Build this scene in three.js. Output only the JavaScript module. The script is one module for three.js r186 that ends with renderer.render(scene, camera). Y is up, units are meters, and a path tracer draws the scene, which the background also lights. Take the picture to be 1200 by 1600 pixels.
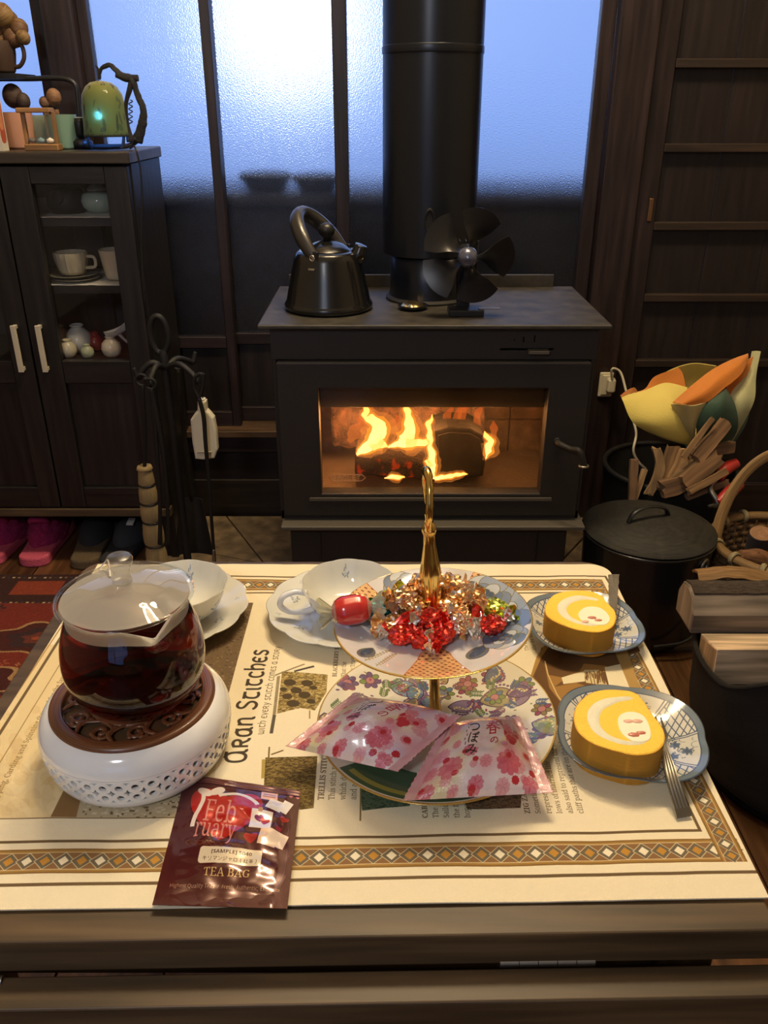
import * as THREE from 'three';
import { RoundedBoxGeometry } from 'three/addons/geometries/RoundedBoxGeometry.js';
import { mergeGeometries, mergeVertices } from 'three/addons/utils/BufferGeometryUtils.js';
import { ImprovedNoise } from 'three/addons/math/ImprovedNoise.js';

// ---------- camera, sky, exposure ----------
const scene = new THREE.Scene();
const camera = new THREE.PerspectiveCamera(63.14, 1200 / 1600, 0.02, 60);
camera.position.set(0, 1, 0);
camera.rotation.set(-26 * Math.PI / 180, 0, 0);
const renderer = new THREE.WebGLRenderer();
renderer.toneMapping = THREE.LinearToneMapping;
renderer.toneMappingExposure = 1.0;
renderer.shadowMap.enabled = true;
const SKY = { low: [0.27, 0.45, 0.98], high: [0.4, 0.58, 1.1], glow: [4.0, 4.2, 4.4] };
const LAMP = { color: [1, 0.79, 0.5], each: 2.35, at: [0.1, 2.15, -1.3] };
const GLOBE = { color: [0.95, 0.96, 1], each: 1.35, at: [-0.45, 1.5, 0.5] };
const FIRE = { color: [1, 0.5, 0.2], power: 0.12 };

// ---------- helpers ----------
const V = (x, y, z) => new THREE.Vector3(x, y, z), PI = Math.PI;
const F = 1302, CP = Math.cos(26 * PI / 180), SP = Math.sin(26 * PI / 180);
// where the line of sight through a pixel of the 1200 x 1600 photograph meets a level or an upright plane
function ray(px, py) { const a = (px - 600) / F, b = (800 - py) / F; return [a, b * CP - SP, -b * SP - CP]; }
const onY = (px, py, Y) => { const d = ray(px, py), t = (Y - 1) / d[1]; return V(d[0] * t, Y, d[2] * t); };
const onZ = (px, py, Z) => { const d = ray(px, py), t = Z / d[2]; return V(d[0] * t, 1 + d[1] * t, Z); };
let seed = 7;
const rnd = () => { seed = (seed + 0x6d2b79f5) | 0; let t = Math.imul(seed ^ (seed >>> 15), 1 | seed); t = (t + Math.imul(t ^ (t >>> 7), 61 | t)) ^ t; return ((t ^ (t >>> 14)) >>> 0) / 4294967296; };
const rr = (a, b) => a + (b - a) * rnd();
const perlin = new ImprovedNoise(), nz = (x, y, z = 0) => perlin.noise(x, y, z);
const fbm = (x, y, z = 0, o = 4) => { let s = 0, a = 0.5; for (let i = 0; i < o; i++) { s += a * nz(x, y, z + i * 7.3); x *= 2.03; y *= 2.03; z *= 2.03; a *= 0.5; } return s; };
const clamp = THREE.MathUtils.clamp, lerp = THREE.MathUtils.lerp, smooth = THREE.MathUtils.smoothstep;

const used = new Map();
function numbered(n) { const k = used.get(n) ?? 0; used.set(n, k + 1); return k ? `${n}_${String(k).padStart(3, '0')}` : n; }
function thing(name, label, category, pos = [0, 0, 0], rot = [0, 0, 0], group) {
  const o = new THREE.Group(); o.name = numbered(name); o.position.set(...pos); o.rotation.set(...rot);
  o.userData = { label, category }; if (group) o.userData.group = group; scene.add(o); return o;
}
function part(parent, name, geo, mat, label, kind) {
  const m = new THREE.Mesh(Array.isArray(geo) ? join(geo) : geo, mat); m.name = name; m.castShadow = m.receiveShadow = true;
  if (label) m.userData.label = label; if (kind) m.userData.kind = kind; parent.add(m); return m;
}
function solo(name, geo, mat, label, category, group, pos) {
  const m = part(scene, numbered(name), geo, mat); m.userData = { label, category }; if (group) m.userData.group = group; if (pos) m.position.set(...pos); return m;
}
function struct(name, geo, mat, parent = scene) { const m = part(parent, name, geo, mat); if (parent === scene) m.userData.kind = 'structure'; return m; }
function room(name) { const g = new THREE.Group(); g.name = name; g.userData.kind = 'structure'; scene.add(g); return g; }
function copyOf(src, label, pos, rot, group) { const c = src.clone(); c.name = numbered(src.name.replace(/_\d{3}$/, '')); c.userData = { ...src.userData, label }; if (group) c.userData.group = group; c.position.set(...pos); if (rot) c.rotation.set(...rot); scene.add(c); return c; }

function join(list) {
  const l = list.map((g) => { g = g.index ? g.toNonIndexed() : g; for (const k of Object.keys(g.attributes)) if (!['position', 'normal', 'uv'].includes(k)) g.deleteAttribute(k); if (!g.attributes.uv) g.setAttribute('uv', new THREE.BufferAttribute(new Float32Array(g.attributes.position.count * 2), 2)); if (!g.attributes.normal) g.computeVertexNormals(); return g; });
  return l.length === 1 ? l[0] : mergeGeometries(l);
}
// uv in metres from the dominant side of each face; grain runs along u = axis g
function boxUV(geo, g = 0, off = 0) {
  geo = geo.index ? geo.toNonIndexed() : geo; const p = geo.attributes.position, n = geo.attributes.normal, uv = new Float32Array(p.count * 2);
  for (let i = 0; i < p.count; i++) {
    const N = [Math.abs(n.getX(i)), Math.abs(n.getY(i)), Math.abs(n.getZ(i))], P = [p.getX(i), p.getY(i), p.getZ(i)];
    const k = N.indexOf(Math.max(...N)), rest = [0, 1, 2].filter((a) => a !== k); let [u, v] = rest; if (v === g) [u, v] = [v, u];
    uv[i * 2] = P[u] + off; uv[i * 2 + 1] = P[v] + off * 0.7;
  }
  geo.setAttribute('uv', new THREE.BufferAttribute(uv, 2)); return geo;
}
// box between two corners, bevelled, grain along its longest side
function bx(x0, y0, z0, x1, y1, z1, r = 0.002, grain) {
  const w = Math.abs(x1 - x0), h = Math.abs(y1 - y0), d = Math.abs(z1 - z0), s = [w, h, d];
  const g = new RoundedBoxGeometry(w, h, d, 1, Math.min(r, w * 0.45, h * 0.45, d * 0.45)), off = rnd() * 3;
  boxUV(g, grain ?? s.indexOf(Math.max(w, h, d)), off); const gg = boxUV(g, grain ?? s.indexOf(Math.max(w, h, d)), off);
  return gg.translate((x0 + x1) / 2, (y0 + y1) / 2, (z0 + z1) / 2);
}
const bc = (cx, cy, cz, w, h, d, r, grain) => bx(cx - w / 2, cy - h / 2, cz - d / 2, cx + w / 2, cy + h / 2, cz + d / 2, r, grain);
const lathe = (pts, n = 48) => new THREE.LatheGeometry(pts.map((p) => new THREE.Vector2(p[0], p[1])), n);
const curve = (pts, closed = false) => new THREE.CatmullRomCurve3(pts.map((p) => (p.isVector3 ? p : V(...p))), closed, 'centripetal');
const tube = (pts, r, seg = 32, rad = 8, closed = false) => new THREE.TubeGeometry(curve(pts, closed), seg, r, rad, closed);
// tube of changing width; radii along the way, flat = squash of the second axis
function limb(pts, radii, seg = 24, rad = 10, flat = 1, up = V(0, 0, 1)) {
  const c = curve(pts), pos = [], uv = [], idx = [], R = (t) => { const f = t * (radii.length - 1), i = Math.min(Math.floor(f), radii.length - 2); return lerp(radii[i], radii[i + 1], smooth(f - i, 0, 1)); };
  for (let i = 0; i <= seg; i++) {
    const t = i / seg, p = c.getPoint(t), T = c.getTangent(t), B = V(0, 0, 0).crossVectors(T, up); if (B.lengthSq() < 1e-6) B.crossVectors(T, V(1, 0, 0)); B.normalize(); const N = V(0, 0, 0).crossVectors(B, T).normalize(), r = R(t);
    for (let j = 0; j <= rad; j++) { const a = j / rad * 2 * PI, q = p.clone().addScaledVector(B, Math.cos(a) * r).addScaledVector(N, Math.sin(a) * r * flat); pos.push(q.x, q.y, q.z); uv.push(t, j / rad); }
  }
  for (let i = 0; i < seg; i++) for (let j = 0; j < rad; j++) { const a = i * (rad + 1) + j, b = a + rad + 1; idx.push(a, b, a + 1, b, b + 1, a + 1); }
  for (const [i, s] of [[0, -1], [seg, 1]]) { const k = pos.length / 3, p = c.getPoint(i / seg); pos.push(p.x, p.y, p.z); uv.push(i / seg, 0.5); for (let j = 0; j < rad; j++) { const a = i * (rad + 1) + j; s > 0 ? idx.push(k, a + 1, a) : idx.push(k, a, a + 1); } }
  const g = new THREE.BufferGeometry(); g.setAttribute('position', new THREE.Float32BufferAttribute(pos, 3)); g.setAttribute('uv', new THREE.Float32BufferAttribute(uv, 2)); g.setIndex(idx); g.computeVertexNormals(); return g;
}
// a sheet with thickness: f(u, v) gives its points
function sheet(nu, nv, f, th = 0.001) {
  const P = [], uv = [], idx = [], n = (nu + 1) * (nv + 1);
  for (let j = 0; j <= nv; j++) for (let i = 0; i <= nu; i++) { P.push(f(i / nu, j / nv)); uv.push(i / nu, j / nv); }
  const at = (i, j) => P[clamp(j, 0, nv) * (nu + 1) + clamp(i, 0, nu)], pos = [];
  for (let j = 0; j <= nv; j++) for (let i = 0; i <= nu; i++) {
    const N = V(0, 0, 0).crossVectors(at(i + 1, j).clone().sub(at(i - 1, j)), at(i, j + 1).clone().sub(at(i, j - 1))).normalize(); P[j * (nu + 1) + i].N = N;
  }
  for (const s of [1, -1]) for (const p of P) pos.push(p.x + p.N.x * s * th / 2, p.y + p.N.y * s * th / 2, p.z + p.N.z * s * th / 2);
  for (let j = 0; j < nv; j++) for (let i = 0; i < nu; i++) { const a = j * (nu + 1) + i, b = a + nu + 1; idx.push(a, a + 1, b, b, a + 1, b + 1, n + a, n + b, n + a + 1, n + b, n + b + 1, n + a + 1); }
  const edge = []; for (let i = 0; i < nu; i++) edge.push(i); for (let j = 0; j < nv; j++) edge.push(j * (nu + 1) + nu); for (let i = nu; i > 0; i--) edge.push(nv * (nu + 1) + i); for (let j = nv; j > 0; j--) edge.push(j * (nu + 1));
  const base = 2 * n; edge.forEach((e) => { for (const k of [e, n + e]) pos.push(pos[k * 3], pos[k * 3 + 1], pos[k * 3 + 2]); });
  edge.forEach((e, i) => { const k = base + i * 2, m = base + ((i + 1) % edge.length) * 2; idx.push(k, k + 1, m, m, k + 1, m + 1); });
  const UV = [...uv, ...uv]; edge.forEach((e) => UV.push(uv[e * 2], uv[e * 2 + 1], uv[e * 2], uv[e * 2 + 1]));
  const g = new THREE.BufferGeometry(); g.setAttribute('position', new THREE.Float32BufferAttribute(pos, 3)); g.setAttribute('uv', new THREE.Float32BufferAttribute(UV, 2)); g.setIndex(idx); g.computeVertexNormals(); return g;
}
// smooth patch through a net of points (rows of equal length)
function patch(rows) { const cs = rows.map((r) => curve(r)); return (u, v) => (rows.length === 2 ? cs[0].getPoint(u).lerp(cs[1].getPoint(u), v) : curve(cs.map((c) => c.getPoint(u))).getPoint(v)); }
function ext(shape, depth, bevel = 0, seg = 12) { return new THREE.ExtrudeGeometry(shape, { depth, bevelEnabled: bevel > 0, bevelSize: bevel, bevelThickness: bevel, bevelSegments: 2, curveSegments: seg }); }
const poly = (pts) => new THREE.Shape(pts.map((p) => new THREE.Vector2(p[0], p[1])));
function warp(g, f) { const p = g.attributes.position; for (let i = 0; i < p.count; i++) { const v = f(V(p.getX(i), p.getY(i), p.getZ(i)), i); p.setXYZ(i, v.x, v.y, v.z); } g.computeVertexNormals(); return g; }
const smoothGeo = (g) => { g.deleteAttribute('normal'); g.deleteAttribute('uv'); g = mergeVertices(g, 1e-5); g.computeVertexNormals(); return g; };
// round dish with a wavy rim: profile of [r, y]; uv seen from above
function dish(profile, n, R, wave, count, turn = 0, sx = 1) {
  const g = lathe(profile, n), p = g.attributes.position, uv = g.attributes.uv;
  for (let i = 0; i < p.count; i++) { const x = p.getX(i), z = p.getZ(i), r = Math.hypot(x, z), a = Math.atan2(z, x), k = 1 + wave(a, count, turn) * Math.pow(r / R, 3); p.setX(i, x * k * sx); p.setZ(i, z * k); uv.setXY(i, 0.5 + x / R / 2, 0.5 - z / R / 2); }
  g.computeVertexNormals(); const nn = g.attributes.normal, m = profile.length; for (let j = 0; j < m; j++) { const a = j, b = n * m + j, v = V(nn.getX(a) + nn.getX(b), nn.getY(a) + nn.getY(b), nn.getZ(a) + nn.getZ(b)).normalize(); nn.setXYZ(a, v.x, v.y, v.z); nn.setXYZ(b, v.x, v.y, v.z); } return g;
}
const scallop = (amp) => (a, c, t) => amp * (Math.abs(Math.cos((a + t) * c / 2)) - 0.6);

// ---------- textures ----------
function canvas(w, h, draw, opts = {}) {
  const c = document.createElement('canvas'); c.width = w; c.height = h; const g = c.getContext('2d'); draw(g, w, h);
  const t = new THREE.CanvasTexture(c); t.colorSpace = THREE.SRGBColorSpace; t.magFilter = THREE.LinearFilter; if (opts.repeat) { t.wrapS = t.wrapT = THREE.RepeatWrapping; t.repeat.set(...opts.repeat); } return t;
}
function data(w, h, f, srgb = true, repeat) {
  const d = new Uint8Array(w * h * 4);
  for (let y = 0; y < h; y++) for (let x = 0; x < w; x++) { const c = f(x / w, y / h), o = (y * w + x) * 4; for (let k = 0; k < 3; k++) d[o + k] = clamp((Array.isArray(c) ? c[k] : c) * 255, 0, 255); d[o + 3] = 255; }
  const t = new THREE.DataTexture(d, w, h); if (srgb) t.colorSpace = THREE.SRGBColorSpace; t.magFilter = THREE.LinearFilter; t.wrapS = t.wrapT = THREE.RepeatWrapping; if (repeat) t.repeat.set(...repeat); t.needsUpdate = true; return t;
}
// periodic noise on the unit square
const tile = (f) => (x, y) => { const a = smooth(x, 0.8, 1), b = smooth(y, 0.8, 1); return lerp(lerp(f(x, y), f(x - 1, y), a), lerp(f(x, y - 1), f(x - 1, y - 1), a), b); };
const grainN = tile((x, y) => fbm(x * 3, y * 45, 1, 4) + 0.5 * fbm(x * 1.5 + 3, y * 9, 5, 3));
const grainT = data(512, 512, (x, y) => { const v = 0.78 + 0.55 * grainN(x, y); return [v, v * 0.985, v * 0.96]; }, true, [1.6, 1.6]);
const grainB = data(256, 256, (x, y) => 0.5 + 0.7 * grainN(x, y), false, [1.6, 1.6]);
const mottN = tile((x, y) => fbm(x * 9, y * 9, 2, 5)), mottT = data(256, 256, (x, y) => 0.82 + 0.5 * mottN(x, y), true, [3, 3]), mottB = data(256, 256, (x, y) => 0.5 + 0.6 * mottN(x, y), false, [6, 6]);
const fineN = tile((x, y) => fbm(x * 40, y * 40, 3, 3)), fineB = data(512, 512, (x, y) => 0.5 + 0.8 * fineN(x, y), false, [8, 8]);
const weaveB = data(128, 128, (x, y) => 0.5 + 0.25 * Math.sin(x * 2 * PI * 16) * (Math.sin(y * 2 * PI * 16) > 0 ? 1 : -1) + 0.2 * nz(x * 30, y * 30), false);

const lin = (r, g, b) => new THREE.Color().setRGB(r, g, b);
const mat = (c, rough = 0.5, o = {}) => new THREE.MeshPhysicalMaterial({ color: Array.isArray(c) ? lin(...c) : c, roughness: rough, ...o });
const wood = (c, rough = 0.45, o = {}) => mat(c, rough, { map: grainT, bumpMap: grainB, bumpScale: 0.0006, ...o });
const metal = (c, rough = 0.3, o = {}) => mat(c, rough, { metalness: 1, ...o });
const M = {
  frameWood: wood([0.034, 0.021, 0.022], 0.42), doorWood: wood([0.021, 0.013, 0.0125], 0.5), railWood: wood([0.045, 0.028, 0.02], 0.5), panelWood: wood([0.02, 0.013, 0.01], 0.5),
  cabinet: wood([0.019, 0.0165, 0.016], 0.42), cabinetIn: mat([0.02, 0.018, 0.017], 0.7), pale: wood([0.35, 0.24, 0.13], 0.5), paleHandle: mat([0.55, 0.5, 0.4], 0.35),
  table: wood([0.14, 0.088, 0.043], 0.48), floor: [0, 1, 2].map((k) => wood([0.15 + k * 0.02, 0.072 + k * 0.008, 0.03 + k * 0.004], 0.35)),
  stove: mat([0.023, 0.019, 0.016], 0.55, { bumpMap: fineB, bumpScale: 0.0003 }), stoveTop: mat([0.06, 0.052, 0.04], 0.5, { map: mottT, bumpMap: fineB, bumpScale: 0.0002 }), stoveLip: mat([0.1, 0.088, 0.07], 0.45),
  pipe: mat([0.02, 0.022, 0.028], 0.3, { metalness: 0.5 }), black: mat([0.012, 0.012, 0.012], 0.4), blackGloss: mat([0.006, 0.006, 0.006], 0.25, { clearcoat: 0.5, clearcoatRoughness: 0.08 }), iron: mat([0.02, 0.019, 0.018], 0.5, { metalness: 0.4, bumpMap: mottB, bumpScale: 0.0006 }),
  brick: mat([0.3, 0.19, 0.12], 0.9, { map: mottT }), char: mat([0.025, 0.015, 0.012], 0.95, { bumpMap: mottB, bumpScale: 0.004, map: mottT }),
  steel: metal([0.34, 0.32, 0.28], 0.4), gold: metal([0.85, 0.58, 0.18], 0.14), chrome: metal([0.75, 0.75, 0.75], 0.15), white: mat([0.8, 0.78, 0.72], 0.4), plaster: mat([0.32, 0.27, 0.2], 0.9), ceil: mat([0.4, 0.33, 0.24], 0.8),
  porcelain: mat([0.88, 0.89, 0.9], 0.13, { clearcoat: 0.6, clearcoatRoughness: 0.05 }),
  pane: mat([1, 1, 1], 0.03, { transmission: 1, thickness: 0, side: THREE.DoubleSide }),
};
// ---------- the sky: pale winter overcast with a low sun glowing through the cloud ----------
{
  const W = 512, H = 256, d = new Float32Array(W * H * 4), g = ray(452, 20), L = Math.hypot(...g), s = g.map((v) => v / L);
  for (let j = 0; j < H; j++) for (let i = 0; i < W; i++) {
    const el = ((j + 0.5) / H - 0.5) * PI, az = ((i + 0.5) / W - 0.5) * 2 * PI, v = [Math.cos(el) * Math.cos(az), Math.sin(el), Math.cos(el) * Math.sin(az)], c = clamp(v[0] * s[0] + v[1] * s[1] + v[2] * s[2], -1, 1), an = Math.acos(c) * 180 / PI;
    const up = Math.max(0, v[1]), k = Math.pow(up, 0.6), gl = Math.exp(-((an / 3.4) ** 4)) + 0.03 * Math.exp(-((an / 14) ** 2));
    for (let q = 0; q < 3; q++) d[(j * W + i) * 4 + q] = lerp(SKY.low[q], SKY.high[q], k) + SKY.glow[q] * gl * (v[1] > -0.02 ? 1 : 0);
    d[(j * W + i) * 4 + 3] = 1;
  }
  const t = new THREE.DataTexture(d, W, H, THREE.RGBAFormat, THREE.FloatType); t.mapping = THREE.EquirectangularReflectionMapping; t.magFilter = THREE.LinearFilter; t.needsUpdate = true; scene.background = t;
}

// ---------- unseen ceiling light, out of frame above the table, placed to light it ----------
{
  const o = thing('unseen_ceiling_light', 'unseen ceiling light with three round warm bulbs on a dark bar, placed to light the table', 'lamp', LAMP.at);
  part(o, 'canopy', lathe([[0, 0.28], [0.06, 0.28], [0.06, 0.26], [0.01, 0.24], [0.01, 0.1], [0, 0.1]], 24), M.iron);
  part(o, 'arm', bc(0, 0.1, 0, 0.5, 0.02, 0.03), M.iron);
  const bm = mat([0.9, 0.8, 0.6], 0.3, { emissive: lin(1, 0.78, 0.45), emissiveIntensity: 9 });
  for (const [k, dz] of [[-1, 0.05], [0, -0.08], [1, 0.05]]) {
    part(o, 'socket', bc(k * 0.2, 0.065, dz / 2, 0.03, 0.06, 0.03 + Math.abs(dz)), M.iron); part(o, 'bulb', new THREE.SphereGeometry(0.05, 20, 14).translate(k * 0.2, 0.005, dz), bm);
    const l = new THREE.PointLight(lin(...LAMP.color), LAMP.each); l.position.set(LAMP.at[0] + k * 0.2, LAMP.at[1] + 0.005, LAMP.at[2] + dz); l.shadow.radius = 4; l.castShadow = true; l.name = 'unseen_bulb_light'; scene.add(l);
  }
}

{ // unseen daylight-white globe lamp behind the camera, placed to light the near sides
  const o = thing('unseen_globe_lamp', 'unseen white globe pendant lamp behind the viewer, placed to light the near sides', 'lamp', GLOBE.at);
  part(o, 'cord', tube([[0, 0.13, 0], [0, 0.3, 0], [0, 2.4 - GLOBE.at[1], 0]], 0.004, 8, 6), M.black); part(o, 'cap', lathe([[0, 0.14], [0.04, 0.135], [0.045, 0.11], [0, 0.11]], 24), M.white);
  part(o, 'globe', new THREE.SphereGeometry(0.12, 32, 20), mat([0.9, 0.9, 0.9], 0.3, { emissive: lin(...GLOBE.color), emissiveIntensity: 4 }));
  const l = new THREE.PointLight(lin(...GLOBE.color), GLOBE.each); l.name = 'unseen_globe_light'; l.position.set(...GLOBE.at); l.shadow.radius = 5; l.castShadow = true; scene.add(l);
}

// ---------- room shell ----------
const XL = -1.7, XR = 1.6, ZB = -2.02, ZF = 2.3, HC = 2.4;
{
  const g = room('floor'); const w = 0.138; let i = 0;
  for (let x = XL - 0.1; x < XR + 0.1; x += w, i++) {   // boards run towards the stove; each board a piece
    let z = ZF + 0.1; const cuts = [rr(-0.9, 1.2), ZB - 0.1];
    for (const c of cuts) { part(g, 'plank', bx(x + 0.0012, -0.02, c + 0.0008, x + w - 0.0012, 0, z - 0.0008, 0.0012, 2), M.floor[Math.floor(rnd() * 3)]); z = c; }
  }
  part(g, 'subfloor', bx(XL - 0.2, -0.06, ZB - 0.2, XR + 0.2, -0.02, ZF + 0.2), M.black);
  struct('ceiling', bx(XL - 0.2, HC, ZB - 0.2, XR + 0.2, HC + 0.1, ZF + 0.2), M.ceil);
  struct('wall_left', bx(XL - 0.1, 0, ZB - 0.1, XL, HC, ZF + 0.1), M.plaster); struct('wall_right', bx(XR, 0, ZB - 0.1, XR + 0.1, HC, ZF + 0.1), M.plaster);
  // wall behind the camera, with an unseen window sized to light the table front
  struct('wall_front', [bx(XL, 0, ZF, -1.35, HC, ZF + 0.1), bx(-0.05, 0, ZF, XR, HC, ZF + 0.1), bx(-1.35, 0, ZF, -0.05, 0.5, ZF + 0.1), bx(-1.35, 1.95, ZF, -0.05, HC, ZF + 0.1)], M.plaster);
  const w2 = room('window_2'), x0 = -1.35, x1 = -0.05, ya = 0.5, yb = 1.95, fz = (k0, k1, l0, l1, d = 0.08) => bx(k0, l0, ZF + 0.04 - d / 2, k1, l1, ZF + 0.04 + d / 2);
  for (const q of [[x0, x0 + 0.05, ya, yb], [x1 - 0.05, x1, ya, yb], [x0 + 0.05, x1 - 0.05, ya, ya + 0.05], [x0 + 0.05, x1 - 0.05, yb - 0.05, yb]]) part(w2, 'window_frame', fz(...q), M.frameWood);
  for (const q of [[-0.72, -0.68, ya + 0.05, yb - 0.05], [x0 + 0.05, -0.72, 1.22, 1.25], [-0.68, x1 - 0.05, 1.22, 1.25]]) part(w2, 'muntin', fz(...q, 0.04), M.frameWood);
  part(w2, 'pane', bx(x0 + 0.05, ya + 0.05, ZF + 0.038, x1 - 0.05, yb - 0.05, ZF + 0.042), M.pane);
}
// ground and dark stacked things outside, seen only as shapes through the frosted panes
{
  struct('ground_outside', bx(-30, -0.6, -30, 30, -0.35, 30), mat([0.55, 0.58, 0.62], 0.95));
  const dk = mat([0.04, 0.042, 0.05], 0.9, { map: mottT });
  const crate = thing('storage_crate', 'dark low storage chest outside behind the frosted window', 'chest', [0, -0.35, 0]);
  part(crate, 'body', bx(-1.3, 0, -2.5, 0.62, 1.13, -2.17, 0.02), dk); part(crate, 'lid', bx(-1.32, 1.13, -2.52, 0.64, 1.16, -2.14, 0.012), dk);
  for (const [x, r, h] of [[-0.29, 0.06, 0.05], [-0.165, 0.055, 0.045]]) { const o = thing('flower_pot', `dark flower pot on the chest outside, ${x < -0.2 ? 'left' : 'right'} one seen blurred through the frosted pane`, 'pot', [x, 0.81, -2.2]); part(o, 'body', lathe([[0, 0], [r * 0.7, 0], [r, h * 0.72], [r * 0.98, h * 0.75], [r * 0.9, h * 0.72], [0.02, h * 0.6], [0, h * 0.6]], 24), dk); part(o, 'rim', new THREE.TorusGeometry(r * 0.97, 0.008, 8, 24).rotateX(PI / 2).translate(0, h * 0.72, 0), dk); }
}
// back wall: posts, glazed sliding panels with frosted panes, wainscot below
{
  const frost = mat([0.93, 0.95, 1], 0.2, { transmission: 1, thickness: 0.004, ior: 1.45, bumpMap: fineB, bumpScale: 0.00025 });
  const T0 = 1.75, sill = 0.492;
  const wb = room('wall_back');
  part(wb, 'lintel', bx(XL - 0.1, T0 + 0.05, ZB - 0.1, XR + 0.1, HC, ZB + 0.02), M.plaster);
  part(wb, 'post', bx(-0.706, 0, ZB - 0.09, -0.640, T0 + 0.06, ZB + 0.035, 0.004, 1), M.frameWood); part(wb, 'post', bx(0.487, 0, ZB - 0.09, 0.572, T0 + 0.06, ZB + 0.03, 0.004, 1), M.frameWood);
  part(wb, 'end_wall', bx(XL - 0.1, 0, ZB - 0.1, -1.4, T0 + 0.05, ZB), M.plaster); part(wb, 'end_wall', bx(1.35, 0, ZB - 0.1, XR + 0.1, T0 + 0.05, ZB), M.plaster);
  part(wb, 'base_board', bx(-1.4, 0, ZB - 0.06, 0.45, 0.115, ZB + 0.012), M.panelWood); part(wb, 'threshold', bx(-1.4, 0.245, ZB - 0.08, 0.452, 0.262, ZB + 0.045, 0.002, 0), wood([0.13, 0.075, 0.04], 0.5)); part(wb, 'step_board', bx(-0.64, 0.2, ZB - 0.08, 0.452, 0.245, ZB + 0.03, 0.002, 0), M.frameWood);
  part(wb, 'board', bx(-1.4, 0.115, ZB - 0.06, 0.452, 0.2, ZB + 0.004, 0.002, 0), M.doorWood);
  const panel = (n, x0, x1, z, stile = 0.024) => {       // one sliding glazed panel
    const g = room('window_' + n), f = M.frameWood;
    part(g, 'stile', bx(x0, 0.262, z - 0.03, x0 + stile, T0, z, 0.002, 1), f); part(g, 'stile', bx(x1 - stile, 0.262, z - 0.03, x1, T0, z, 0.002, 1), f);
    part(g, 'rail', bx(x0 + stile, sill - 0.028, z - 0.03, x1 - stile, sill, z, 0.002, 0), f); part(g, 'rail', bx(x0 + stile, T0 - 0.04, z - 0.03, x1 - stile, T0, z, 0.002, 0), f); part(g, 'rail', bx(x0 + stile, 0.262, z - 0.03, x1 - stile, 0.3, z, 0.002, 0), f);
    const nb = Math.max(1, Math.round((x1 - x0 - 2 * stile) / 0.13)); for (let k = 0; k < nb; k++) { const a = lerp(x0 + stile, x1 - stile, k / nb), b = lerp(x0 + stile, x1 - stile, (k + 1) / nb); part(g, 'panel_board', bx(a + 0.0007, 0.3, z - 0.022, b - 0.0007, sill - 0.028, z - 0.012, 0.001, 1), M.panelWood); }
    part(g, 'pane', bx(x0 + stile - 0.004, sill - 0.004, z - 0.018, x1 - stile + 0.004, T0 - 0.036, z - 0.014, 0.0005), frost);
  };
  panel(1, -1.4, -0.706, ZB + 0.005, 0.03); panel(3, -0.64, -0.365, ZB + 0.005, 0.021); panel(4, -0.388, -0.081, ZB - 0.034, 0.02); panel(5, -0.11, 0.485, ZB + 0.005, 0.031);
  // sliding wooden door on the right: stile, thin rails over upright boards, finger pull
  const d = room('door_1'), z = ZB + 0.005;
  part(d, 'stile', bx(0.572, 0.02, z - 0.03, 0.62, T0, z + 0.006, 0.002, 1), M.frameWood); part(d, 'stile', bx(1.29, 0.02, z - 0.03, 1.35, T0, z + 0.006, 0.002, 1), M.frameWood);
  for (let k = 0; k < 5; k++) part(d, 'board', bx(0.62 + k * 0.134 + 0.0006, 0.06, z - 0.024, 0.62 + (k + 1) * 0.134 - 0.0006, T0 - 0.04, z - 0.012, 0.001, 1), M.doorWood);
  for (const py of [99, 231, 353, 465, 567]) { const Y = onZ(1120, py, z).y; part(d, 'rail', bx(0.62, Y - 0.009, z - 0.012, 1.29, Y + 0.009, z + 0.008, 0.002, 0), M.railWood); }
  part(d, 'rail', bx(0.62, 0.02, z - 0.03, 1.29, 0.1, z + 0.004, 0.002, 0), M.frameWood); part(d, 'rail', bx(0.62, T0 - 0.06, z - 0.03, 1.29, T0, z + 0.004, 0.002, 0), M.frameWood);
  const hp = onZ(1016, 328, z + 0.006); part(d, 'finger_pull', bc(hp.x, hp.y, z + 0.007, 0.01, 0.05, 0.004, 0.002), metal([0.35, 0.2, 0.1], 0.4));
  part(d, 'sill', bx(0.572, 0, z - 0.05, 1.35, 0.02, z + 0.03, 0.002, 0), M.frameWood);
}
// hearth of irregular flagstones
{
  const g = room('hearth_floor'); const S = [0.25, 0.175, 0.1];
  const xs = [-0.53, -0.34, -0.12, 0.2, 0.5, 0.8], zs = [-2.0, -1.8, -1.6, -1.4];
  const J = (i, j) => [xs[i] + (i && i < 5 ? 0.09 * Math.sin(i * 5.1 + j * 3.7) : 0), zs[j] + (j && j < 3 ? 0.06 * Math.cos(i * 4.3 + j * 2.1) : 0)];
  part(g, 'mortar', bx(-0.53, 0.0005, -2.0, 0.8, 0.006, -1.4, 0.001), mat([0.06, 0.045, 0.03], 0.9));
  for (let i = 0; i < 5; i++) for (let j = 0; j < 3; j++) {
    const q = [J(i, j), J(i + 1, j), J(i + 1, j + 1), J(i, j + 1)], c = [0, 1].map((k) => (q[0][k] + q[1][k] + q[2][k] + q[3][k]) / 4), k = rr(0.8, 1.15);
    part(g, 'flagstone', boxUV(ext(poly(q.map((p) => [lerp(p[0], c[0], 0.03), -lerp(p[1], c[1], 0.03)])), 0.008, 0.0015).rotateX(-PI / 2).translate(0, 0.004, 0)), mat(S.map((v) => v * k), 0.75, { map: mottT, bumpMap: mottB, bumpScale: 0.002 }));
  }
}
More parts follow.
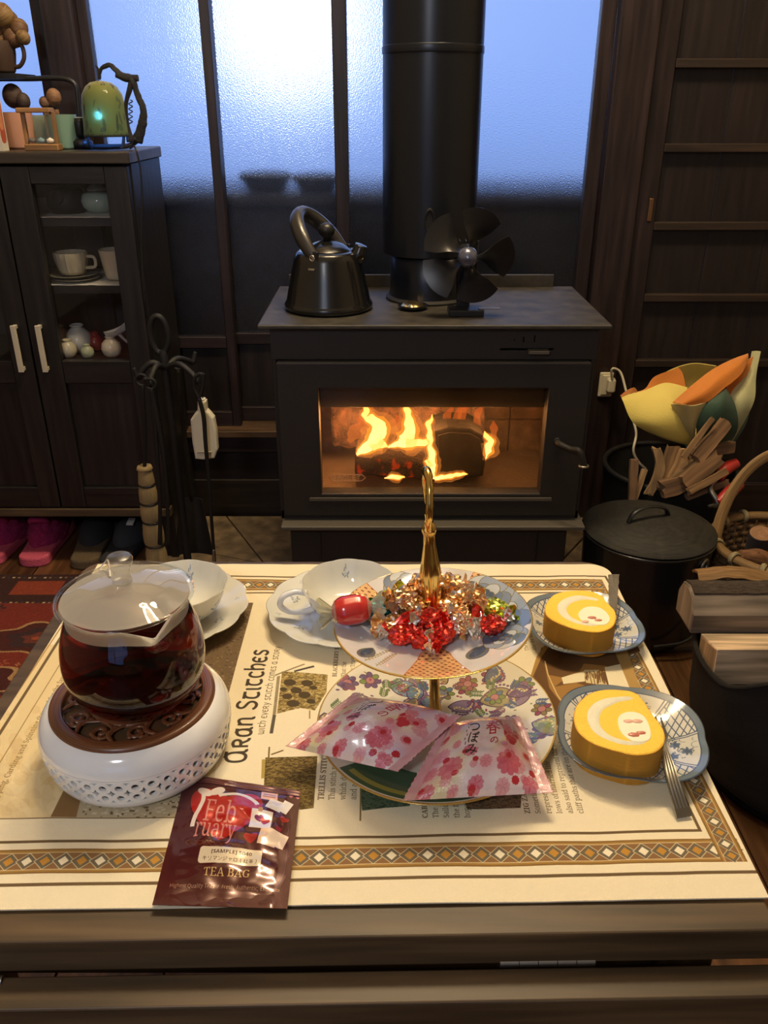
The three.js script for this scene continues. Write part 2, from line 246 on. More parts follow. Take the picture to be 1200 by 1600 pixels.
// rug
{
  const T = canvas(1024, 1024, (g, w, h) => {
    const rg = (a, b) => a + (b - a) * rnd(); g.fillStyle = '#6e241b'; g.fillRect(0, 0, w, h);
    const X = (m) => w - m / 1.1 * w, Y = (m) => m / 1.1 * h;   // metres from the right and from the far edge
    g.fillStyle = '#3a1c1a'; g.fillRect(0, 0, w, Y(0.16)); g.fillRect(X(0.045), 0, w, h);
    g.fillStyle = '#8c3a22'; for (let i = 0; i < 12; i++) { g.fillRect(X(0.2 + i * 0.155), Y(0.03), -w * 0.1, Y(0.06)); }
    g.fillStyle = '#7a2a1d'; g.fillRect(0, Y(0.125), X(0.04), h);
    const flower = (x, y, r, c) => { g.fillStyle = c; for (let k = 0; k < 4; k++) { g.beginPath(); g.ellipse(x + Math.cos(k * PI / 2) * r, y + Math.sin(k * PI / 2) * r, r * 0.7, r * 0.45, k * PI / 2, 0, 7); g.fill(); } };
    for (let i = 0; i < 480; i++) flower(rg(0, X(0.05)), rg(Y(0.14), h), rg(3, 8), ['#a8643c', '#b98a5a', '#32212a', '#9a4a30'][Math.floor(rnd() * 4)]);
    for (let j = 0; j < 7; j++) for (let i = 0; i < 5; i++) { const x = X(0.17 + i * 0.24 + (j % 2) * 0.1), y = Y(0.26 + j * 0.145); for (const [s, c] of [[1.12, '#b08a5c'], [1, '#4a1a18'], [0.7, '#3a2326'], [0.4, '#6b3226']]) { g.fillStyle = c; g.beginPath(); for (let k = 0; k <= 40; k++) { const a = k / 40 * 2 * PI, r = s * (1 + 0.14 * Math.sin(a * 6)); g.lineTo(x + Math.cos(a) * 92 * r, y + Math.sin(a) * 48 * r); } g.fill(); } flower(x, y, 12, '#9a4a30'); }
    for (let i = 0; i < 90; i++) { g.fillStyle = ['#c4b48a', '#8c7a5a', '#3b3a44'][i % 3]; g.fillRect(X(0.03) + rg(-3, 3), i * h / 90, 12, 5); g.fillRect(X(0.045) + rg(-3, 3), i * h / 90, 9, 4); g.fillRect(i * w / 90, Y(0.12), 6, 5); g.fillRect(i * w / 90, Y(0.012), 6, 5); }
    const im = g.getImageData(0, 0, w, h), D = im.data; for (let i = 0; i < D.length; i += 4) { const k = 0.8 + 0.35 * rnd(); D[i] *= k; D[i + 1] *= k; D[i + 2] *= k; } g.putImageData(im, 0, 0);
  });
  const o = thing('rug', 'red patterned oriental rug on the floor left of the table', 'rug', [-0.537, 0, -1.69]);
  part(o, 'pile', sheet(80, 80, (u, v) => V(-1.09 + 1.09 * u, 0.007 + 0.0012 * nz(u * 14, v * 14), 2.2 * v), 0.012), mat([1, 1, 1], 0.95, { map: (T.wrapS = T.wrapT = THREE.MirroredRepeatWrapping, T.flipY = false, T.repeat.set(1, 2), T), sheen: 0.3, bumpMap: fineB, bumpScale: 0.003 }));
  const fr = []; for (let i = 0; i < 260; i++) { const z = i * 0.0084; fr.push(tube([[-0.003, 0.006, z], [0.012, 0.007, z + rr(-0.004, 0.004)], [0.026, 0.004, z + rr(-0.006, 0.006)]], 0.0013, 4, 5)); }
  part(o, 'fringe', fr, mat([0.42, 0.36, 0.24], 0.9), null, 'stuff');
}
// ---------- table ----------
const TY = 0.5, ZE = (x) => -0.3785 - 0.018 * x;   // top; front edge (the table stands a little askew)
{
  const o = thing('coffee_table', 'dark brown drop-leaf wooden table with its front leaf folded down', 'table', [0, 0, 0]);
  const r = 0.03, s = new THREE.Shape(), x0 = -0.36, x1 = 0.2655, zb = 0.887; s.moveTo(x0, -ZE(x0)); s.lineTo(x1, -ZE(x1)); s.lineTo(x1, zb - r); s.quadraticCurveTo(x1, zb, x1 - r, zb); s.lineTo(x0 + r, zb); s.quadraticCurveTo(x0, zb, x0, zb - r); s.closePath();
  part(o, 'tabletop', boxUV(ext(s, 0.0265, 0.0015).rotateX(-PI / 2).translate(0, TY - 0.0285, 0), 0), M.table);
  const leaf = part(o, 'drop_leaf', bx(-0.36, TY - 0.3, -0.012, 0.3, TY - 0.0305, 0.012, 0.002, 0), M.table); leaf.position.z = -0.3625; leaf.rotation.y = 0.018;
  const hg = (cx) => { const l = []; for (let k = 0; k < 5; k++) l.push(new THREE.CylinderGeometry(0.0032, 0.0032, 0.0127, 12).rotateZ(PI / 2).translate(cx + (k - 2) * 0.0132, TY - 0.0305, 0)); return l; };
  for (const cx of [0.1125, -0.29]) { const h = part(o, 'hinge', hg(cx), M.steel); h.position.z = -0.3765 - 0.018 * cx; h.rotation.y = 0.018; }
  for (const [x, z] of [[-0.32, -0.84], [0.225, -0.84], [-0.32, -0.43], [0.225, -0.43]]) part(o, 'leg', bc(x, (TY - 0.028) / 2, z, 0.04, TY - 0.028, 0.04, 0.003), M.table);
  part(o, 'apron', [bx(-0.3, TY - 0.1, -0.85, 0.205, TY - 0.028, -0.83), bx(-0.33, TY - 0.1, -0.82, -0.31, TY - 0.028, -0.45), bx(0.215, TY - 0.1, -0.82, 0.235, TY - 0.028, -0.45), bx(-0.3, TY - 0.1, -0.44, 0.205, TY - 0.028, -0.42)], M.table);
}
// ---------- printed cloth ----------
// uncial letters as strokes in a box whose baseline is y = 0 and x-height 1 (y up), with their widths
const LET = {
  a: ['M.8 .95 C.1 1 .05 .7 .05 .45 C.05 .1 .2 0 .38 0 C.6 0 .7 .2 .72 .5 M.35 .98 C.6 .95 .72 .8 .72 .5 L.74 .2 C.75 .05 .85 0 .95 .05', 1], r: ['M.12 0 L.12 1 M.12 .9 C.35 1.1 .8 1.05 .75 .72 C.72 .52 .4 .48 .15 .5 M.4 .5 C.6 .3 .6 0 .95 .02', 1], n: ['M.1 0 L.12 1 M.12 .75 C.3 1 .75 1.15 .74 .6 L.74 .15 C.76 .02 .85 0 .95 .04', 1],
  s: ['M.68 .85 C.5 1.08 .12 1 .14 .75 C.16 .5 .68 .55 .66 .25 C.62 -.05 .2 -.05 .05 .18', 0.8], t: ['M.02 1 L.85 1 M.55 1 C.1 .95 .1 .6 .1 .4 C.12 .02 .5 -.08 .8 .12', 0.88], i: ['M.15 1 L.15 .15 C.15 .03 .25 0 .35 .04', 0.42], c: ['M.72 .82 C.5 1.1 .08 1 .08 .5 C.08 -.02 .5 -.08 .76 .14', 0.82],
  h: ['M.12 0 L.12 1.5 M.12 .72 C.35 1.05 .78 1.05 .76 .55 C.75 .3 .7 .1 .55 0', 0.88], e: ['M.72 .8 C.5 1.1 .08 1 .08 .5 C.08 -.02 .5 -.08 .76 .14 M.1 .52 L.6 .52', 0.82], w: ['M.08 1 C.05 .3 .1 0 .35 0 C.58 0 .6 .3 .6 .9 M.6 .3 C.62 0 .75 0 .88 0 C1.15 .02 1.15 .4 1.1 1', 1.24], v: ['M.05 1 L.35 0 L.7 1', 0.78], y: ['M.06 1 L.36 .1 M.7 1 C.5 .4 .4 -.1 .1 -.45', 0.78],
  o: ['M.42 1 C-.04 1 -.04 0 .42 0 C.88 0 .88 1 .42 1', 0.88], m: ['M.1 0 L.1 1 M.1 .8 C.3 1.1 .58 1.1 .56 .6 L.56 0 M.56 .8 C.75 1.1 1.02 1.1 1 .6 L1 0', 1.14], ' ': ['', 0.45],
};
function strokeText(g, text, lw, big = {}) { let x = 0; for (const ch of text) { const [d, w] = LET[ch.toLowerCase()], k = ch !== ch.toLowerCase() ? 1.35 : 1; g.save(); g.translate(x, 0); g.scale(k, -k); g.lineWidth = lw / k; if (d) g.stroke(new Path2D(d)); g.restore(); x += w * k + 0.12; } return x; }
{
  const X0 = -0.352, Z0 = -0.882, S = 3271.6, W = 2048, H = 1610;
  const C = (p) => [(p.x - X0) * S, (p.z - Z0) * S], P = (px, py) => C(onY(px, py, TY)), Wc = (x, z) => [(x - X0) * S, (z - Z0) * S];
  const T = canvas(W, H, (g) => {
    g.fillStyle = '#efe3c4'; g.fillRect(0, 0, W, H);
    const line = (pts, w, c) => { g.strokeStyle = c; g.lineWidth = w; g.beginPath(); pts.forEach((p, i) => { const [x, y] = P(...p); i ? g.lineTo(x, y) : g.moveTo(x, y); }); g.stroke(); };
    const fill = (pts, c) => { g.fillStyle = c; g.beginPath(); pts.forEach((p, i) => { const [x, y] = P(...p); i ? g.lineTo(x, y) : g.moveTo(x, y); }); g.fill(); };
    const dk = '#6b5638';
    // left picture: spinning, in pale sepia washes
    fill([[70, 1010], [-60, 1200], [-200, 1283], [330, 1281], [343, 1138], [300, 1010]], '#e4cf9f'); for (let i = 0; i < 70; i++) { const x = rr(-20, 120), y = rr(1110, 1270); g.fillStyle = ['rgba(190,150,90,.16)', 'rgba(240,225,180,.3)', 'rgba(160,120,70,.10)'][i % 3]; g.beginPath(); const [a, b] = P(x, y); g.ellipse(a, b, rr(10, 60), rr(6, 24), rr(0.5, 1.3), 0, 7); g.fill(); }
    fill([[112, 1215], [80, 1281], [120, 1281], [140, 1225]], '#8a6a3e'); fill([[120, 1281], [130, 1240], [290, 1240], [325, 1280]], '#b9a988'); for (let i = 0; i < 160; i++) { const [a, b] = P(rr(125, 315), rr(1244, 1280)); g.fillStyle = i % 3 ? '#cfc3a6' : '#6e5b40'; g.fillRect(a, b, rr(2, 14), rr(2, 8)); }
    line([[-150, 1284], [320, 1281]], 3, dk);
    // photograph of fleece left of the title
    { const q = [[396, 945], [384, 945], [330, 940], [250, 1100], [352, 1106]]; fill(q, '#6f5b42'); g.save(); g.beginPath(); q.forEach((p, i) => { const [x, y] = P(...p); i ? g.lineTo(x, y) : g.moveTo(x, y); }); g.clip(); for (let i = 0; i < 900; i++) { const [a, b] = P(rr(250, 396), rr(945, 1106)); g.fillStyle = ['#8a7350', '#4c3e2f', '#7c6a4c', '#9a8460'][i % 4]; g.fillRect(a, b, rr(2, 9), rr(2, 6)); } g.restore(); }
    // borders
    const zb = (py) => onY(600, py, TY).z, band = (c0, c1, d0, d1, n) => {   // strip between two edges (canvas points): ochre ground, interlaced lozenges
      g.fillStyle = '#a5803f'; g.beginPath(); [c0, c1, d1, d0].forEach((p, i) => (i ? g.lineTo(...p) : g.moveTo(...p))); g.fill();
      const at = (t, s) => [lerp(lerp(c0[0], c1[0], t), lerp(d0[0], d1[0], t), s), lerp(lerp(c0[1], c1[1], t), lerp(d0[1], d1[1], t), s)];
      const lz = (t, r, q, c) => { g.fillStyle = c; g.beginPath(); [[t - r / n, 0.5], [t, 0.5 - q], [t + r / n, 0.5], [t, 0.5 + q]].forEach((p, i) => { const a = at(...p); i ? g.lineTo(...a) : g.moveTo(...a); }); g.fill(); };
      const stripe = (s0, s1, c) => { g.fillStyle = c; g.beginPath(); [at(0, s0), at(1, s0), at(1, s1), at(0, s1)].forEach((p, i) => (i ? g.lineTo(...p) : g.moveTo(...p))); g.fill(); };
      stripe(0, 0.06, '#84612f'); stripe(0.94, 1, '#84612f'); stripe(0.14, 0.86, '#8a6640'); stripe(0.14, 0.17, '#d9c393'); stripe(0.83, 0.86, '#d9c393');
      for (let k = 0; k < n; k++) { const t = (k + 0.5) / n; lz(t, 0.62, 0.36, '#d9c9a0'); lz(t, 0.56, 0.325, '#6f6450'); lz(t, 0.3, 0.19, k % 2 ? '#f1e6c8' : '#bf8a35'); }
    };
    const xL = -0.40, bF = (py0, py1) => [[xL, onY(0, py0, TY).z - 0], [0, 0]];
    const front = (a, b, side) => { const p = P(0, a), q = P(b[0], b[1]); const k = (q[1] - p[1]) / (q[0] - p[0]); return [[-120, p[1] + k * (-120 - p[0])], q]; };
    const f0 = front(1332, [1111, 1314]), f1 = front(1370, [1167, 1350]); const kf = (f0[1][1] - f0[0][1]) / (f0[1][0] - f0[0][0]); band(f0[0], [f1[1][0], f0[1][1] + kf * (f1[1][0] - f0[1][0])], f1[0], f1[1], 49);
    const ob = Wc(0.2545, zb(908)), ib = Wc(0.236, zb(925)); band([f0[1][0], f1[1][1]], [ib[0], ob[1]], f1[1], ob, 37); band(Wc(-0.36, zb(925)), [ob[0], ib[1]], Wc(-0.36, zb(908)), ob, 47);
    const L = (pts, w) => { g.strokeStyle = dk; g.lineWidth = w; g.beginPath(); pts.forEach((p, i) => (i ? g.lineTo(...p) : g.moveTo(...p))); g.stroke(); };
    L([Wc(-0.4, zb(904)), Wc(0.2605, zb(903)), P(1028, 1040), P(1106, 1187), P(1188, 1366), P(600, 1376), P(0, 1387), P(-200, 1390)], 9);
    L([Wc(-0.4, zb(929)), Wc(0.2315, zb(929)), P(1093, 1301), P(600, 1311), P(0, 1320), P(-200, 1323)], 8);
    line([[101, 990], [0, 1150], [-200, 1420]], 10, dk); line([[101, 1030], [0, 1196], [-100, 1340]], 3, '#9a7f50'); line([[107, 966], [-5, 1135], [-200, 1400]], 5, '#b3905a');
    // writing that runs up the cloth
    const up = (x, z, k, f) => { g.save(); g.translate(...Wc(x, z)); g.rotate(-PI / 2); g.scale(k, k); f(g); g.restore(); };
    g.strokeStyle = '#453a2a'; g.lineCap = 'butt'; up(-0.1175, -0.5385, 0.0135 * S, (q) => { q.lineWidth = 0.2; q.scale(0.94, 1); strokeText(q, 'Aran Stitches', 0.21); });
    g.strokeStyle = '#6a5636'; up(-0.1062, -0.574, 0.0049 * S, (q) => { q.scale(0.97, 1); strokeText(q, 'with every stitch comes a story', 0.15); });
    const para = (px, py, size, lines, gap, head) => { const a = onY(px, py, TY); lines.forEach((t, i) => up(a.x + i * gap, a.z, 1, (q) => { q.font = (head && !i ? 'bold ' : '') + size * S + 'px serif'; q.fillStyle = '#5d4a30'; q.fillText(t, 0, 0); })); };
    para(506, 1253, 0.0066, ['TRELLIS STITCH', 'This stitch represents the fields', 'which divide the fields', 'and act as protection', 'Atlantic'], 0.0086, 1);
    para(668, 1282, 0.0062, ['CABLE STITCH', 'The most', 'Sailors and', 'the fishing', 'hope'], 0.0083, 1);
    para(828, 1275, 0.0062, ['ZIG ZAG STITCH', 'Sometimes known as', 'representing the highs and', 'lows of married life', 'also said to represent the twisting', 'cliff paths that are on the islands'], 0.0084, 1);
    para(526, 1060, 0.0062, ['BLACKBERRY STITCH', 'That the', 'Holy Trinity'], 0.0085, 1); para(826, 1020, 0.0058, ['The honey', 'Also the bee'], 0.008);
    { const a = onY(0, 1235, TY); g.save(); g.translate(...C(a)); g.rotate(-PI / 2 - 0.0); g.font = '22px serif'; g.fillStyle = '#7a6038'; g.fillText('Clipping, Carding and Spinning the wool for the famous Aran knits', -60, 10); g.restore(); }
    // knitted swatches
    const swatch = (q, base, spots, cols) => { fill(q, base); g.save(); g.beginPath(); q.forEach((p, i) => { const [x, y] = P(...p); i ? g.lineTo(x, y) : g.moveTo(x, y); }); g.clip(); const b = q.map((p) => P(...p)), x0 = Math.min(...b.map((v) => v[0])), x1 = Math.max(...b.map((v) => v[0])), y0 = Math.min(...b.map((v) => v[1])), y1 = Math.max(...b.map((v) => v[1])); g.lineWidth = 3; for (let i = 0; i < 1500; i++) { const x = rr(x0, x1), y = rr(y0, y1), s = rr(5, 14); g.strokeStyle = cols[i % cols.length]; g.beginPath(); g.moveTo(x, y); g.quadraticCurveTo(x + s / 2, y + (i % 2 ? 5 : -5), x + s, y + rr(-2, 2)); g.stroke(); } for (const [a, c, r] of spots) { const [x, y] = P(a, c); g.fillStyle = '#4e3f26'; g.beginPath(); g.ellipse(x, y, r, r * 0.8, 0.3, 0, 7); g.fill(); } g.restore(); };
    swatch([[441, 1053], [512, 1057], [510, 1085], [492, 1113], [470, 1109], [433, 1118]], '#9c8446', [[453, 1070, 20], [480, 1071, 19], [463, 1082, 18], [490, 1078, 12], [449, 1091, 16], [476, 1089, 19], [458, 1102, 20], [486, 1099, 14], [443, 1080, 12]], ['#b7a062', '#7d6735', '#c8b47a', '#6b5830']);
    line([[430, 1059], [476, 1041]], 6, '#8a7a58'); line([[460, 1053], [491, 1044]], 9, '#4a4236'); line([[429, 1120], [424, 1149]], 10, '#5b5244'); line([[484, 1113], [484, 1126]], 4, '#9a8450'); for (let i = 0; i < 40; i++) { const y = lerp(1060, 1120, i / 40); line([[lerp(438, 431, i / 40), y], [lerp(433, 426, i / 40), y + 1.5]], 3, '#6b5a34'); }
    swatch([[415, 1187], [496, 1184], [490, 1266], [470, 1269], [412, 1250]], '#6b5628', [], ['#84703a', '#5a4620', '#8f7a40', '#4c3b1c']); line([[421, 1170], [420, 1187]], 4, '#6b5628'); line([[424, 1182], [443, 1175]], 5, '#6b5628'); line([[412, 1190], [411, 1220]], 9, '#b09a50');
    swatch([[562, 1228], [642, 1230], [640, 1262], [600, 1265], [566, 1270]], '#40503a', [], ['#52644a', '#33422e', '#5d7052']); line([[564, 1228], [563, 1286]], 4, '#7a6a3c');
    swatch([[720, 1238], [815, 1238], [813, 1266], [730, 1268]], '#57422c', [], ['#6b5238', '#453320', '#7a6042']);
    // right picture: dark arch with a gold figure
    fill([[846, 1015], [833, 1050], [826, 1082], [850, 1105], [880, 1150], [900, 1190], [930, 1080], [970, 1075], [975, 1030], [1000, 1020], [990, 1000]], '#6b4a26'); fill([[850, 1012], [838, 1030], [828, 1062], [832, 1062], [846, 1030], [858, 1012]], '#b08a48');
    fill([[850, 1040], [856, 1058], [878, 1062], [905, 1052], [912, 1040], [948, 1044], [950, 1052], [912, 1060], [880, 1066], [866, 1076], [900, 1070], [930, 1080], [900, 1096], [874, 1098], [858, 1078]], '#a0763a'); fill([[877, 1062], [880, 1072], [914, 1068], [912, 1052]], '#e9dcb6'); fill([[912, 1050], [936, 1050], [950, 1076], [915, 1070]], '#d8c596'); fill([[944, 1046], [970, 1040], [985, 1080], [955, 1090]], '#eadfbe');
    for (let i = 0; i < 26; i++) { const x = rr(914, 944); line([[x, rr(1050, 1056)], [x + rr(-2, 6), rr(1062, 1074)]], 2.5, '#6b4a26'); } line([[851, 1037], [856, 1058], [870, 1088], [878, 1100]], 4, '#d9bf85');
    fill([[960, 1020], [985, 1082], [1000, 1080], [978, 1015]], '#b08e52');
    g.save(); g.translate(...P(1004, 985)); g.rotate(PI / 2 - 0.02); g.font = 'italic 25px serif'; g.fillStyle = '#7a6340'; g.fillText('Made in Ireland · Pure Linen', 0, -6); g.restore();
    // linen threads
    const im = g.getImageData(0, 0, W, H), D = im.data; for (let y = 0; y < H; y++) for (let x = 0; x < W; x++) { const k = 1 + 0.035 * (Math.sin(x * 2.1) * Math.sin(y * 2.1)) + 0.05 * (rnd() - 0.5), o = (y * W + x) * 4; D[o] *= k; D[o + 1] *= k; D[o + 2] *= k; } g.putImageData(im, 0, 0);
  });
  const f = (u, v) => {
    let z = lerp(-0.8765, -0.4015, 1 - v); const xl = -0.3455, xr = 0.2692; let x = lerp(xl, xr, u); if (v < 0.25) z += (1 - v * 4) * (-0.018 * x + 0.001);
    const cr = 0.022; const ax = x - (xr - cr), az = -0.8765 + cr - z; if (ax > 0 && az > 0) { const r = Math.hypot(ax, az), m = Math.max(ax, az); if (r > 1e-6) { x = xr - cr + ax / r * m; z = -0.8765 + cr - az / r * m; } }
    const e = Math.min(u, 1 - u, v, 1 - v), y = TY + 0.0017 + 0.0006 * nz(x * 9, z * 11, 3) + 0.0005 * nz(x * 30, z * 8, 1) + 0.0009 * smooth(e, 0.05, 0) * nz(x * 22, z * 22, 9);
    return V(x, y, z);
  };
  const g = sheet(150, 120, f, 0.0012), p = g.attributes.position, uv = g.attributes.uv; for (let i = 0; i < p.count; i++) uv.setXY(i, (p.getX(i) - X0) * S / W, 1 - (p.getZ(i) - Z0) * S / H);
  solo('tablecloth', g, mat([1, 1, 1], 0.9, { map: T, bumpMap: (weaveB.repeat.set(40, 32), weaveB), bumpScale: 0.0002, sheen: 0.2 }), 'cream linen tea towel with lozenge border and knitting prints spread on the table', 'tablecloth');
}
const CY = TY + 0.0025;   // top of the cloth
// ---------- teapot warmer ----------
const WX = -0.2085, WZ = -0.556;
{
  const o = thing('teapot_warmer', 'round white porcelain teapot warmer with pierced lattice band and carved brown top', 'teapot warmer', [WX, CY, WZ]);
  // profile outside: foot, belly (pierced between yA and yB), shoulder
  const prof = [[0.06, 0], [0.0675, 0.0008], [0.0722, 0.0045], [0.0752, 0.0115], [0.0772, 0.022], [0.0783, 0.031], [0.0778, 0.039], [0.0755, 0.046], [0.0715, 0.0515], [0.067, 0.0545], [0.0645, 0.0545]];
  const pc = new THREE.SplineCurve(prof.map((q) => new THREE.Vector2(...q))), pt = pc.getPoints(200), yA = 0.0115, yB = 0.0362, th = 0.0028;
  const R = (y) => { let b = pt[0]; for (const q of pt) if (Math.abs(q.y - y) < Math.abs(b.y - y)) b = q; const i = pt.indexOf(b); const c = pt[Math.min(i + 1, pt.length - 1)], a = pt[Math.max(i - 1, 0)]; return Math.abs(c.y - a.y) < 1e-7 ? b.x : lerp(a.x, c.x, clamp((y - a.y) / (c.y - a.y), 0, 1)); };
  const low = pt.filter((q) => q.y <= yA + 0.0002).map((q) => [q.x, q.y]), high = pt.filter((q, i) => q.y >= yB - 0.0002).map((q) => [q.x, q.y]);
  part(o, 'base', lathe([[0, 0.003], [0.054, 0.003], [0.056, 0], ...low, [R(yA) - th, yA], [0.066, 0.006], [0, 0.006]], 96), M.porcelain);
  part(o, 'shoulder', lathe([[R(yB) - th, yB], ...high, [0.064, 0.052], [0.0735, 0.043], [R(yB) - th, yB]], 96), M.porcelain);
  // lattice: one period, cut from a strip and bent round
  const N = 40, w = 1, h = 2.1, tiles = [], hole = (x, y, r, n = 14) => { const q = new THREE.Path(); q.absellipse(x, y, r, r, 0, 2 * PI, true); return q; };
  const sh = new THREE.Shape(); const e = 0.001; sh.moveTo(0, 0); sh.lineTo(0.25, 0); sh.lineTo(0.5, 0); sh.lineTo(0.75, 0); sh.lineTo(1, 0);
  sh.lineTo(1, 0.14); sh.lineTo(0.74, 0.14); sh.lineTo(0.9, 0.24); sh.lineTo(1, 0.38); sh.lineTo(1, 0.72); sh.lineTo(0.93, 0.9); sh.lineTo(0.72, 1.05); sh.lineTo(0.93, 1.2); sh.lineTo(1, 1.38); sh.lineTo(1, 1.72); sh.lineTo(0.9, 1.86); sh.lineTo(0.74, 1.96); sh.lineTo(1, 1.96); sh.lineTo(1, h);
  sh.lineTo(0.75, h); sh.lineTo(0.5, h); sh.lineTo(0.25, h); sh.lineTo(0, h); sh.lineTo(0, 1.96); sh.lineTo(0.26, 1.96); sh.lineTo(0.1, 1.86); sh.lineTo(0, 1.72); sh.lineTo(0, 1.38); sh.lineTo(0.07, 1.2); sh.lineTo(0.28, 1.05); sh.lineTo(0.07, 0.9); sh.lineTo(0, 0.72); sh.lineTo(0, 0.38); sh.lineTo(0.1, 0.24); sh.lineTo(0.26, 0.14); sh.lineTo(0, 0.14); sh.closePath();
  sh.holes.push(hole(0.5, 0.58, 0.23), hole(0.5, 1.52, 0.23));
  const one = new THREE.ExtrudeGeometry(sh, { depth: 1, bevelEnabled: false, curveSegments: 12 });
  for (let k = 0; k < N; k++) tiles.push(one.clone().translate(k, 0, 0));
  const lat = warp(join(tiles), (v) => { const a = v.x / N * 2 * PI, y = lerp(yA, yB, v.y / h), r = R(y) - (1 - v.z) * th; return V(Math.sin(a) * r, y, Math.cos(a) * r); });
  part(o, 'lattice', lat, M.porcelain);
  part(o, 'candle_cup', lathe([[0, 0.006], [0.02, 0.006], [0.021, 0.02], [0.019, 0.02], [0.018, 0.009], [0, 0.009]], 32), M.steel);
  // carved top
  const br = mat([0.27, 0.105, 0.045], 0.33, { clearcoat: 0.3, map: grainT }), tv = part(o, 'trivet', lathe([[0.056, 0.051], [0.0655, 0.051], [0.0672, 0.0525], [0.0668, 0.0565], [0.064, 0.0582], [0.0575, 0.0582], [0.056, 0.0565], [0.056, 0.051]], 96), br);
  const scr = [], spiral = (cx, cz, r, turns, a0, dir) => { const l = []; for (let i = 0; i <= 26; i++) { const t = i / 26, a = a0 + dir * t * turns * 2 * PI, q = r * (1 - 0.82 * t); l.push([cx + Math.cos(a) * q, 0.0545, cz + Math.sin(a) * q]); } return limb(l, [0.0017, 0.0019, 0.0021], 30, 7, 0.8, V(0, 1, 0)); };
  const rot = (a, r) => [Math.cos(a) * r, Math.sin(a) * r];
  for (let k = 0; k < 10; k++) { const a = k / 10 * 2 * PI, b = a + PI / 10; scr.push(spiral(...rot(a, 0.0455), 0.0098, 1.5, a + (k % 2) * PI, k % 2 ? 1 : -1)); const p = rot(b, 0.057), q = rot(b + 0.16, 0.046), s = rot(b - 0.1, 0.034); scr.push(limb([[p[0], 0.0545, p[1]], [q[0], 0.0548, q[1]], [s[0], 0.0545, s[1]]], [0.0015, 0.0024, 0.0013], 12, 7, 0.8, V(0, 1, 0))); for (const [dr, da, rr2] of [[0.052, 0.25, 0.0026], [0.05, -0.2, 0.0022], [0.0385, 0.1, 0.0024]]) { const c = rot(b + da, dr); scr.push(new THREE.SphereGeometry(rr2, 10, 8).scale(1, 0.8, 1).translate(c[0], 0.0545, c[1])); } }
  part(tv, 'scrollwork', scr, br);
  part(tv, 'inner_disc', lathe([[0, 0.0515], [0.0345, 0.0515], [0.036, 0.053], [0.0345, 0.0565], [0, 0.0565]], 64), br); part(tv, 'mesh_plate', lathe([[0, 0.0505], [0.0555, 0.0505], [0.0555, 0.0518], [0, 0.0518]], 48), mat([0.16, 0.1, 0.05], 0.4, { metalness: 0.5 }));
}
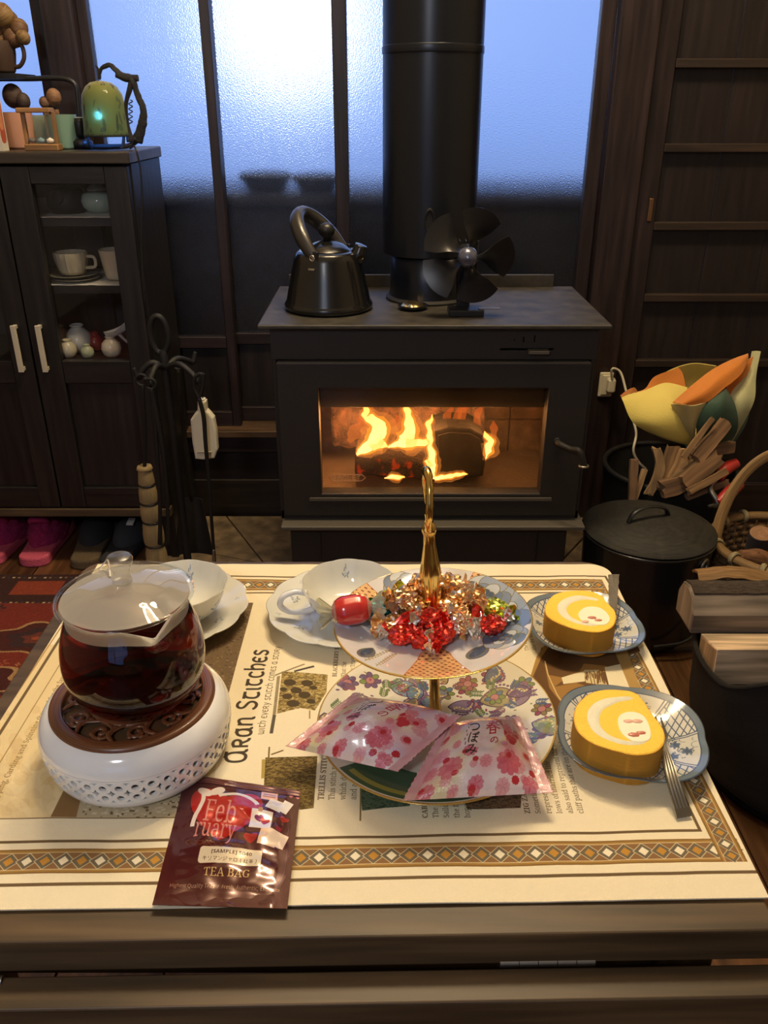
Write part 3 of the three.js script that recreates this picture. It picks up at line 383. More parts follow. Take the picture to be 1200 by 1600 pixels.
// ---------- glass teapot with tea ----------
{
  const o = thing('glass_teapot', 'clear round glass teapot of dark red tea with fogged upper half, on the white warmer', 'teapot', [-0.203, CY + 0.0583, WZ - 0.002]);
  const glass = mat([0.97, 0.98, 0.97], 0.02, { transmission: 1, thickness: 0, ior: 1.5, side: THREE.DoubleSide }), fogLid = mat([0.62, 0.58, 0.52], 0.9, { transmission: 0.6, thickness: 0, side: THREE.DoubleSide, bumpMap: fineB, bumpScale: 0.0004 }), fog = mat([0.97, 0.94, 0.88], 0.94, { transmission: 1, thickness: 0, ior: 1.2, side: THREE.DoubleSide, bumpMap: fineB, bumpScale: 0.0004 });
  const body = [[0, 0.0004], [0.03, 0.0004], [0.042, 0.004], [0.0505, 0.014], [0.0555, 0.028], [0.0568, 0.04], [0.0552, 0.056], [0.0518, 0.069], [0.0478, 0.08], [0.0455, 0.086], [0.0462, 0.0895], [0.0505, 0.0925]];
  const bs = new THREE.SplineCurve(body.map((q) => new THREE.Vector2(...q))).getPoints(60);
  const spoutA = PI / 2 - 0.62, spout = (v) => { const a = Math.atan2(v.z, v.x), d = Math.abs(a - spoutA), k = Math.max(0, 1 - d / 0.42), t = smooth(v.y, 0.066, 0.0925); if (k > 0 && t > 0) { const q = k * t; v.x += Math.cos(spoutA) * 0.013 * q; v.z += Math.sin(spoutA) * 0.013 * q; v.y -= 0.004 * q * k; } return v; };
  part(o, 'body', warp(smoothGeo(lathe(bs.map((q) => [q.x, q.y]), 120)), spout), glass);
  const R = (y) => { let b = bs[1]; for (const q of bs) if (q.x > 0.02 && Math.abs(q.y - y) < Math.abs(b.y - y)) b = q; return b.x; };
  const lvl = 0.0765, tp = bs.filter((q) => q.y < lvl - 0.001).map((q) => [Math.max(0, q.x - 0.0004), q.y + (q.y < 0.002 ? 0.0006 : 0)]); tp.push([R(lvl) - 0.0006, lvl], [0, lvl]);
  part(o, 'tea', smoothGeo(lathe(tp, 96)), mat([1, 1, 1], 0.02, { transmission: 1, thickness: 0.1, ior: 1.1, attenuationColor: lin(0.58, 0.19, 0.06), attenuationDistance: 0.02 }), 'dark red tea');
  part(o, 'condensation', warp(smoothGeo(lathe(bs.filter((q) => q.y > lvl + 0.0008).map((q) => [q.x - 0.0008, q.y]), 96)), spout), fog);
  const lid = part(o, 'lid', smoothGeo(lathe([[0.0525, 0.0935], [0.053, 0.0945], [0.0515, 0.0962], [0.046, 0.0968], [0.036, 0.1015], [0.022, 0.1055], [0.008, 0.107], [0, 0.107]], 96)), glass);
  part(lid, 'rim', new THREE.TorusGeometry(0.0522, 0.0014, 10, 96).rotateX(PI / 2).translate(0, 0.0948, 0), glass); part(lid, 'condensation', smoothGeo(lathe([[0.049, 0.0945], [0.0455, 0.0955], [0.0355, 0.1002], [0.022, 0.1042], [0.008, 0.1058], [0, 0.1058]], 72)), fogLid);
  part(lid, 'knob', smoothGeo(lathe([[0, 0.107], [0.0075, 0.107], [0.0078, 0.1095], [0.0068, 0.114], [0.0075, 0.119], [0.0098, 0.1235], [0.0102, 0.127], [0.0085, 0.1295], [0, 0.1302]], 40)), mat([0.93, 0.93, 0.92], 0.3, { transmission: 1, thickness: 0, ior: 1.6, side: THREE.DoubleSide }));
  part(o, 'tea_bag_string', tube([[-0.012, 0.1065, -0.008], [-0.016, 0.109, -0.02], [-0.022, 0.107, -0.034], [-0.03, 0.0975, -0.042], [-0.034, 0.094, -0.043]], 0.0006, 24, 6), M.white);
}
// ---------- cups and saucers ----------
const sprig = (g, x, y, s, c = '#9db0c4', a = 0) => { g.save(); g.translate(x, y); g.rotate(a); g.scale(s, s); g.strokeStyle = c; g.fillStyle = c; g.lineWidth = 1.2; g.beginPath(); g.moveTo(-14, 6); g.quadraticCurveTo(0, -2, 14, 4); g.moveTo(0, 0); g.lineTo(3, -10); g.stroke(); for (const [px, py, r] of [[-13, 4, 0.4], [-5, -6, 2.2], [3, -12, 1.4], [9, 8, 0.8], [14, 2, -0.4], [-3, 8, 2.8]]) { g.beginPath(); g.ellipse(px, py, 6, 2.8, r, 0, 7); g.fill(); } g.restore(); };
{
  const gl = { roughness: 0.1, clearcoat: 0.5, clearcoatRoughness: 0.04 };
  const sT = canvas(768, 768, (g, w) => { g.fillStyle = '#f3f3ee'; g.fillRect(0, 0, w, w); for (let k = 0; k < 6; k++) { const a = k * PI / 3 + 0.35; sprig(g, w / 2 + Math.cos(a) * 268, w / 2 + Math.sin(a) * 268, 1.7, '#a9b7c6', a + 1.6); } g.strokeStyle = '#b9c2cc'; g.lineWidth = 2; for (let k = 0; k < 6; k++) { const a = k * PI / 3 + 0.8; sprig(g, w / 2 + Math.cos(a) * 330, w / 2 + Math.sin(a) * 330, 0.8, '#bcc6d0', a); } });
  const cT = canvas(2048, 256, (g, w, h) => { g.fillStyle = '#f4f4f0'; g.fillRect(0, 0, w, h); for (let k = 0; k < 8; k++) { sprig(g, 128 + k * 256, 110, 3, '#7f9bc4', 0.2); sprig(g, 225 + k * 256, 150, 2, '#8fa8cb', -0.3); } });
  const iT = canvas(512, 512, (g, w) => { g.fillStyle = '#f5f4ee'; g.fillRect(0, 0, w, w); for (let k = 0; k < 4; k++) { const a = k * PI / 2 - PI / 2; sprig(g, w / 2 + Math.cos(a) * 222, w / 2 + Math.sin(a) * 222, 1.1, '#a7b6c6', a + 1.57); } });
  const sM = mat([0.8, 0.8, 0.78], 0.1, { map: sT, ...gl }), cM = mat([0.8, 0.8, 0.78], 0.1, { map: cT, ...gl }), iM = mat([0.8, 0.8, 0.77], 0.1, { map: iT, ...gl });
  const sau = thing('saucer', 'white scalloped saucer with pale blue sprigs, partly behind the teapot', 'saucer', [-0.2266, CY, -0.76]);
  part(sau, 'plate', dish([[0, 0.002], [0.042, 0.002], [0.045, 0], [0.0475, 0.0005], [0.048, 0.003], [0.064, 0.0085], [0.079, 0.0155], [0.08, 0.0168], [0.0785, 0.0172], [0.062, 0.0115], [0.046, 0.0065], [0.03, 0.0055], [0.027, 0.0065], [0.025, 0.0055], [0, 0.0052]], 144, 0.08, scallop(0.035), 12), sM);
  copyOf(sau, 'white scalloped saucer with pale blue sprigs, partly behind the two-tier candy stand', [-0.0455, CY, -0.762]);
  const cup = thing('teacup', 'empty white teacup with blue sprigs and wavy rim, behind the glass teapot', 'cup', [-0.2147, CY + 0.0054, -0.755]);
  const wav = scallop(0.03), h = 0.041, out = [[0.021, 0.0015], [0.0225, 0], [0.024, 0.0008], [0.0245, 0.004], [0.032, 0.0085], [0.039, 0.0155], [0.0435, 0.024], [0.0465, 0.033], [0.0495, h]], inn = [[0.0495, h], [0.0485, h], [0.0447, 0.032], [0.0417, 0.0245], [0.037, 0.0165], [0.03, 0.0105], [0.02, 0.008], [0, 0.0072]];
  const og = dish([[0, 0.0035], [0.019, 0.0035], ...out], 120, 0.0495, wav, 10, 0.3), uv = og.attributes.uv, op = og.attributes.position; for (let i = 0; i < op.count; i++) uv.setXY(i, i / op.count, op.getY(i) / h);
  part(cup, 'bowl', og, cM); part(cup, 'inside', dish(inn, 120, 0.0495, wav, 10, 0.3), iM);
  part(cup, 'handle', limb([[-0.0445, 0.033, 0.004], [-0.056, 0.0365, 0.006], [-0.069, 0.033, 0.0085], [-0.0725, 0.0235, 0.009], [-0.064, 0.0145, 0.008], [-0.05, 0.0115, 0.006], [-0.0365, 0.0135, 0.0035]], [0.0034, 0.003, 0.0031, 0.0032, 0.0029, 0.0027, 0.003], 40, 12, 1.25), mat([0.8, 0.82, 0.86], 0.1, gl));
  copyOf(cup, 'empty white teacup with blue sprigs whose handle is behind a red candy', [-0.0375, CY + 0.0054, -0.757], [0, 0.12, 0]);
}
// ---------- two-tier stand ----------
const SX = 0.0462, SZ = -0.58, LEAN = 0.055, UY = 0.1165;
{
  const o = thing('tiered_stand', 'two-tier stand of flowered porcelain plates on a gilded pole with loop handle', 'cake stand', [SX, CY, SZ], [0, 0, LEAN]);
  // print of the upper plate: blue roses, dotted orange fans, fern
  const uT = canvas(1024, 1024, (g, w) => {
    g.fillStyle = '#e9e6ec'; g.fillRect(0, 0, w, w); const c = w / 2, pl = (a, r) => [c + Math.cos(a) * r * c, c + Math.sin(a) * r * c];
    const fan = (a0, a1, r0, r1, bulge) => { g.save(); g.beginPath(); const n = 30; for (let i = 0; i <= n; i++) { const a = lerp(a0, a1, i / n), p = pl(a, r1); i ? g.lineTo(...p) : g.moveTo(...p); } for (let i = n; i >= 0; i--) { const t = i / n, a = lerp(a0, a1, t), p = pl(a, r0 - bulge * Math.sin(t * PI)); g.lineTo(...p); } g.closePath(); g.fillStyle = '#f6c48e'; g.fill(); g.strokeStyle = '#d88a5a'; g.lineWidth = 5; g.stroke(); g.clip(); g.fillStyle = '#8c4a2c'; for (let y = 0, r = 0; y < w; y += 26, r++) for (let x = (r % 2) * 18; x < w; x += 36) { g.beginPath(); g.ellipse(x, y, 9.5, 5.2, 0.5, 0, 7); g.fill(); } g.restore(); };
    fan(PI * 0.40, PI * 0.60, 0.45, 1.02, 0.16); fan(PI * 1.06, PI * 1.26, 0.45, 1.02, 0.14); fan(-0.06 * PI - PI * 0.27, -PI * 0.22, 0.9, 1.02, 0.05);
    const petal = (x, y, r, a, cc, k = 0.7) => { g.save(); g.translate(x, y); g.rotate(a); g.beginPath(); g.moveTo(0, 0); g.bezierCurveTo(r * 0.4, -r * k, r, -r * k * 0.8, r * 1.1, 0); g.bezierCurveTo(r, r * k * 0.8, r * 0.4, r * k, 0, 0); g.fillStyle = cc; g.fill(); g.strokeStyle = '#7d7448'; g.lineWidth = 4; g.stroke(); g.restore(); };
    const rose = (x, y, r) => { for (let k = 0; k < 7; k++) petal(x, y, r, k * 0.9, ['#9fadc6', '#7689ab', '#d3d8de'][k % 3], 0.85); for (let k = 0; k < 6; k++) petal(x, y, r * 0.62, k * 1.05 + 0.4, ['#667da3', '#8b9cbc', '#c9d0dc'][k % 3]); for (let k = 0; k < 5; k++) petal(x, y, r * 0.33, k * 1.26, ['#4f6690', '#7488ac'][k % 2]); };
    const leaf = (x, y, r, a) => { petal(x, y, r, a, '#6d7891', 0.5); petal(x, y, r * 0.9, a + 0.05, '#4d5a78', 0.34); };
    for (const [a, r, l, t] of [[-0.55, 0.62, 190, -1.2], [-0.8, 0.7, 170, -2.4], [0.35, 0.6, 180, 0.9], [0.05, 0.75, 150, 0.3], [-1.2, 0.72, 140, -2.9], [0.6, 0.62, 150, 2.2], [2.6, 0.7, 120, 2.0]]) leaf(...pl(a, r), l, t);
    rose(...pl(-0.15, 0.68), 180); rose(...pl(-0.68, 0.74), 150); rose(...pl(0.42, 0.76), 105); rose(...pl(-1.95, 0.78), 100);
    g.strokeStyle = '#a08a4a'; g.lineWidth = 4; for (const b of [2.2, 2.35]) { const p = pl(b, 0.95), q = pl(b + 0.12, 0.55); g.beginPath(); g.moveTo(...p); g.quadraticCurveTo((p[0] + q[0]) / 2 - 14, (p[1] + q[1]) / 2, ...q); g.stroke(); for (let i = 1; i < 9; i++) { const x = lerp(p[0], q[0], i / 9), y = lerp(p[1], q[1], i / 9); g.beginPath(); g.ellipse(x - 9, y - 3, 9, 3.4, 0.7, 0, 7); g.fillStyle = '#a89252'; g.fill(); g.beginPath(); g.ellipse(x + 9, y - 4, 9, 3.4, -0.9, 0, 7); g.fill(); } }
    g.strokeStyle = '#c9a558'; g.lineWidth = 7; g.beginPath(); g.arc(c, c, c - 4, 0, 7); g.stroke();
  });
  const lT = canvas(1024, 1024, (g, w) => {
    g.fillStyle = '#f4ecd9'; g.fillRect(0, 0, w, w); const c = w / 2, pl = (a, r) => [c + Math.cos(a) * r * c, c + Math.sin(a) * r * c];
    // dark green area at the near rim: print and a reflection painted together
    g.fillStyle = '#4f6a4a'; g.beginPath(); for (let i = 0; i <= 40; i++) { const a = lerp(PI * 0.36, PI * 0.8, i / 40), p = pl(a, 0.97); i ? g.lineTo(...p) : g.moveTo(...p); } for (let i = 40; i >= 0; i--) { const a = lerp(PI * 0.36, PI * 0.8, i / 40); g.lineTo(...pl(a, 0.6)); } g.fill(); g.strokeStyle = '#a8a24e'; g.lineWidth = 26; g.beginPath(); g.arc(c, c, c * 0.9, PI * 0.42, PI * 0.78); g.stroke(); g.strokeStyle = '#7a4a3c'; g.lineWidth = 40; g.beginPath(); g.arc(c, c, c * 0.72, PI * 0.4, PI * 0.6); g.stroke();
    const cols = ['#a0566a', '#7a5c86', '#8a9a5a', '#6a86a0', '#b06a6a', '#9a8a5a'];
    const ell = (x, y, a, b, r, f, s) => { g.beginPath(); g.ellipse(x, y, a, b, r, 0, 7); if (f) { g.fillStyle = f; g.fill(); } if (s) { g.strokeStyle = s; g.lineWidth = 3; g.stroke(); } };
    const bloom = (x, y, r, k) => { for (let i = 0; i < 7; i++) { const a = i * 0.9 + k; ell(x + Math.cos(a) * r * 0.7, y + Math.sin(a) * r * 0.7, r * 0.42, r * 0.3, a, cols[(k + i) % 3 ? k % 6 : (k + 1) % 6], '#5a4a52'); } ell(x, y, r * 0.45, r * 0.45, 0, '#c98a8a', '#6a4a50'); };
    const wing = (x, y, r, a, k) => { g.save(); g.translate(x, y); g.rotate(a); g.beginPath(); g.moveTo(0, 0); g.bezierCurveTo(r * 0.2, -r * 0.8, r * 0.9, -r * 0.9, r * 1.3, -r * 0.1); g.bezierCurveTo(r * 0.9, r * 0.35, r * 0.3, r * 0.3, 0, 0); g.fillStyle = cols[k % 6]; g.globalAlpha = 0.75; g.fill(); g.globalAlpha = 1; g.strokeStyle = '#5a3f5a'; g.lineWidth = 5; g.stroke(); g.beginPath(); g.moveTo(r * 0.1, -r * 0.05); g.bezierCurveTo(r * 0.3, -r * 0.5, r * 0.8, -r * 0.55, r * 1.05, -r * 0.1); g.strokeStyle = '#d9c07a'; g.stroke(); for (let i = 0; i < 7; i++) ell(r * (0.25 + i * 0.13), -r * (0.32 + 0.12 * Math.sin(i)), 5, 5, 0, '#f0dca8'); for (let i = 0; i < 9; i++) ell(r * (0.1 + i * 0.13), -r * 0.75 * Math.sin((i + 1) / 11 * PI) - 4, 7, 7, 0, '#8a6a8a'); g.restore(); };
    const spray = (x, y, a, n, cc) => { g.save(); g.translate(x, y); g.rotate(a); g.strokeStyle = '#5f6a58'; g.lineWidth = 3; g.beginPath(); g.moveTo(0, 0); g.lineTo(n * 13, 0); g.stroke(); for (let i = 0; i < n; i++) for (const s of [-1, 1]) ell(12 + i * 12, s * 12, 13, 4.5, s * 0.7, cc); g.restore(); };
    for (const [a, r, s] of [[-1.05, 0.86, 52], [-0.8, 0.78, 48], [-1.6, 0.8, 50], [-0.45, 0.88, 46], [-1.0, 0.55, 46], [0.25, 0.9, 46], [-1.85, 0.55, 44], [-2.55, 0.92, 46], [0.05, 0.62, 40], [-2.35, 0.8, 46], [-2.1, 0.9, 34], [-1.35, 0.42, 46], [-0.05, 0.9, 40], [-2.75, 0.72, 40], [2.8, 0.8, 40], [0.9, 0.6, 36]]) bloom(...pl(a, r), s, Math.floor(a * 7 + 30) % 6);
    for (const [a, r, s, t] of [[-1.25, 0.74, 120, -0.5], [-0.6, 0.48, 135, 0.2], [0.12, 0.8, 120, 0.9], [-0.85, 0.9, 90, 2.2], [-0.2, 0.72, 100, -0.9], [-2.2, 0.65, 110, 0.6], [-1.75, 0.85, 90, 1.2], [-2.6, 0.5, 84, 2.4], [3.05, 0.85, 80, -2], [0.35, 0.55, 70, 1.8]]) wing(...pl(a, r), s, t, Math.floor(a * 5 + 20) % 6);
    for (const [a, r, t] of [[-1.2, 0.5, -0.6], [-1.7, 0.45, -2], [-0.9, 0.5, 0.2], [-0.35, 0.8, -1], [-2.0, 0.66, 2.5], [-1.5, 0.9, 0.3], [-0.25, 0.62, 2.6], [2.9, 0.6, 1], [-2.95, 0.9, -1]]) spray(...pl(a, r), t, 5, ['#7a8a6a', '#6f7f9a', '#9a6a7a'][Math.floor(a * 3 + 12) % 3]);
    for (let i = 0; i < 40; i++) { const a = rr(-PI, 0.95), p = pl(a, rr(0.38, 0.93)); i % 4 === 0 ? bloom(p[0], p[1], rr(26, 44), i % 6) : i % 4 === 1 ? wing(p[0], p[1], rr(60, 95), rr(0, 6), i % 6) : spray(p[0], p[1], rr(0, 6), 4, ['#5f6f94', '#7f5f86', '#7a8a5a'][i % 3]); }
    for (let i = 0; i < 130; i++) { const p = pl(rr(-PI, 0.5), rr(0.35, 0.95)); ell(p[0], p[1], rr(4, 12), rr(3, 6), rr(0, 3), cols[i % 6]); }
    g.strokeStyle = '#c9a558'; g.lineWidth = 7; g.beginPath(); g.arc(c, c, c - 4, 0, 7); g.stroke();
  });
  const gl = { clearcoat: 0.6, clearcoatRoughness: 0.04 }, flat = () => 0;
  const lp = part(o, 'lower_plate', dish([[0, 0.002], [0.055, 0.002], [0.058, 0], [0.061, 0.0005], [0.062, 0.003], [0.085, 0.0085], [0.1035, 0.0145], [0.1045, 0.0155], [0.1035, 0.0163], [0.084, 0.0115], [0.062, 0.0068], [0.05, 0.0058], [0, 0.0056]], 128, 0.1045, flat, 1), mat([0.8, 0.8, 0.78], 0.1, { map: lT, ...gl }));
  const up = part(o, 'upper_plate', dish([[0, -0.001], [0.04, -0.001], [0.043, -0.003], [0.046, -0.002], [0.064, 0.004], [0.0805, 0.0112], [0.0818, 0.0122], [0.0805, 0.0132], [0.064, 0.0075], [0.046, 0.0022], [0.03, 0.0015], [0, 0.0014]], 128, 0.0818, flat, 1).translate(0, UY - 0.011, 0), mat([0.8, 0.8, 0.78], 0.1, { map: uT, ...gl }));
  for (const [p, R, y] of [[lp, 0.1042, 0.0156], [up, 0.0816, UY + 0.0012]]) part(p, 'gold_rim', new THREE.TorusGeometry(R, 0.00045, 8, 128).rotateX(PI / 2).translate(0, y, 0), M.gold);
  part(o, 'lower_pole', lathe([[0, 0.0055], [0.011, 0.0055], [0.0115, 0.0075], [0.0062, 0.012], [0.0048, 0.03], [0.0042, 0.06], [0.005, 0.09], [0.0085, UY - 0.014], [0, UY - 0.014]], 32), M.gold);
  const pole = lathe([[0, UY - 0.009], [0.0125, UY - 0.009], [0.0128, UY - 0.0075], [0.0078, UY - 0.004], [0.0064, UY + 0.012], [0.0066, UY + 0.028], [0.0084, UY + 0.044], [0.0066, UY + 0.056], [0.0046, UY + 0.07], [0.0042, UY + 0.078], [0.0056, UY + 0.082], [0.0056, UY + 0.085], [0.0035, UY + 0.089], [0, UY + 0.09]], 32);
  part(o, 'upper_pole', warp(smoothGeo(pole), (v) => { const a = Math.atan2(v.z, v.x), k = 1 + 0.07 * Math.cos(a * 8); return V(v.x * k, v.y, v.z * k); }), M.gold);
  // loop handle with leaf-like relief, seen nearly edge-on
  const lp2 = [], y0 = UY + 0.085; for (let i = 0; i <= 24; i++) { const a = -PI / 2 + i / 24 * 2 * PI; lp2.push([0.0012 * Math.sin(a * 2), y0 + 0.0235 + Math.sin(a) * 0.0235, Math.cos(a) * 0.017]); }
  part(o, 'loop_handle', warp(limb(lp2, [0.0042, 0.0032, 0.004, 0.0034, 0.0044, 0.0034, 0.004, 0.0032, 0.0042], 90, 12, 0.8, V(1, 0, 0)), (v) => { const n = 1 + 0.22 * nz(v.x * 300, v.y * 300, v.z * 300); return V(v.x * n, v.y, v.z); }), M.gold);
}
// ---------- wrapped candies on the upper plate ----------
const standPoint = (x, y, z) => V(x, y, z).applyAxisAngle(V(0, 0, 1), LEAN).add(V(SX, CY, SZ));
{
  const crumple = (g, s, f) => warp(g, (v) => { const k = 1 + s * nz(v.x * f, v.y * f, v.z * f) + s * 0.7 * Math.abs(nz(v.x * f * 2.3 + 9, v.y * f * 2.3, v.z * f * 2.3)); return v.multiplyScalar(k); });
  const bodyG = (k, n = 0.42) => { const g = smoothGeo(new THREE.IcosahedronGeometry(1, 4)); return warp(crumple(g, n, 2.4 + k), (v) => V(v.x * 0.0105, v.y * 0.0078, v.z * 0.0082)); };
  const endG = (k) => { const g = sheet(14, 8, (u, v) => { const a = (u - 0.5) * 2.6, r = 0.001 + v * 0.0145, w = 0.003 * v * Math.sin(u * 22 + k * 2) + 0.002 * v * nz(u * 7, v * 5, k * 3); return V(0.0085 + Math.cos(a) * r * 0.8 + 0.001, Math.sin(a) * r * (0.4 + 0.6 * v), w); }, 0.0003); return g; };
  const bodies = [0, 1, 2].map((k) => bodyG(k)), ends = [0, 1, 2].map(endG);
  const foil = (c, r = 0.16) => metal(c, r, { flatShading: true });
  const FM = { gold: foil([0.99, 0.66, 0.36], 0.24), bronze: foil([0.95, 0.58, 0.32], 0.24), red: foil([0.88, 0.09, 0.07], 0.26), silver: foil([0.92, 0.85, 0.76], 0.25), lime: foil([0.72, 0.8, 0.14], 0.28), blue: foil([0.04, 0.36, 0.62], 0.28), clear: mat([0.86, 0.86, 0.74], 0.08, { transmission: 0.75, thickness: 0, side: THREE.DoubleSide }) };
  const add = (x, y, z, turn, tilt, s, c, e, label, group, k = 0) => {
    const p = standPoint(x, UY - 0.009 + y, z), o = thing('candy', label, 'candy', p.toArray(), [tilt, turn, rr(-0.3, 0.3)], group); o.scale.setScalar(s);
    part(o, 'wrapped_sweet', bodies[k % 3], FM[c]); part(o, 'wrapper_end', ends[k % 3], FM[e]); const q = part(o, 'wrapper_end', ends[(k + 1) % 3], FM[e]); q.rotation.y = PI; return o;
  };
  const gl = 'copper-gold foil candy in the heap round the stand pole', gg = 'copper-gold foil candies heaped on the upper plate';
  const spots = [[-0.034, 0, -0.02], [-0.014, 0, -0.036], [0.014, 0, -0.036], [0.034, 0, -0.018], [0.026, 0, 0.004], [-0.03, 0, 0.004], [-0.02, 0.011, -0.016], [0.006, 0.012, -0.028], [0.024, 0.012, -0.012], [-0.012, 0.012, 0.001], [0.013, 0.011, 0.002], [-0.02, 0.021, -0.006], [0.016, 0.022, -0.02], [-0.008, 0.021, -0.022]];
  spots.forEach(([x, y, z], i) => add(x, 0.0085 + y, z, rr(0, 6), rr(-0.4, 0.4), rr(0.9, 1.1), i % 4 === 3 ? 'bronze' : 'gold', i % 3 ? 'gold' : 'silver', gl, gg, i));
  add(-0.0365, 0.011, -0.03, 0.6, 0.2, 0.95, 'lime', 'lime', 'yellow-green foil candy at the left back of the heap', null, 1);
  add(0.0535, 0.0105, -0.008, -0.7, 0.2, 1, 'lime', 'lime', 'yellow-green foil candy at the right side of the heap', null, 2);
  add(-0.0455, 0.0125, -0.0115, 0.1, 0, 0.9, 'blue', 'blue', 'blue foil candy next to the large red one', null, 0);
  add(-0.012, 0.009, 0.024, 2.4, 0.1, 1.05, 'red', 'red', 'crumpled red foil candy at the front middle of the heap, left of its neighbour', null, 0);
  add(0.0075, 0.0105, 0.0225, 0.9, -0.2, 1.05, 'red', 'silver', 'crumpled red foil candy at the front of the heap, beside the orange dotted patch', null, 1);
  add(-0.026, 0.009, 0.021, 2.9, 0.3, 0.95, 'red', 'silver', 'red and silver candy between the front red pair and the clear wrapper', null, 2);
  add(-0.0005, 0.0205, 0.0155, 0.3, 0.1, 0.9, 'red', 'silver', 'red and silver candy lying on top of the front red pair', null, 2);
  add(0.022, 0.0125, 0.0135, 0.5, -0.2, 1, 'silver', 'red', 'red and silver striped candy in front of the pole foot', null, 1);
  add(0.0475, 0.0105, 0.0145, 0.45, 0.1, 0.95, 'red', 'silver', 'red foil candy apart at the right with a silver twisted end', null, 1);
  // the large one
  const p = standPoint(-0.0655, UY + 0.0145, 0.003), o = thing('candy', 'large smooth red candy with clear twisted ends on the left rim of the upper plate', 'candy', p.toArray(), [0, 0.12, 0.1]);
  part(o, 'wrapped_sweet', warp(new THREE.CapsuleGeometry(0.0125, 0.009, 12, 36).rotateZ(PI / 2), (v) => V(v.x, v.y * 0.98 * (1 + 0.03 * Math.sin(Math.atan2(v.y, v.z) * 9)), v.z)), mat([0.6, 0.03, 0.025], 0.22, { clearcoat: 1, clearcoatRoughness: 0.1 }));
  const fanG = (k) => sheet(28, 10, (u, v) => { const a = u * 2 * PI, r = 0.003 + v * 0.0105 * (1 + 0.12 * Math.sin(u * 31 + k)); return V(0.0155 + v * 0.011 + 0.0016 * Math.sin(u * 50 + k), Math.sin(a) * r, Math.cos(a) * r * 0.75); }, 0.0003);
  part(o, 'wrapper_end', fanG(1), FM.clear, 'clear twisted wrapper end'); const q = part(o, 'wrapper_end', fanG(2), FM.clear, 'clear twisted wrapper end'); q.rotation.y = PI; for (const k of [-1, 1]) part(o, 'twist', lathe([[0.0105, -0.013], [0.004, -0.0165], [0.0042, -0.018]], 20).rotateZ(k * PI / 2), FM.clear);
}
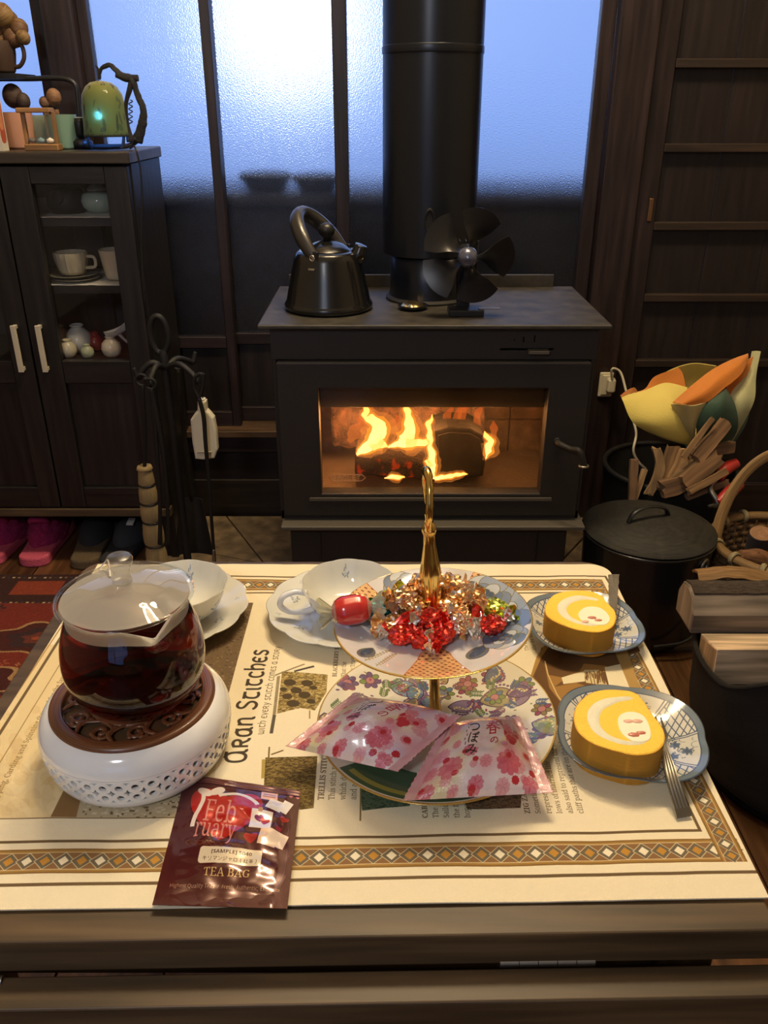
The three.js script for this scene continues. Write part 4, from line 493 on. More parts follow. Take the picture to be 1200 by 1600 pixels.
// ---------- pink sweet packets ----------
{
  const pT = canvas(1024, 768, (g, w, h) => {
    g.fillStyle = '#f3dcdc'; g.fillRect(0, 0, w, h);
    const blob = (x, y, r, c) => { const q = g.createRadialGradient(x, y, 0, x, y, r); q.addColorStop(0, c); q.addColorStop(1, c.replace(/[\d.]+\)$/, '0)')); g.fillStyle = q; g.fillRect(x - r, y - r, 2 * r, 2 * r); };
    for (let i = 0; i < 34; i++) blob(rr(0, w), rr(0, h), rr(80, 200), ['rgba(238,226,120,.55)', 'rgba(232,150,160,.6)', 'rgba(205,185,225,.6)', 'rgba(255,240,235,.9)', 'rgba(225,130,150,.5)'][i % 5]);
    const sakura = (x, y, r, c, a) => { g.fillStyle = c; for (let k = 0; k < 5; k++) { g.save(); g.translate(x, y); g.rotate(a + k * 1.2566); g.beginPath(); g.moveTo(0, 0); g.bezierCurveTo(r * 0.6, -r * 0.3, r * 0.62, -r * 0.95, r * 0.16, -r); g.lineTo(0, -r * 0.86); g.lineTo(-r * 0.16, -r); g.bezierCurveTo(-r * 0.62, -r * 0.95, -r * 0.6, -r * 0.3, 0, 0); g.fill(); g.restore(); } };
    for (let i = 0; i < 35; i++) sakura(90 + (i % 7) * 140 + rr(-60, 60), 70 + Math.floor(i / 7) * 155 + rr(-60, 60), rr(34, 72), ['rgba(222,110,125,.55)', 'rgba(214,90,110,.65)', 'rgba(228,140,150,.6)'][i % 3], rr(0, 2)); sakura(720, 560, 105, 'rgba(216,92,112,.85)', 0.2); sakura(250, 560, 95, 'rgba(222,110,125,.8)', 0.8); sakura(640, 190, 85, 'rgba(214,95,112,.75)', 0.5);
    for (let i = 0; i < 20; i++) sakura(130 + (i % 5) * 190 + rr(-70, 70), 100 + Math.floor(i / 5) * 190 + rr(-70, 70), rr(22, 32), '#c8323e', rr(0, 2)); for (const [x, y] of [[760, 330], [800, 345], [780, 372]]) sakura(x, y, 34, '#cf3a46', 0.3);
    g.fillStyle = 'rgba(246,222,214,.9)'; g.beginPath(); g.ellipse(500, 250, 215, 165, 0.1, 0, 7); g.fill(); g.save(); g.translate(505, 240); g.scale(1.75, 1.75); g.translate(-505, -235);
    // the name, brushed: haru (red), no, tsu bo mi (black), small lines
    const st = (s, x, y, k, c, lw) => { g.save(); g.translate(x, y); g.rotate(0.1); g.scale(k, k); g.strokeStyle = c; g.lineWidth = lw; g.lineCap = 'round'; g.stroke(new Path2D(s)); g.restore(); };
    st('M15 12 L85 10 M20 26 L80 24 M5 42 L96 38 M50 0 C48 30 30 52 5 64 M54 40 C66 54 80 60 98 64 M32 58 L32 98 M32 58 L70 56 L70 98 M32 76 L68 76 M32 96 L70 96', 520, 170, 0.85, '#c22a36', 9);
    st('M50 20 C44 60 30 84 16 78 C0 62 20 22 56 20 C98 22 98 76 60 88', 540, 270, 0.5, '#c22a36', 11);
    st('M5 30 C40 8 92 14 92 46 C92 74 60 84 36 84', 410, 165, 0.7, '#3a2c2c', 12); st('M14 8 C8 40 8 70 16 92 M40 24 L86 20 M42 48 L88 44 M66 10 L66 80 C50 96 30 84 44 72 C60 66 80 80 92 90 M80 2 L86 10 M90 -2 L96 6', 415, 236, 0.62, '#3a2c2c', 11); st('M20 16 L60 14 C50 40 30 80 14 84 C0 80 4 60 30 60 C60 62 80 70 96 78 M80 40 C78 66 70 84 56 96', 415, 302, 0.6, '#3a2c2c', 11);
    g.fillStyle = '#6a4a44'; for (let i = 0; i < 6; i++) g.fillRect(392 + i % 2 * 8, 170 + i * 24, 5, 15); g.fillStyle = '#a88a70'; for (let i = 0; i < 3; i++) g.fillRect(608, 165 + i * 16, 16, 9); g.restore();
    g.fillStyle = 'rgba(226,160,165,.75)'; g.fillRect(0, 0, 60, h); g.fillRect(w - 60, 0, 60, h);
  });
  const pm = mat([0.95, 0.95, 0.95], 0.24, { map: pT, clearcoat: 0.7, clearcoatRoughness: 0.12, bumpMap: mottB, bumpScale: 0.0004 });
  // corners: far left, far right, near right, near left (seams along the two u ends)
  const packet = (label, q, thick, sd) => {
    const o = thing('sweet_packet', label, 'packet'); const c = q.reduce((a, b) => a.clone().add(b)).multiplyScalar(0.25); o.position.copy(c); const Q = q.map((p) => p.clone().sub(c));
    const N = V(0, 0, 0).crossVectors(Q[1].clone().sub(Q[0]), Q[0].clone().sub(Q[3])).normalize(); if (N.y < 0) N.negate();
    const bi = (u, v) => Q[3].clone().lerp(Q[2], u).lerp(Q[0].clone().lerp(Q[1], u), v), e0 = 0.085;
    const surf = (s) => (u, v) => { const U = lerp(e0, 1 - e0, u), p = bi(U, v), b = Math.pow(Math.sin(PI * u), 0.55) * Math.pow(Math.sin(PI * v), 0.5); return p.addScaledVector(N, s * thick * b * (1 + 0.22 * nz(u * 3 + sd, v * 3, sd)) + 0.0012 * nz(u * 9 + sd, v * 12, s) * b); };
    const mk = (s) => { const g = sheet(48, 40, surf(s), 0.0004); const uv = g.attributes.uv; for (let i = 0; i < uv.count; i++) uv.setX(i, lerp(0.06, 0.94, uv.getX(i))); return g; };
    part(o, 'pouch', [mk(1), mk(-0.55)], pm);
    for (const [a, b] of [[0, e0], [1 - e0, 1]]) part(o, 'crimped_seam', (() => { const g = sheet(14, 60, (u, v) => { const z = a === 0 ? (u === 0 ? 0.006 * Math.abs(Math.sin(v * 46)) : 0) : (u === 1 ? -0.006 * Math.abs(Math.sin(v * 46)) : 0); return bi(lerp(a, b, u) + z * (1.6), v).addScaledVector(N, 0.0005 * Math.sin(u * 40) + 0.001 * nz(v * 8, sd, u)); }, 0.0006), uv = g.attributes.uv; for (let i = 0; i < uv.count; i++) uv.setX(i, lerp(a === 0 ? 0 : 0.95, a === 0 ? 0.05 : 1, uv.getX(i))); return g; })(), pm);
    return o;
  };
  packet('pink blossom-print sweet packet lying at the left on the lower plate', [onY(548, 1086, 0.541), onY(722, 1119, 0.546), onY(622, 1206, 0.527), onY(446, 1166, 0.5275)], 0.02, 1.3);
  packet('pink blossom-print sweet packet at the right, overlapping the other on the lower plate', [onY(694, 1131, 0.5385), onY(812, 1119, 0.535), onY(866, 1238, 0.5235), onY(628, 1251, 0.5235)], 0.02, 4.1);
}
// ---------- cake plates, cake, forks ----------
{
  const T = canvas(1024, 1024, (g, w) => {
    g.fillStyle = '#e8e6da'; g.fillRect(0, 0, w, w); const c = w / 2, pl = (a, r) => [c + Math.cos(a) * r * c, c + Math.sin(a) * r * c], ink = '#5d6e88';
    g.strokeStyle = '#7f8e9c'; g.lineWidth = 64; g.beginPath(); g.arc(c, c, c - 22, 0, 7); g.stroke();
    const sector = (a0, a1, f) => { g.save(); g.beginPath(); g.moveTo(...pl(a0, 0.4)); for (let i = 0; i <= 20; i++) g.lineTo(...pl(lerp(a0, a1, i / 20), 0.9)); for (let i = 20; i >= 0; i--) g.lineTo(...pl(lerp(a0, a1, i / 20), 0.44)); g.closePath(); g.strokeStyle = ink; g.lineWidth = 9; g.stroke(); g.clip(); f(); g.restore(); };
    const lat = () => { g.strokeStyle = ink; g.lineWidth = 8; for (let k = -w; k < 2 * w; k += 52) { g.beginPath(); g.moveTo(k, 0); g.lineTo(k + w * 0.32, w); g.moveTo(k, 0); g.lineTo(k - w * 0.7, w); g.stroke(); } };
    const fl = (a0) => () => { for (let i = 0; i < 3; i++) { const [x, y] = pl(a0 + 0.2 + i * 0.2, 0.58 + 0.15 * (i % 2)); g.fillStyle = ink; for (let k = 0; k < 6; k++) { g.beginPath(); g.ellipse(x + Math.cos(k) * 20, y + Math.sin(k) * 20, 18, 9, k, 0, 7); g.globalAlpha = 0.75; g.fill(); g.globalAlpha = 1; } for (let k = 0; k < 6; k++) { g.beginPath(); g.arc(x + rr(-60, 60), y + rr(-60, 60), 5, 0, 7); g.fill(); } } g.strokeStyle = '#8a98ac'; g.lineWidth = 5; for (let i = 0; i < 5; i++) { const [x, y] = pl(a0 + rr(0, 0.8), rr(0.5, 0.85)); g.beginPath(); g.arc(x, y, rr(14, 34), rr(0, 3), rr(3, 6)); g.stroke(); } };
    for (let k = 0; k < 8; k++) { const a = k * PI / 4 - 0.75; sector(a, a + PI / 4 - 0.05, k % 2 ? fl(a) : lat); }
    g.strokeStyle = ink; g.lineWidth = 7; g.beginPath(); g.arc(c, c, c * 0.4, 0, 7); g.stroke(); fl(0)(); g.lineWidth = 4; for (let i = 0; i < 12; i++) { g.beginPath(); g.arc(c + rr(-130, 130), c + rr(-130, 130), rr(15, 45), rr(0, 3), rr(3, 6)); g.stroke(); }
    g.strokeStyle = '#4f5f70'; g.lineWidth = 8; g.beginPath(); g.arc(c, c, c - 6, 0, 7); g.stroke();
  });
  const wav = (a, n, t) => 0.045 * Math.cos((a + t) * n) - 0.02 * Math.pow(Math.max(0, -Math.cos((a + t) * n)), 6);
  const mk = (label, pos, turn, R) => { const o = thing('cake_plate', label, 'plate', pos, [0, turn, 0]); const k = R / 0.064; part(o, 'dish', dish([[0, 0.002], [0.028, 0.002], [0.03, 0], [0.0325, 0.0005], [0.033, 0.003], [0.049, 0.0085], [0.063, 0.0165], [0.064, 0.0176], [0.0628, 0.018], [0.048, 0.0112], [0.034, 0.0066], [0.026, 0.0056], [0, 0.0054]].map(([r, y]) => [r * k, y]), 144, R, wav, 4, 0.6, 1.03), mat([0.8, 0.8, 0.78], 0.1, { map: T, clearcoat: 0.6, clearcoatRoughness: 0.04 })); return o; };
  mk('blue and white lobed plate under the nearer slice of roll cake', [0.2114, CY, -0.559], 0, 0.0635);
  mk('blue and white lobed plate under the farther slice of roll cake', [0.2066, CY, -0.727], 0.3, 0.0605);
  // roll cake slice lying on its cut side; outline in plan from the picture, then made into a solid
  const crumb = mat([0.98, 0.66, 0.09], 0.95, { bumpMap: fineB, bumpScale: 0.0012 }), crust = mat([0.82, 0.4, 0.04], 0.85, { bumpMap: fineB, bumpScale: 0.0008 }), cream = mat([0.96, 0.92, 0.7], 0.6, { bumpMap: mottB, bumpScale: 0.001 }), berry = mat([0.62, 0.2, 0.13], 0.3, { clearcoat: 0.5 }), berry2 = mat([0.85, 0.5, 0.36], 0.4);
  const cake = (label, out, creamLine, core, fruit, Y0, Y1) => {
    const q = out.map(([x, y]) => onY(x, y, Y1)), c = q.reduce((a, b) => a.clone().add(b), V(0, 0, 0)).multiplyScalar(1 / q.length), o = thing('roll_cake', label, 'cake', [c.x, Y0, c.z]), h = Y1 - Y0;
    const L = (p) => [p.x - c.x, -(p.z - c.z)], cv = curve(q.map((p) => V(p.x - c.x, 0, p.z - c.z)), true), pts = cv.getPoints(72).map((p) => [p.x, -p.z]);
    const g = ext(poly(pts.map(([x, y]) => [x * 0.97, y * 0.97])), h - 0.002, 0.001).rotateX(-PI / 2).translate(0, 0.001, 0); part(o, 'sponge', warp(join([g]), (v) => V(v.x + 0.0004 * nz(v.x * 900, v.y * 900, v.z * 900), v.y + (v.y > h * 0.8 ? 0.0004 * nz(v.x * 700, 1, v.z * 700) : 0), v.z)), crumb);
    const wall = sheet(144, 10, (u, v) => { const p = cv.getPoint(u % 1), b = 1 + 0.012 * Math.sin(v * PI) + 0.006 * nz(u * 40, v * 4); return V(p.x * b * 0.985, lerp(0.0008, h - 0.0006, v), p.z * b * 0.985); }, 0.0016); part(o, 'crust', wall, crust);
    const D = (arr, y) => arr.map(([x, yy]) => { const p = onY(x, yy, Y1); return [p.x - c.x, y, p.z - c.z]; });
    part(o, 'cream', limb(D(creamLine, h - 0.0012), [0.0022, 0.0045, 0.006, 0.0062, 0.0056, 0.0046, 0.004, 0.0034], 60, 12, 0.36, V(0, 1, 0)), cream);
    const cc = curve(D(core, h), true).getPoints(40).map((p) => [p.x, -p.z]); part(o, 'cream_core', boxUV(ext(poly(cc), 0.0012, 0.0006).rotateX(-PI / 2).translate(0, h - 0.0012, 0)), cream);
    fruit.forEach(([x, y, r], i) => { const p = onY(x, y, Y1); part(o, 'berry_piece', warp(new THREE.SphereGeometry(r, 14, 10), (v) => V(v.x * 1.5 + p.x - c.x, v.y * 0.4 + h + 0.0006, v.z * 0.8 + p.z - c.z).addScaledVector(V(1, 0, 1), 0.0006 * nz(v.x * 700, v.z * 700, i))), i % 2 ? berry2 : berry); });
    return o;
  };
  cake('nearer slice of yellow roll cake with cream and red fruit, a fork beside it', [[897, 1118], [906, 1096], [930, 1080], [962, 1077], [992, 1082], [1006, 1096], [1016, 1112], [1036, 1140], [1037, 1160], [1024, 1174], [994, 1179], [960, 1172], [925, 1160], [903, 1142]],
    [[1003, 1091], [980, 1091], [955, 1095], [934, 1105], [927, 1120], [932, 1138], [948, 1151], [975, 1160], [1000, 1160], [1014, 1152]], [[968, 1120], [985, 1113], [1003, 1118], [1015, 1140], [1013, 1156], [990, 1158], [972, 1145]], [[990, 1149, 0.0032], [996, 1128, 0.003], [1002, 1146, 0.0026], [982, 1128, 0.0028]], CY + 0.0066, CY + 0.039);
  cake('farther slice of yellow roll cake on the plate near the table corner', [[852, 950], [858, 937], [868, 928], [890, 923], [920, 923], [938, 929], [948, 941], [960, 954], [962, 968], [955, 980], [935, 987], [905, 984], [872, 973], [855, 962]],
    [[945, 941], [928, 936], [905, 934], [886, 940], [878, 950], [884, 962], [900, 971], [925, 976], [945, 972]], [[905, 958], [918, 949], [938, 951], [952, 966], [945, 976], [922, 974], [908, 968]], [[925, 966, 0.003], [915, 972, 0.0024], [935, 970, 0.0026]], CY + 0.0066, CY + 0.037);
  const fork = (label, pts, wid, name = 'fork') => { const o = thing(name, label, 'fork'), c = pts[0].clone(); o.position.copy(c); const P = pts.map((p) => p.clone().sub(c)); return [o, P, wid]; };
  { // front fork: grooved handle over the plate rim, tines towards the cake
    const a = onY(1069, 1277, CY + 0.002), b = onY(1050, 1215, 0.5225), m = onY(1037, 1165, 0.526), t = onY(1024, 1120, 0.5165), [o, P] = fork('silver fork with grooved handle leaning on the nearer cake plate', [a, b, m, t]);
    const cv = curve(P), W = (u) => (u < 0.42 ? lerp(0.0062, 0.0046, u / 0.42) : u < 0.66 ? lerp(0.0046, 0.0022, (u - 0.42) / 0.24) : 0.0022);
    const strip = (u0, u1, wf, yf, n = 30, mv = 16) => sheet(mv, n, (u, v) => { const t2 = lerp(u0, u1, v), p = cv.getPoint(t2), T = cv.getTangent(t2), S = V(-T.z, 0, T.x).normalize(), s = u - 0.5; return p.addScaledVector(S, s * 2 * wf(t2)).add(V(0, yf(s, t2), 0)); }, 0.0014);
    part(o, 'handle', strip(0, 0.6, W, (s) => 0.00022 * Math.cos(s * 2 * PI * 4), 40, 33), M.steel); part(o, 'neck', strip(0.6, 0.8, (t2) => lerp(0.0024, 0.0062, smooth(t2, 0.66, 0.8)), () => 0), M.steel);
    for (const k of [-1, 0, 1]) part(o, 'tine', sheet(4, 16, (u, v) => { const t2 = lerp(0.79, 1, v), p = cv.getPoint(t2), T = cv.getTangent(t2), S = V(-T.z, 0, T.x).normalize(); return p.addScaledVector(S, k * 0.0045 + (u - 0.5) * lerp(0.0026, 0.0012, v)); }, 0.001), M.steel); part(o, 'end_band', strip(0.0, 0.07, (t2) => W(t2) + 0.0003, () => 0.0007, 6), M.steel);
  }
  { const a = onY(959, 898, 0.5425), b = onY(958, 935, 0.531), m = onY(957, 962, 0.523), t = onY(952, 985, 0.5125), [o, P] = fork('silver fork standing up behind the farther cake slice', [a, b, m, t]); const cv = curve(P), S = V(1, 0, 0);
    part(o, 'handle', sheet(24, 30, (u, v) => { const p = cv.getPoint(v * 0.6), w = lerp(0.0058, 0.0034, v); return p.addScaledVector(S, (u - 0.5) * 2 * w).add(V(0, 0.0006 * nz(u * 9, v * 16, 2), 0.0006 * nz(u * 12, v * 20))); }, 0.0016), metal([0.34, 0.31, 0.26], 0.35, { bumpMap: mottB, bumpScale: 0.001 }));
    part(o, 'neck', sheet(6, 14, (u, v) => cv.getPoint(lerp(0.6, 0.85, v)).addScaledVector(S, (u - 0.5) * lerp(0.004, 0.009, v)), 0.0012), M.steel); for (const k of [-1, 0, 1]) part(o, 'tine', sheet(4, 10, (u, v) => cv.getPoint(lerp(0.85, 1, v)).addScaledVector(S, k * 0.0036 + (u - 0.5) * 0.0016), 0.001), M.steel); }
}
// ---------- tea bag sachet ----------
{
  const T = canvas(860, 1024, (g, w, h) => {
    g.fillStyle = '#4e1c1c'; g.fillRect(0, 0, w, h); const heart = (x, y, s, c, a = 0) => { g.save(); g.translate(x, y); g.rotate(a); g.scale(s, s); g.beginPath(); g.moveTo(0, 0.95); g.bezierCurveTo(-1.5, -0.1, -0.9, -1.1, 0, -0.42); g.bezierCurveTo(0.9, -1.1, 1.5, -0.1, 0, 0.95); if (c) { g.fillStyle = c; g.fill(); } else g.stroke(); g.restore(); };
    heart(345, 285, 285, '#b3261f'); g.fillStyle = '#eee2da'; g.strokeStyle = '#eee2da'; g.lineCap = 'butt';
    g.lineWidth = 30; g.beginPath(); g.moveTo(165, 165); g.bezierCurveTo(200, 260, 130, 340, 140, 450); g.stroke(); g.beginPath(); g.moveTo(280, 165); g.bezierCurveTo(400, 80, 520, 130, 570, 215); g.stroke(); for (const [a, b, c, d] of [[175, 140, -60, 20], [260, 120, 60, -50]]) { g.beginPath(); g.ellipse(a, b, 62, 36, c > 0 ? -0.7 : 0.4, 0, 7); g.fill(); }
    g.fillStyle = '#d98f86'; g.save(); g.scale(0.5, 1); g.font = '270px serif'; g.fillText('Feb', 400, 400); g.font = '215px serif'; g.fillText('ruary', 320, 530); g.restore();
    const card = (x, y, a, ww, hh, c) => { g.save(); g.translate(x, y); g.rotate(a); g.fillStyle = c; g.fillRect(-ww / 2, -hh / 2, ww, hh); g.restore(); };
    card(640, 90, -0.05, 120, 80, '#e2b5b0'); g.fillStyle = '#6a2a2a'; for (const y of [78, 98]) g.fillRect(595, y, 90, 6); card(690, 180, 0.25, 110, 110, '#ece4e0'); card(765, 180, 0.4, 70, 120, '#f4eeea'); g.fillStyle = '#d8cdc8'; g.beginPath(); g.moveTo(640, 130); g.lineTo(700, 190); g.lineTo(748, 150); g.fill();
    heart(795, 62, 16, '#c8788a'); heart(845, 70, 14, '#c8788a'); card(612, 345, 0.02, 150, 165, '#ece0dc'); card(598, 262, 0, 30, 46, '#c8943a'); heart(598, 335, 36, '#7a2468', -0.2); heart(640, 358, 36, '#b22a38', 0.1);
    heart(768, 300, 34, '#a6281e', 0.3); card(675, 495, 0.12, 120, 130, '#e8c8b0'); card(735, 490, 0.25, 130, 130, '#ecd8c8'); card(740, 400, 0.4, 40, 34, '#8a2438'); heart(560, 510, 52, '#a8201e', -0.1);
    g.strokeStyle = '#7a5030'; g.lineWidth = 0.14; for (let i = 0; i < 9; i++) heart(140 + i * 42, 578 + i * 2, 20, null, i % 2 ? PI : 0);
    g.fillStyle = '#e4d6bc'; g.beginPath(); g.roundRect(235, 610, 420, 130, 24); g.fill(); g.fillStyle = '#4a3430'; g.font = 'bold 40px sans-serif'; g.textAlign = 'center'; g.fillText('[SAMPLE] 5040', 450, 662);
    // katakana and kanji line in plain strokes
    g.strokeStyle = '#4a3430'; g.lineWidth = 9; const K = ['M10 30 L80 22 M5 58 L90 48 M40 5 L55 100', 'M20 10 L20 55 M75 5 L75 50 C74 75 55 92 35 100', 'M8 15 L90 15 C80 40 60 58 48 66 M30 48 L66 88', 'M15 15 L40 32 M12 88 C50 84 80 55 90 20', 'M15 10 L40 22 M8 38 L32 50 M10 90 C50 84 78 55 88 20 M66 4 L74 18 M84 2 L92 16', 'M12 42 L80 32 L66 62 M34 18 L52 98', 'M18 18 L18 88 L82 88 L82 18 L18 18', 'M60 0 C40 30 40 70 60 100', 'M30 5 L12 30 L34 30 L10 56 L44 56 M26 56 L26 95 M8 70 L14 90 M42 68 L46 84 M54 20 L92 20 M72 20 L72 88 M50 88 L96 88', 'M10 18 L90 18 M34 5 L34 30 M66 5 L66 30 M50 28 C40 50 20 60 5 64 M52 30 C66 50 80 58 96 62 M22 62 L80 62 M50 50 L50 98 M34 74 L22 92 M64 74 L80 90', 'M40 0 C60 30 60 70 40 100'];
    K.forEach((s, i) => { g.save(); g.translate(262 + i * 34.5, 688); g.scale(0.32, 0.34); g.stroke(new Path2D(s)); g.restore(); });
    g.fillStyle = '#d6b878'; g.font = '72px serif'; g.fillText('TEA BAG', 440, 822); g.fillStyle = '#a88a70'; g.font = '36px sans-serif'; g.fillText('Highest Quality Teas  /  Fresh, Authentic, Exquisite', 440, 902, 720);
    g.fillStyle = 'rgba(20,5,5,.25)'; for (let i = 0; i < 5; i++) g.fillRect(0, 8 + i * 9, w, 3);
  });
  const q = [onY(291, 1211, CY + 0.002), onY(470, 1238, CY + 0.002), onY(449, 1421, CY + 0.003), onY(238, 1415, CY + 0.003)], c = q.reduce((a, b) => a.clone().add(b)).multiplyScalar(0.25), o = thing('tea_bag_sachet', 'dark red foil tea bag sachet with a heart print, at the table front', 'tea bag', c.toArray()), Q = q.map((p) => p.clone().sub(c));
  const f = (s) => (u, v) => { const p = Q[3].clone().lerp(Q[2], u).lerp(Q[0].clone().lerp(Q[1], u), v), e = smooth(Math.min(u, 1 - u), 0.03, 0.28) * smooth(Math.min(v, 1 - v), 0.05, 0.3); p.y += s * (0.0042 * e * (1 + 0.5 * nz(u * 2.5, v * 2.5, 3))) + (s > 0 ? 0.0011 * nz(u * 7, v * 7, 5) * (0.3 + e) + 0.0007 * smooth(Math.min(u, 1 - u), 0.12, 0.0) * nz(u * 6, v * 16, 1) : 0) + 0.0006; return p; };
  part(o, 'pouch', [sheet(90, 90, f(1), 0.0004), sheet(30, 30, f(-0.25), 0.0004)], mat([1, 1, 1], 0.2, { map: T, metalness: 0.25, clearcoat: 1, clearcoatRoughness: 0.08 }));
  part(o, 'sealed_edge', sheet(60, 6, (u, v) => f(1)(u, lerp(0.945, 1, v)).add(V(0, 0.0006 + 0.0004 * Math.sin(v * 25), 0)), 0.0004), mat([0.12, 0.03, 0.03], 0.2, { metalness: 0.25, clearcoat: 1, clearcoatRoughness: 0.08 }));
}
// ---------- wood stove ----------
const SYT = 0.655, SX0 = -0.203, SX1 = 0.383, SZF = -1.472, SZB = -1.79, SCX = 0.09;
{
  const o = thing('wood_stove', 'black steel wood stove with wide glass door and burning fire', 'stove', [SCX, 0, -1.63]), X = (x) => x - SCX, Z = (z) => z + 1.63;
  part(o, 'top_plate', bx(X(-0.2225), SYT - 0.0085, Z(-1.803), X(0.4005), SYT, Z(-1.4525), 0.003), M.stoveTop);
  part(o, 'back_lip', bx(X(-0.2), SYT, Z(-1.803), X(0.358), SYT + 0.025, Z(-1.794), 0.001), M.stoveTop);
  const zi = SZF - 0.004; // shell round the firebox
  part(o, 'side_panel', bx(X(SX0), 0.265, Z(SZB), X(SX0 + 0.008), SYT - 0.009, Z(zi), 0.002), M.stove); part(o, 'side_panel', bx(X(SX1 - 0.008), 0.265, Z(SZB), X(SX1), SYT - 0.009, Z(zi), 0.002), M.stove);
  part(o, 'back_panel', bx(X(SX0), 0.265, Z(SZB), X(SX1), SYT - 0.009, Z(SZB + 0.008), 0.002), M.stove); part(o, 'bottom_panel', bx(X(SX0), 0.265, Z(SZB), X(SX1), 0.285, Z(zi), 0.002), M.stove);
  // header with slots and the air slider
  const y0 = 0.5885, y1 = SYT - 0.009, g = [], zf = Z(SZF), slots = [[0.232, 0.2345, 0.62, 0.626], [0.248, 0.2515, 0.6185, 0.63], [0.2675, 0.271, 0.6185, 0.6325]], sl = [0.208, 0.305, 0.6035, 0.609];
  { const s = poly([[X(SX0), y0], [X(SX1), y0], [X(SX1), y1], [X(SX0), y1]]); for (const [a, b, c, d] of [...slots, sl]) s.holes.push(new THREE.Path([[X(a), c], [X(b), c], [X(b), d], [X(a), d]].map((p) => new THREE.Vector2(...p)))); g.push(boxUV(ext(s, 0.01, 0.0008).translate(0, 0, zf - 0.012))); }
  part(o, 'header', g, M.stove); part(o, 'slot_backing', bx(X(0.2), 0.595, zf - 0.03, X(0.31), 0.64, zf - 0.022), M.black); part(o, 'air_slider', bx(X(0.258), 0.601, zf - 0.006, X(0.295), 0.607, zf + 0.014, 0.001), M.stoveLip);
  part(o, 'gap_backing', bx(X(SX0 + 0.004), 0.575, zf - 0.03, X(SX1 - 0.004), 0.5905, zf - 0.018), M.black);
  // door: frame with bevelled opening, glass, sooty edge of the glass
  const d = new THREE.Group(); d.name = 'door'; o.add(d); const dx0 = SX0 + 0.01, dx1 = SX1 - 0.01, dy0 = 0.279, dy1 = 0.581, wx0 = -0.1225, wx1 = 0.3035, wy0 = 0.322, wy1 = 0.538;
  { const s = poly([[X(dx0), dy0], [X(dx1), dy0], [X(dx1), dy1], [X(dx0), dy1]]); s.holes.push(new THREE.Path([[X(wx0), wy0], [X(wx1), wy0], [X(wx1), wy1], [X(wx0), wy1]].map((p) => new THREE.Vector2(...p)))); part(d, 'door_frame', boxUV(ext(s, 0.028, 0.0025).translate(0, 0, zf - 0.024)), M.stove); }
  part(d, 'door_edge', bx(X(dx0), dy1 + 0.0005, zf - 0.02, X(dx1), dy1 + 0.0035, zf + 0.006, 0.001), M.stoveLip);
  part(d, 'sill', (() => { const a = wx0, b = wx1, g2 = new THREE.BufferGeometry(), q = [[a, wy0 + 0.002, zf - 0.02], [b, wy0 + 0.002, zf - 0.02], [b + 0.022, wy0 - 0.006, zf + 0.0085], [a - 0.022, wy0 - 0.006, zf + 0.0085], [a, wy0 - 0.006, zf - 0.02], [b, wy0 - 0.006, zf - 0.02], [b + 0.022, wy0 - 0.012, zf + 0.0085], [a - 0.022, wy0 - 0.012, zf + 0.0085]].map((p) => [X(p[0]), p[1], p[2]]); const f = [[3, 2, 1, 0], [4, 5, 6, 7], [7, 6, 2, 3], [5, 4, 0, 1], [4, 7, 3, 0], [6, 5, 1, 2]], pos = []; for (const k of f) for (const i of [0, 1, 2, 0, 2, 3]) pos.push(...q[k[i]]); g2.setAttribute('position', new THREE.Float32BufferAttribute(pos, 3)); g2.computeVertexNormals(); return [g2]; })(), M.stoveLip);
  part(d, 'glass', bx(X(wx0 - 0.006), wy0 - 0.004, zf - 0.021, X(wx1 + 0.006), wy1 + 0.004, zf - 0.017, 0.0005), mat([0.98, 0.88, 0.72], 0.08, { transmission: 1, thickness: 0 }));
  // maker's plate etched at the lower left of the glass
  { const mm = mat([0.5, 0.3, 0.17], 0.6), pl = part(d, 'badge', (() => { const cx = onZ(543, 746, -1.49).x, cy = onZ(543, 746, -1.49).y, w = 0.036, h = 0.0075, s = poly([[X(cx) - w + 0.008, cy - h], [X(cx) + w - 0.008, cy - h], [X(cx) + w, cy], [X(cx) + w - 0.008, cy + h], [X(cx) - w + 0.008, cy + h], [X(cx) - w, cy]]); s.holes.push(poly([[X(cx) - w + 0.009, cy - h + 0.0014], [X(cx) + w - 0.009, cy - h + 0.0014], [X(cx) + w - 0.002, cy], [X(cx) + w - 0.009, cy + h - 0.0014], [X(cx) - w + 0.009, cy + h - 0.0014], [X(cx) - w + 0.002, cy]])); return ext(s, 0.0008).translate(0, 0, zf - 0.0168); })(), mm);
    const L = { D: [[[0, 0], [0, 5]], [[0, 5], [2, 5]], [[2, 5], [3, 3.6]], [[3, 3.6], [3, 1.4]], [[3, 1.4], [2, 0]], [[2, 0], [0, 0]]], R: [[[0, 0], [0, 5]], [[0, 5], [3, 5]], [[3, 5], [3, 2.6]], [[3, 2.6], [0, 2.6]], [[1, 2.6], [3, 0]]], O: [[[0, 0], [0, 5]], [[0, 5], [3, 5]], [[3, 5], [3, 0]], [[3, 0], [0, 0]]], L: [[[0, 5], [0, 0]], [[0, 0], [3, 0]]], E: [[[0, 0], [0, 5]], [[0, 5], [3, 5]], [[0, 2.5], [2.5, 2.5]], [[0, 0], [3, 0]]], T: [[[1.5, 0], [1.5, 5]], [[0, 5], [3, 5]]] }, c = onZ(543, 746, -1.49), u = 0.00165;
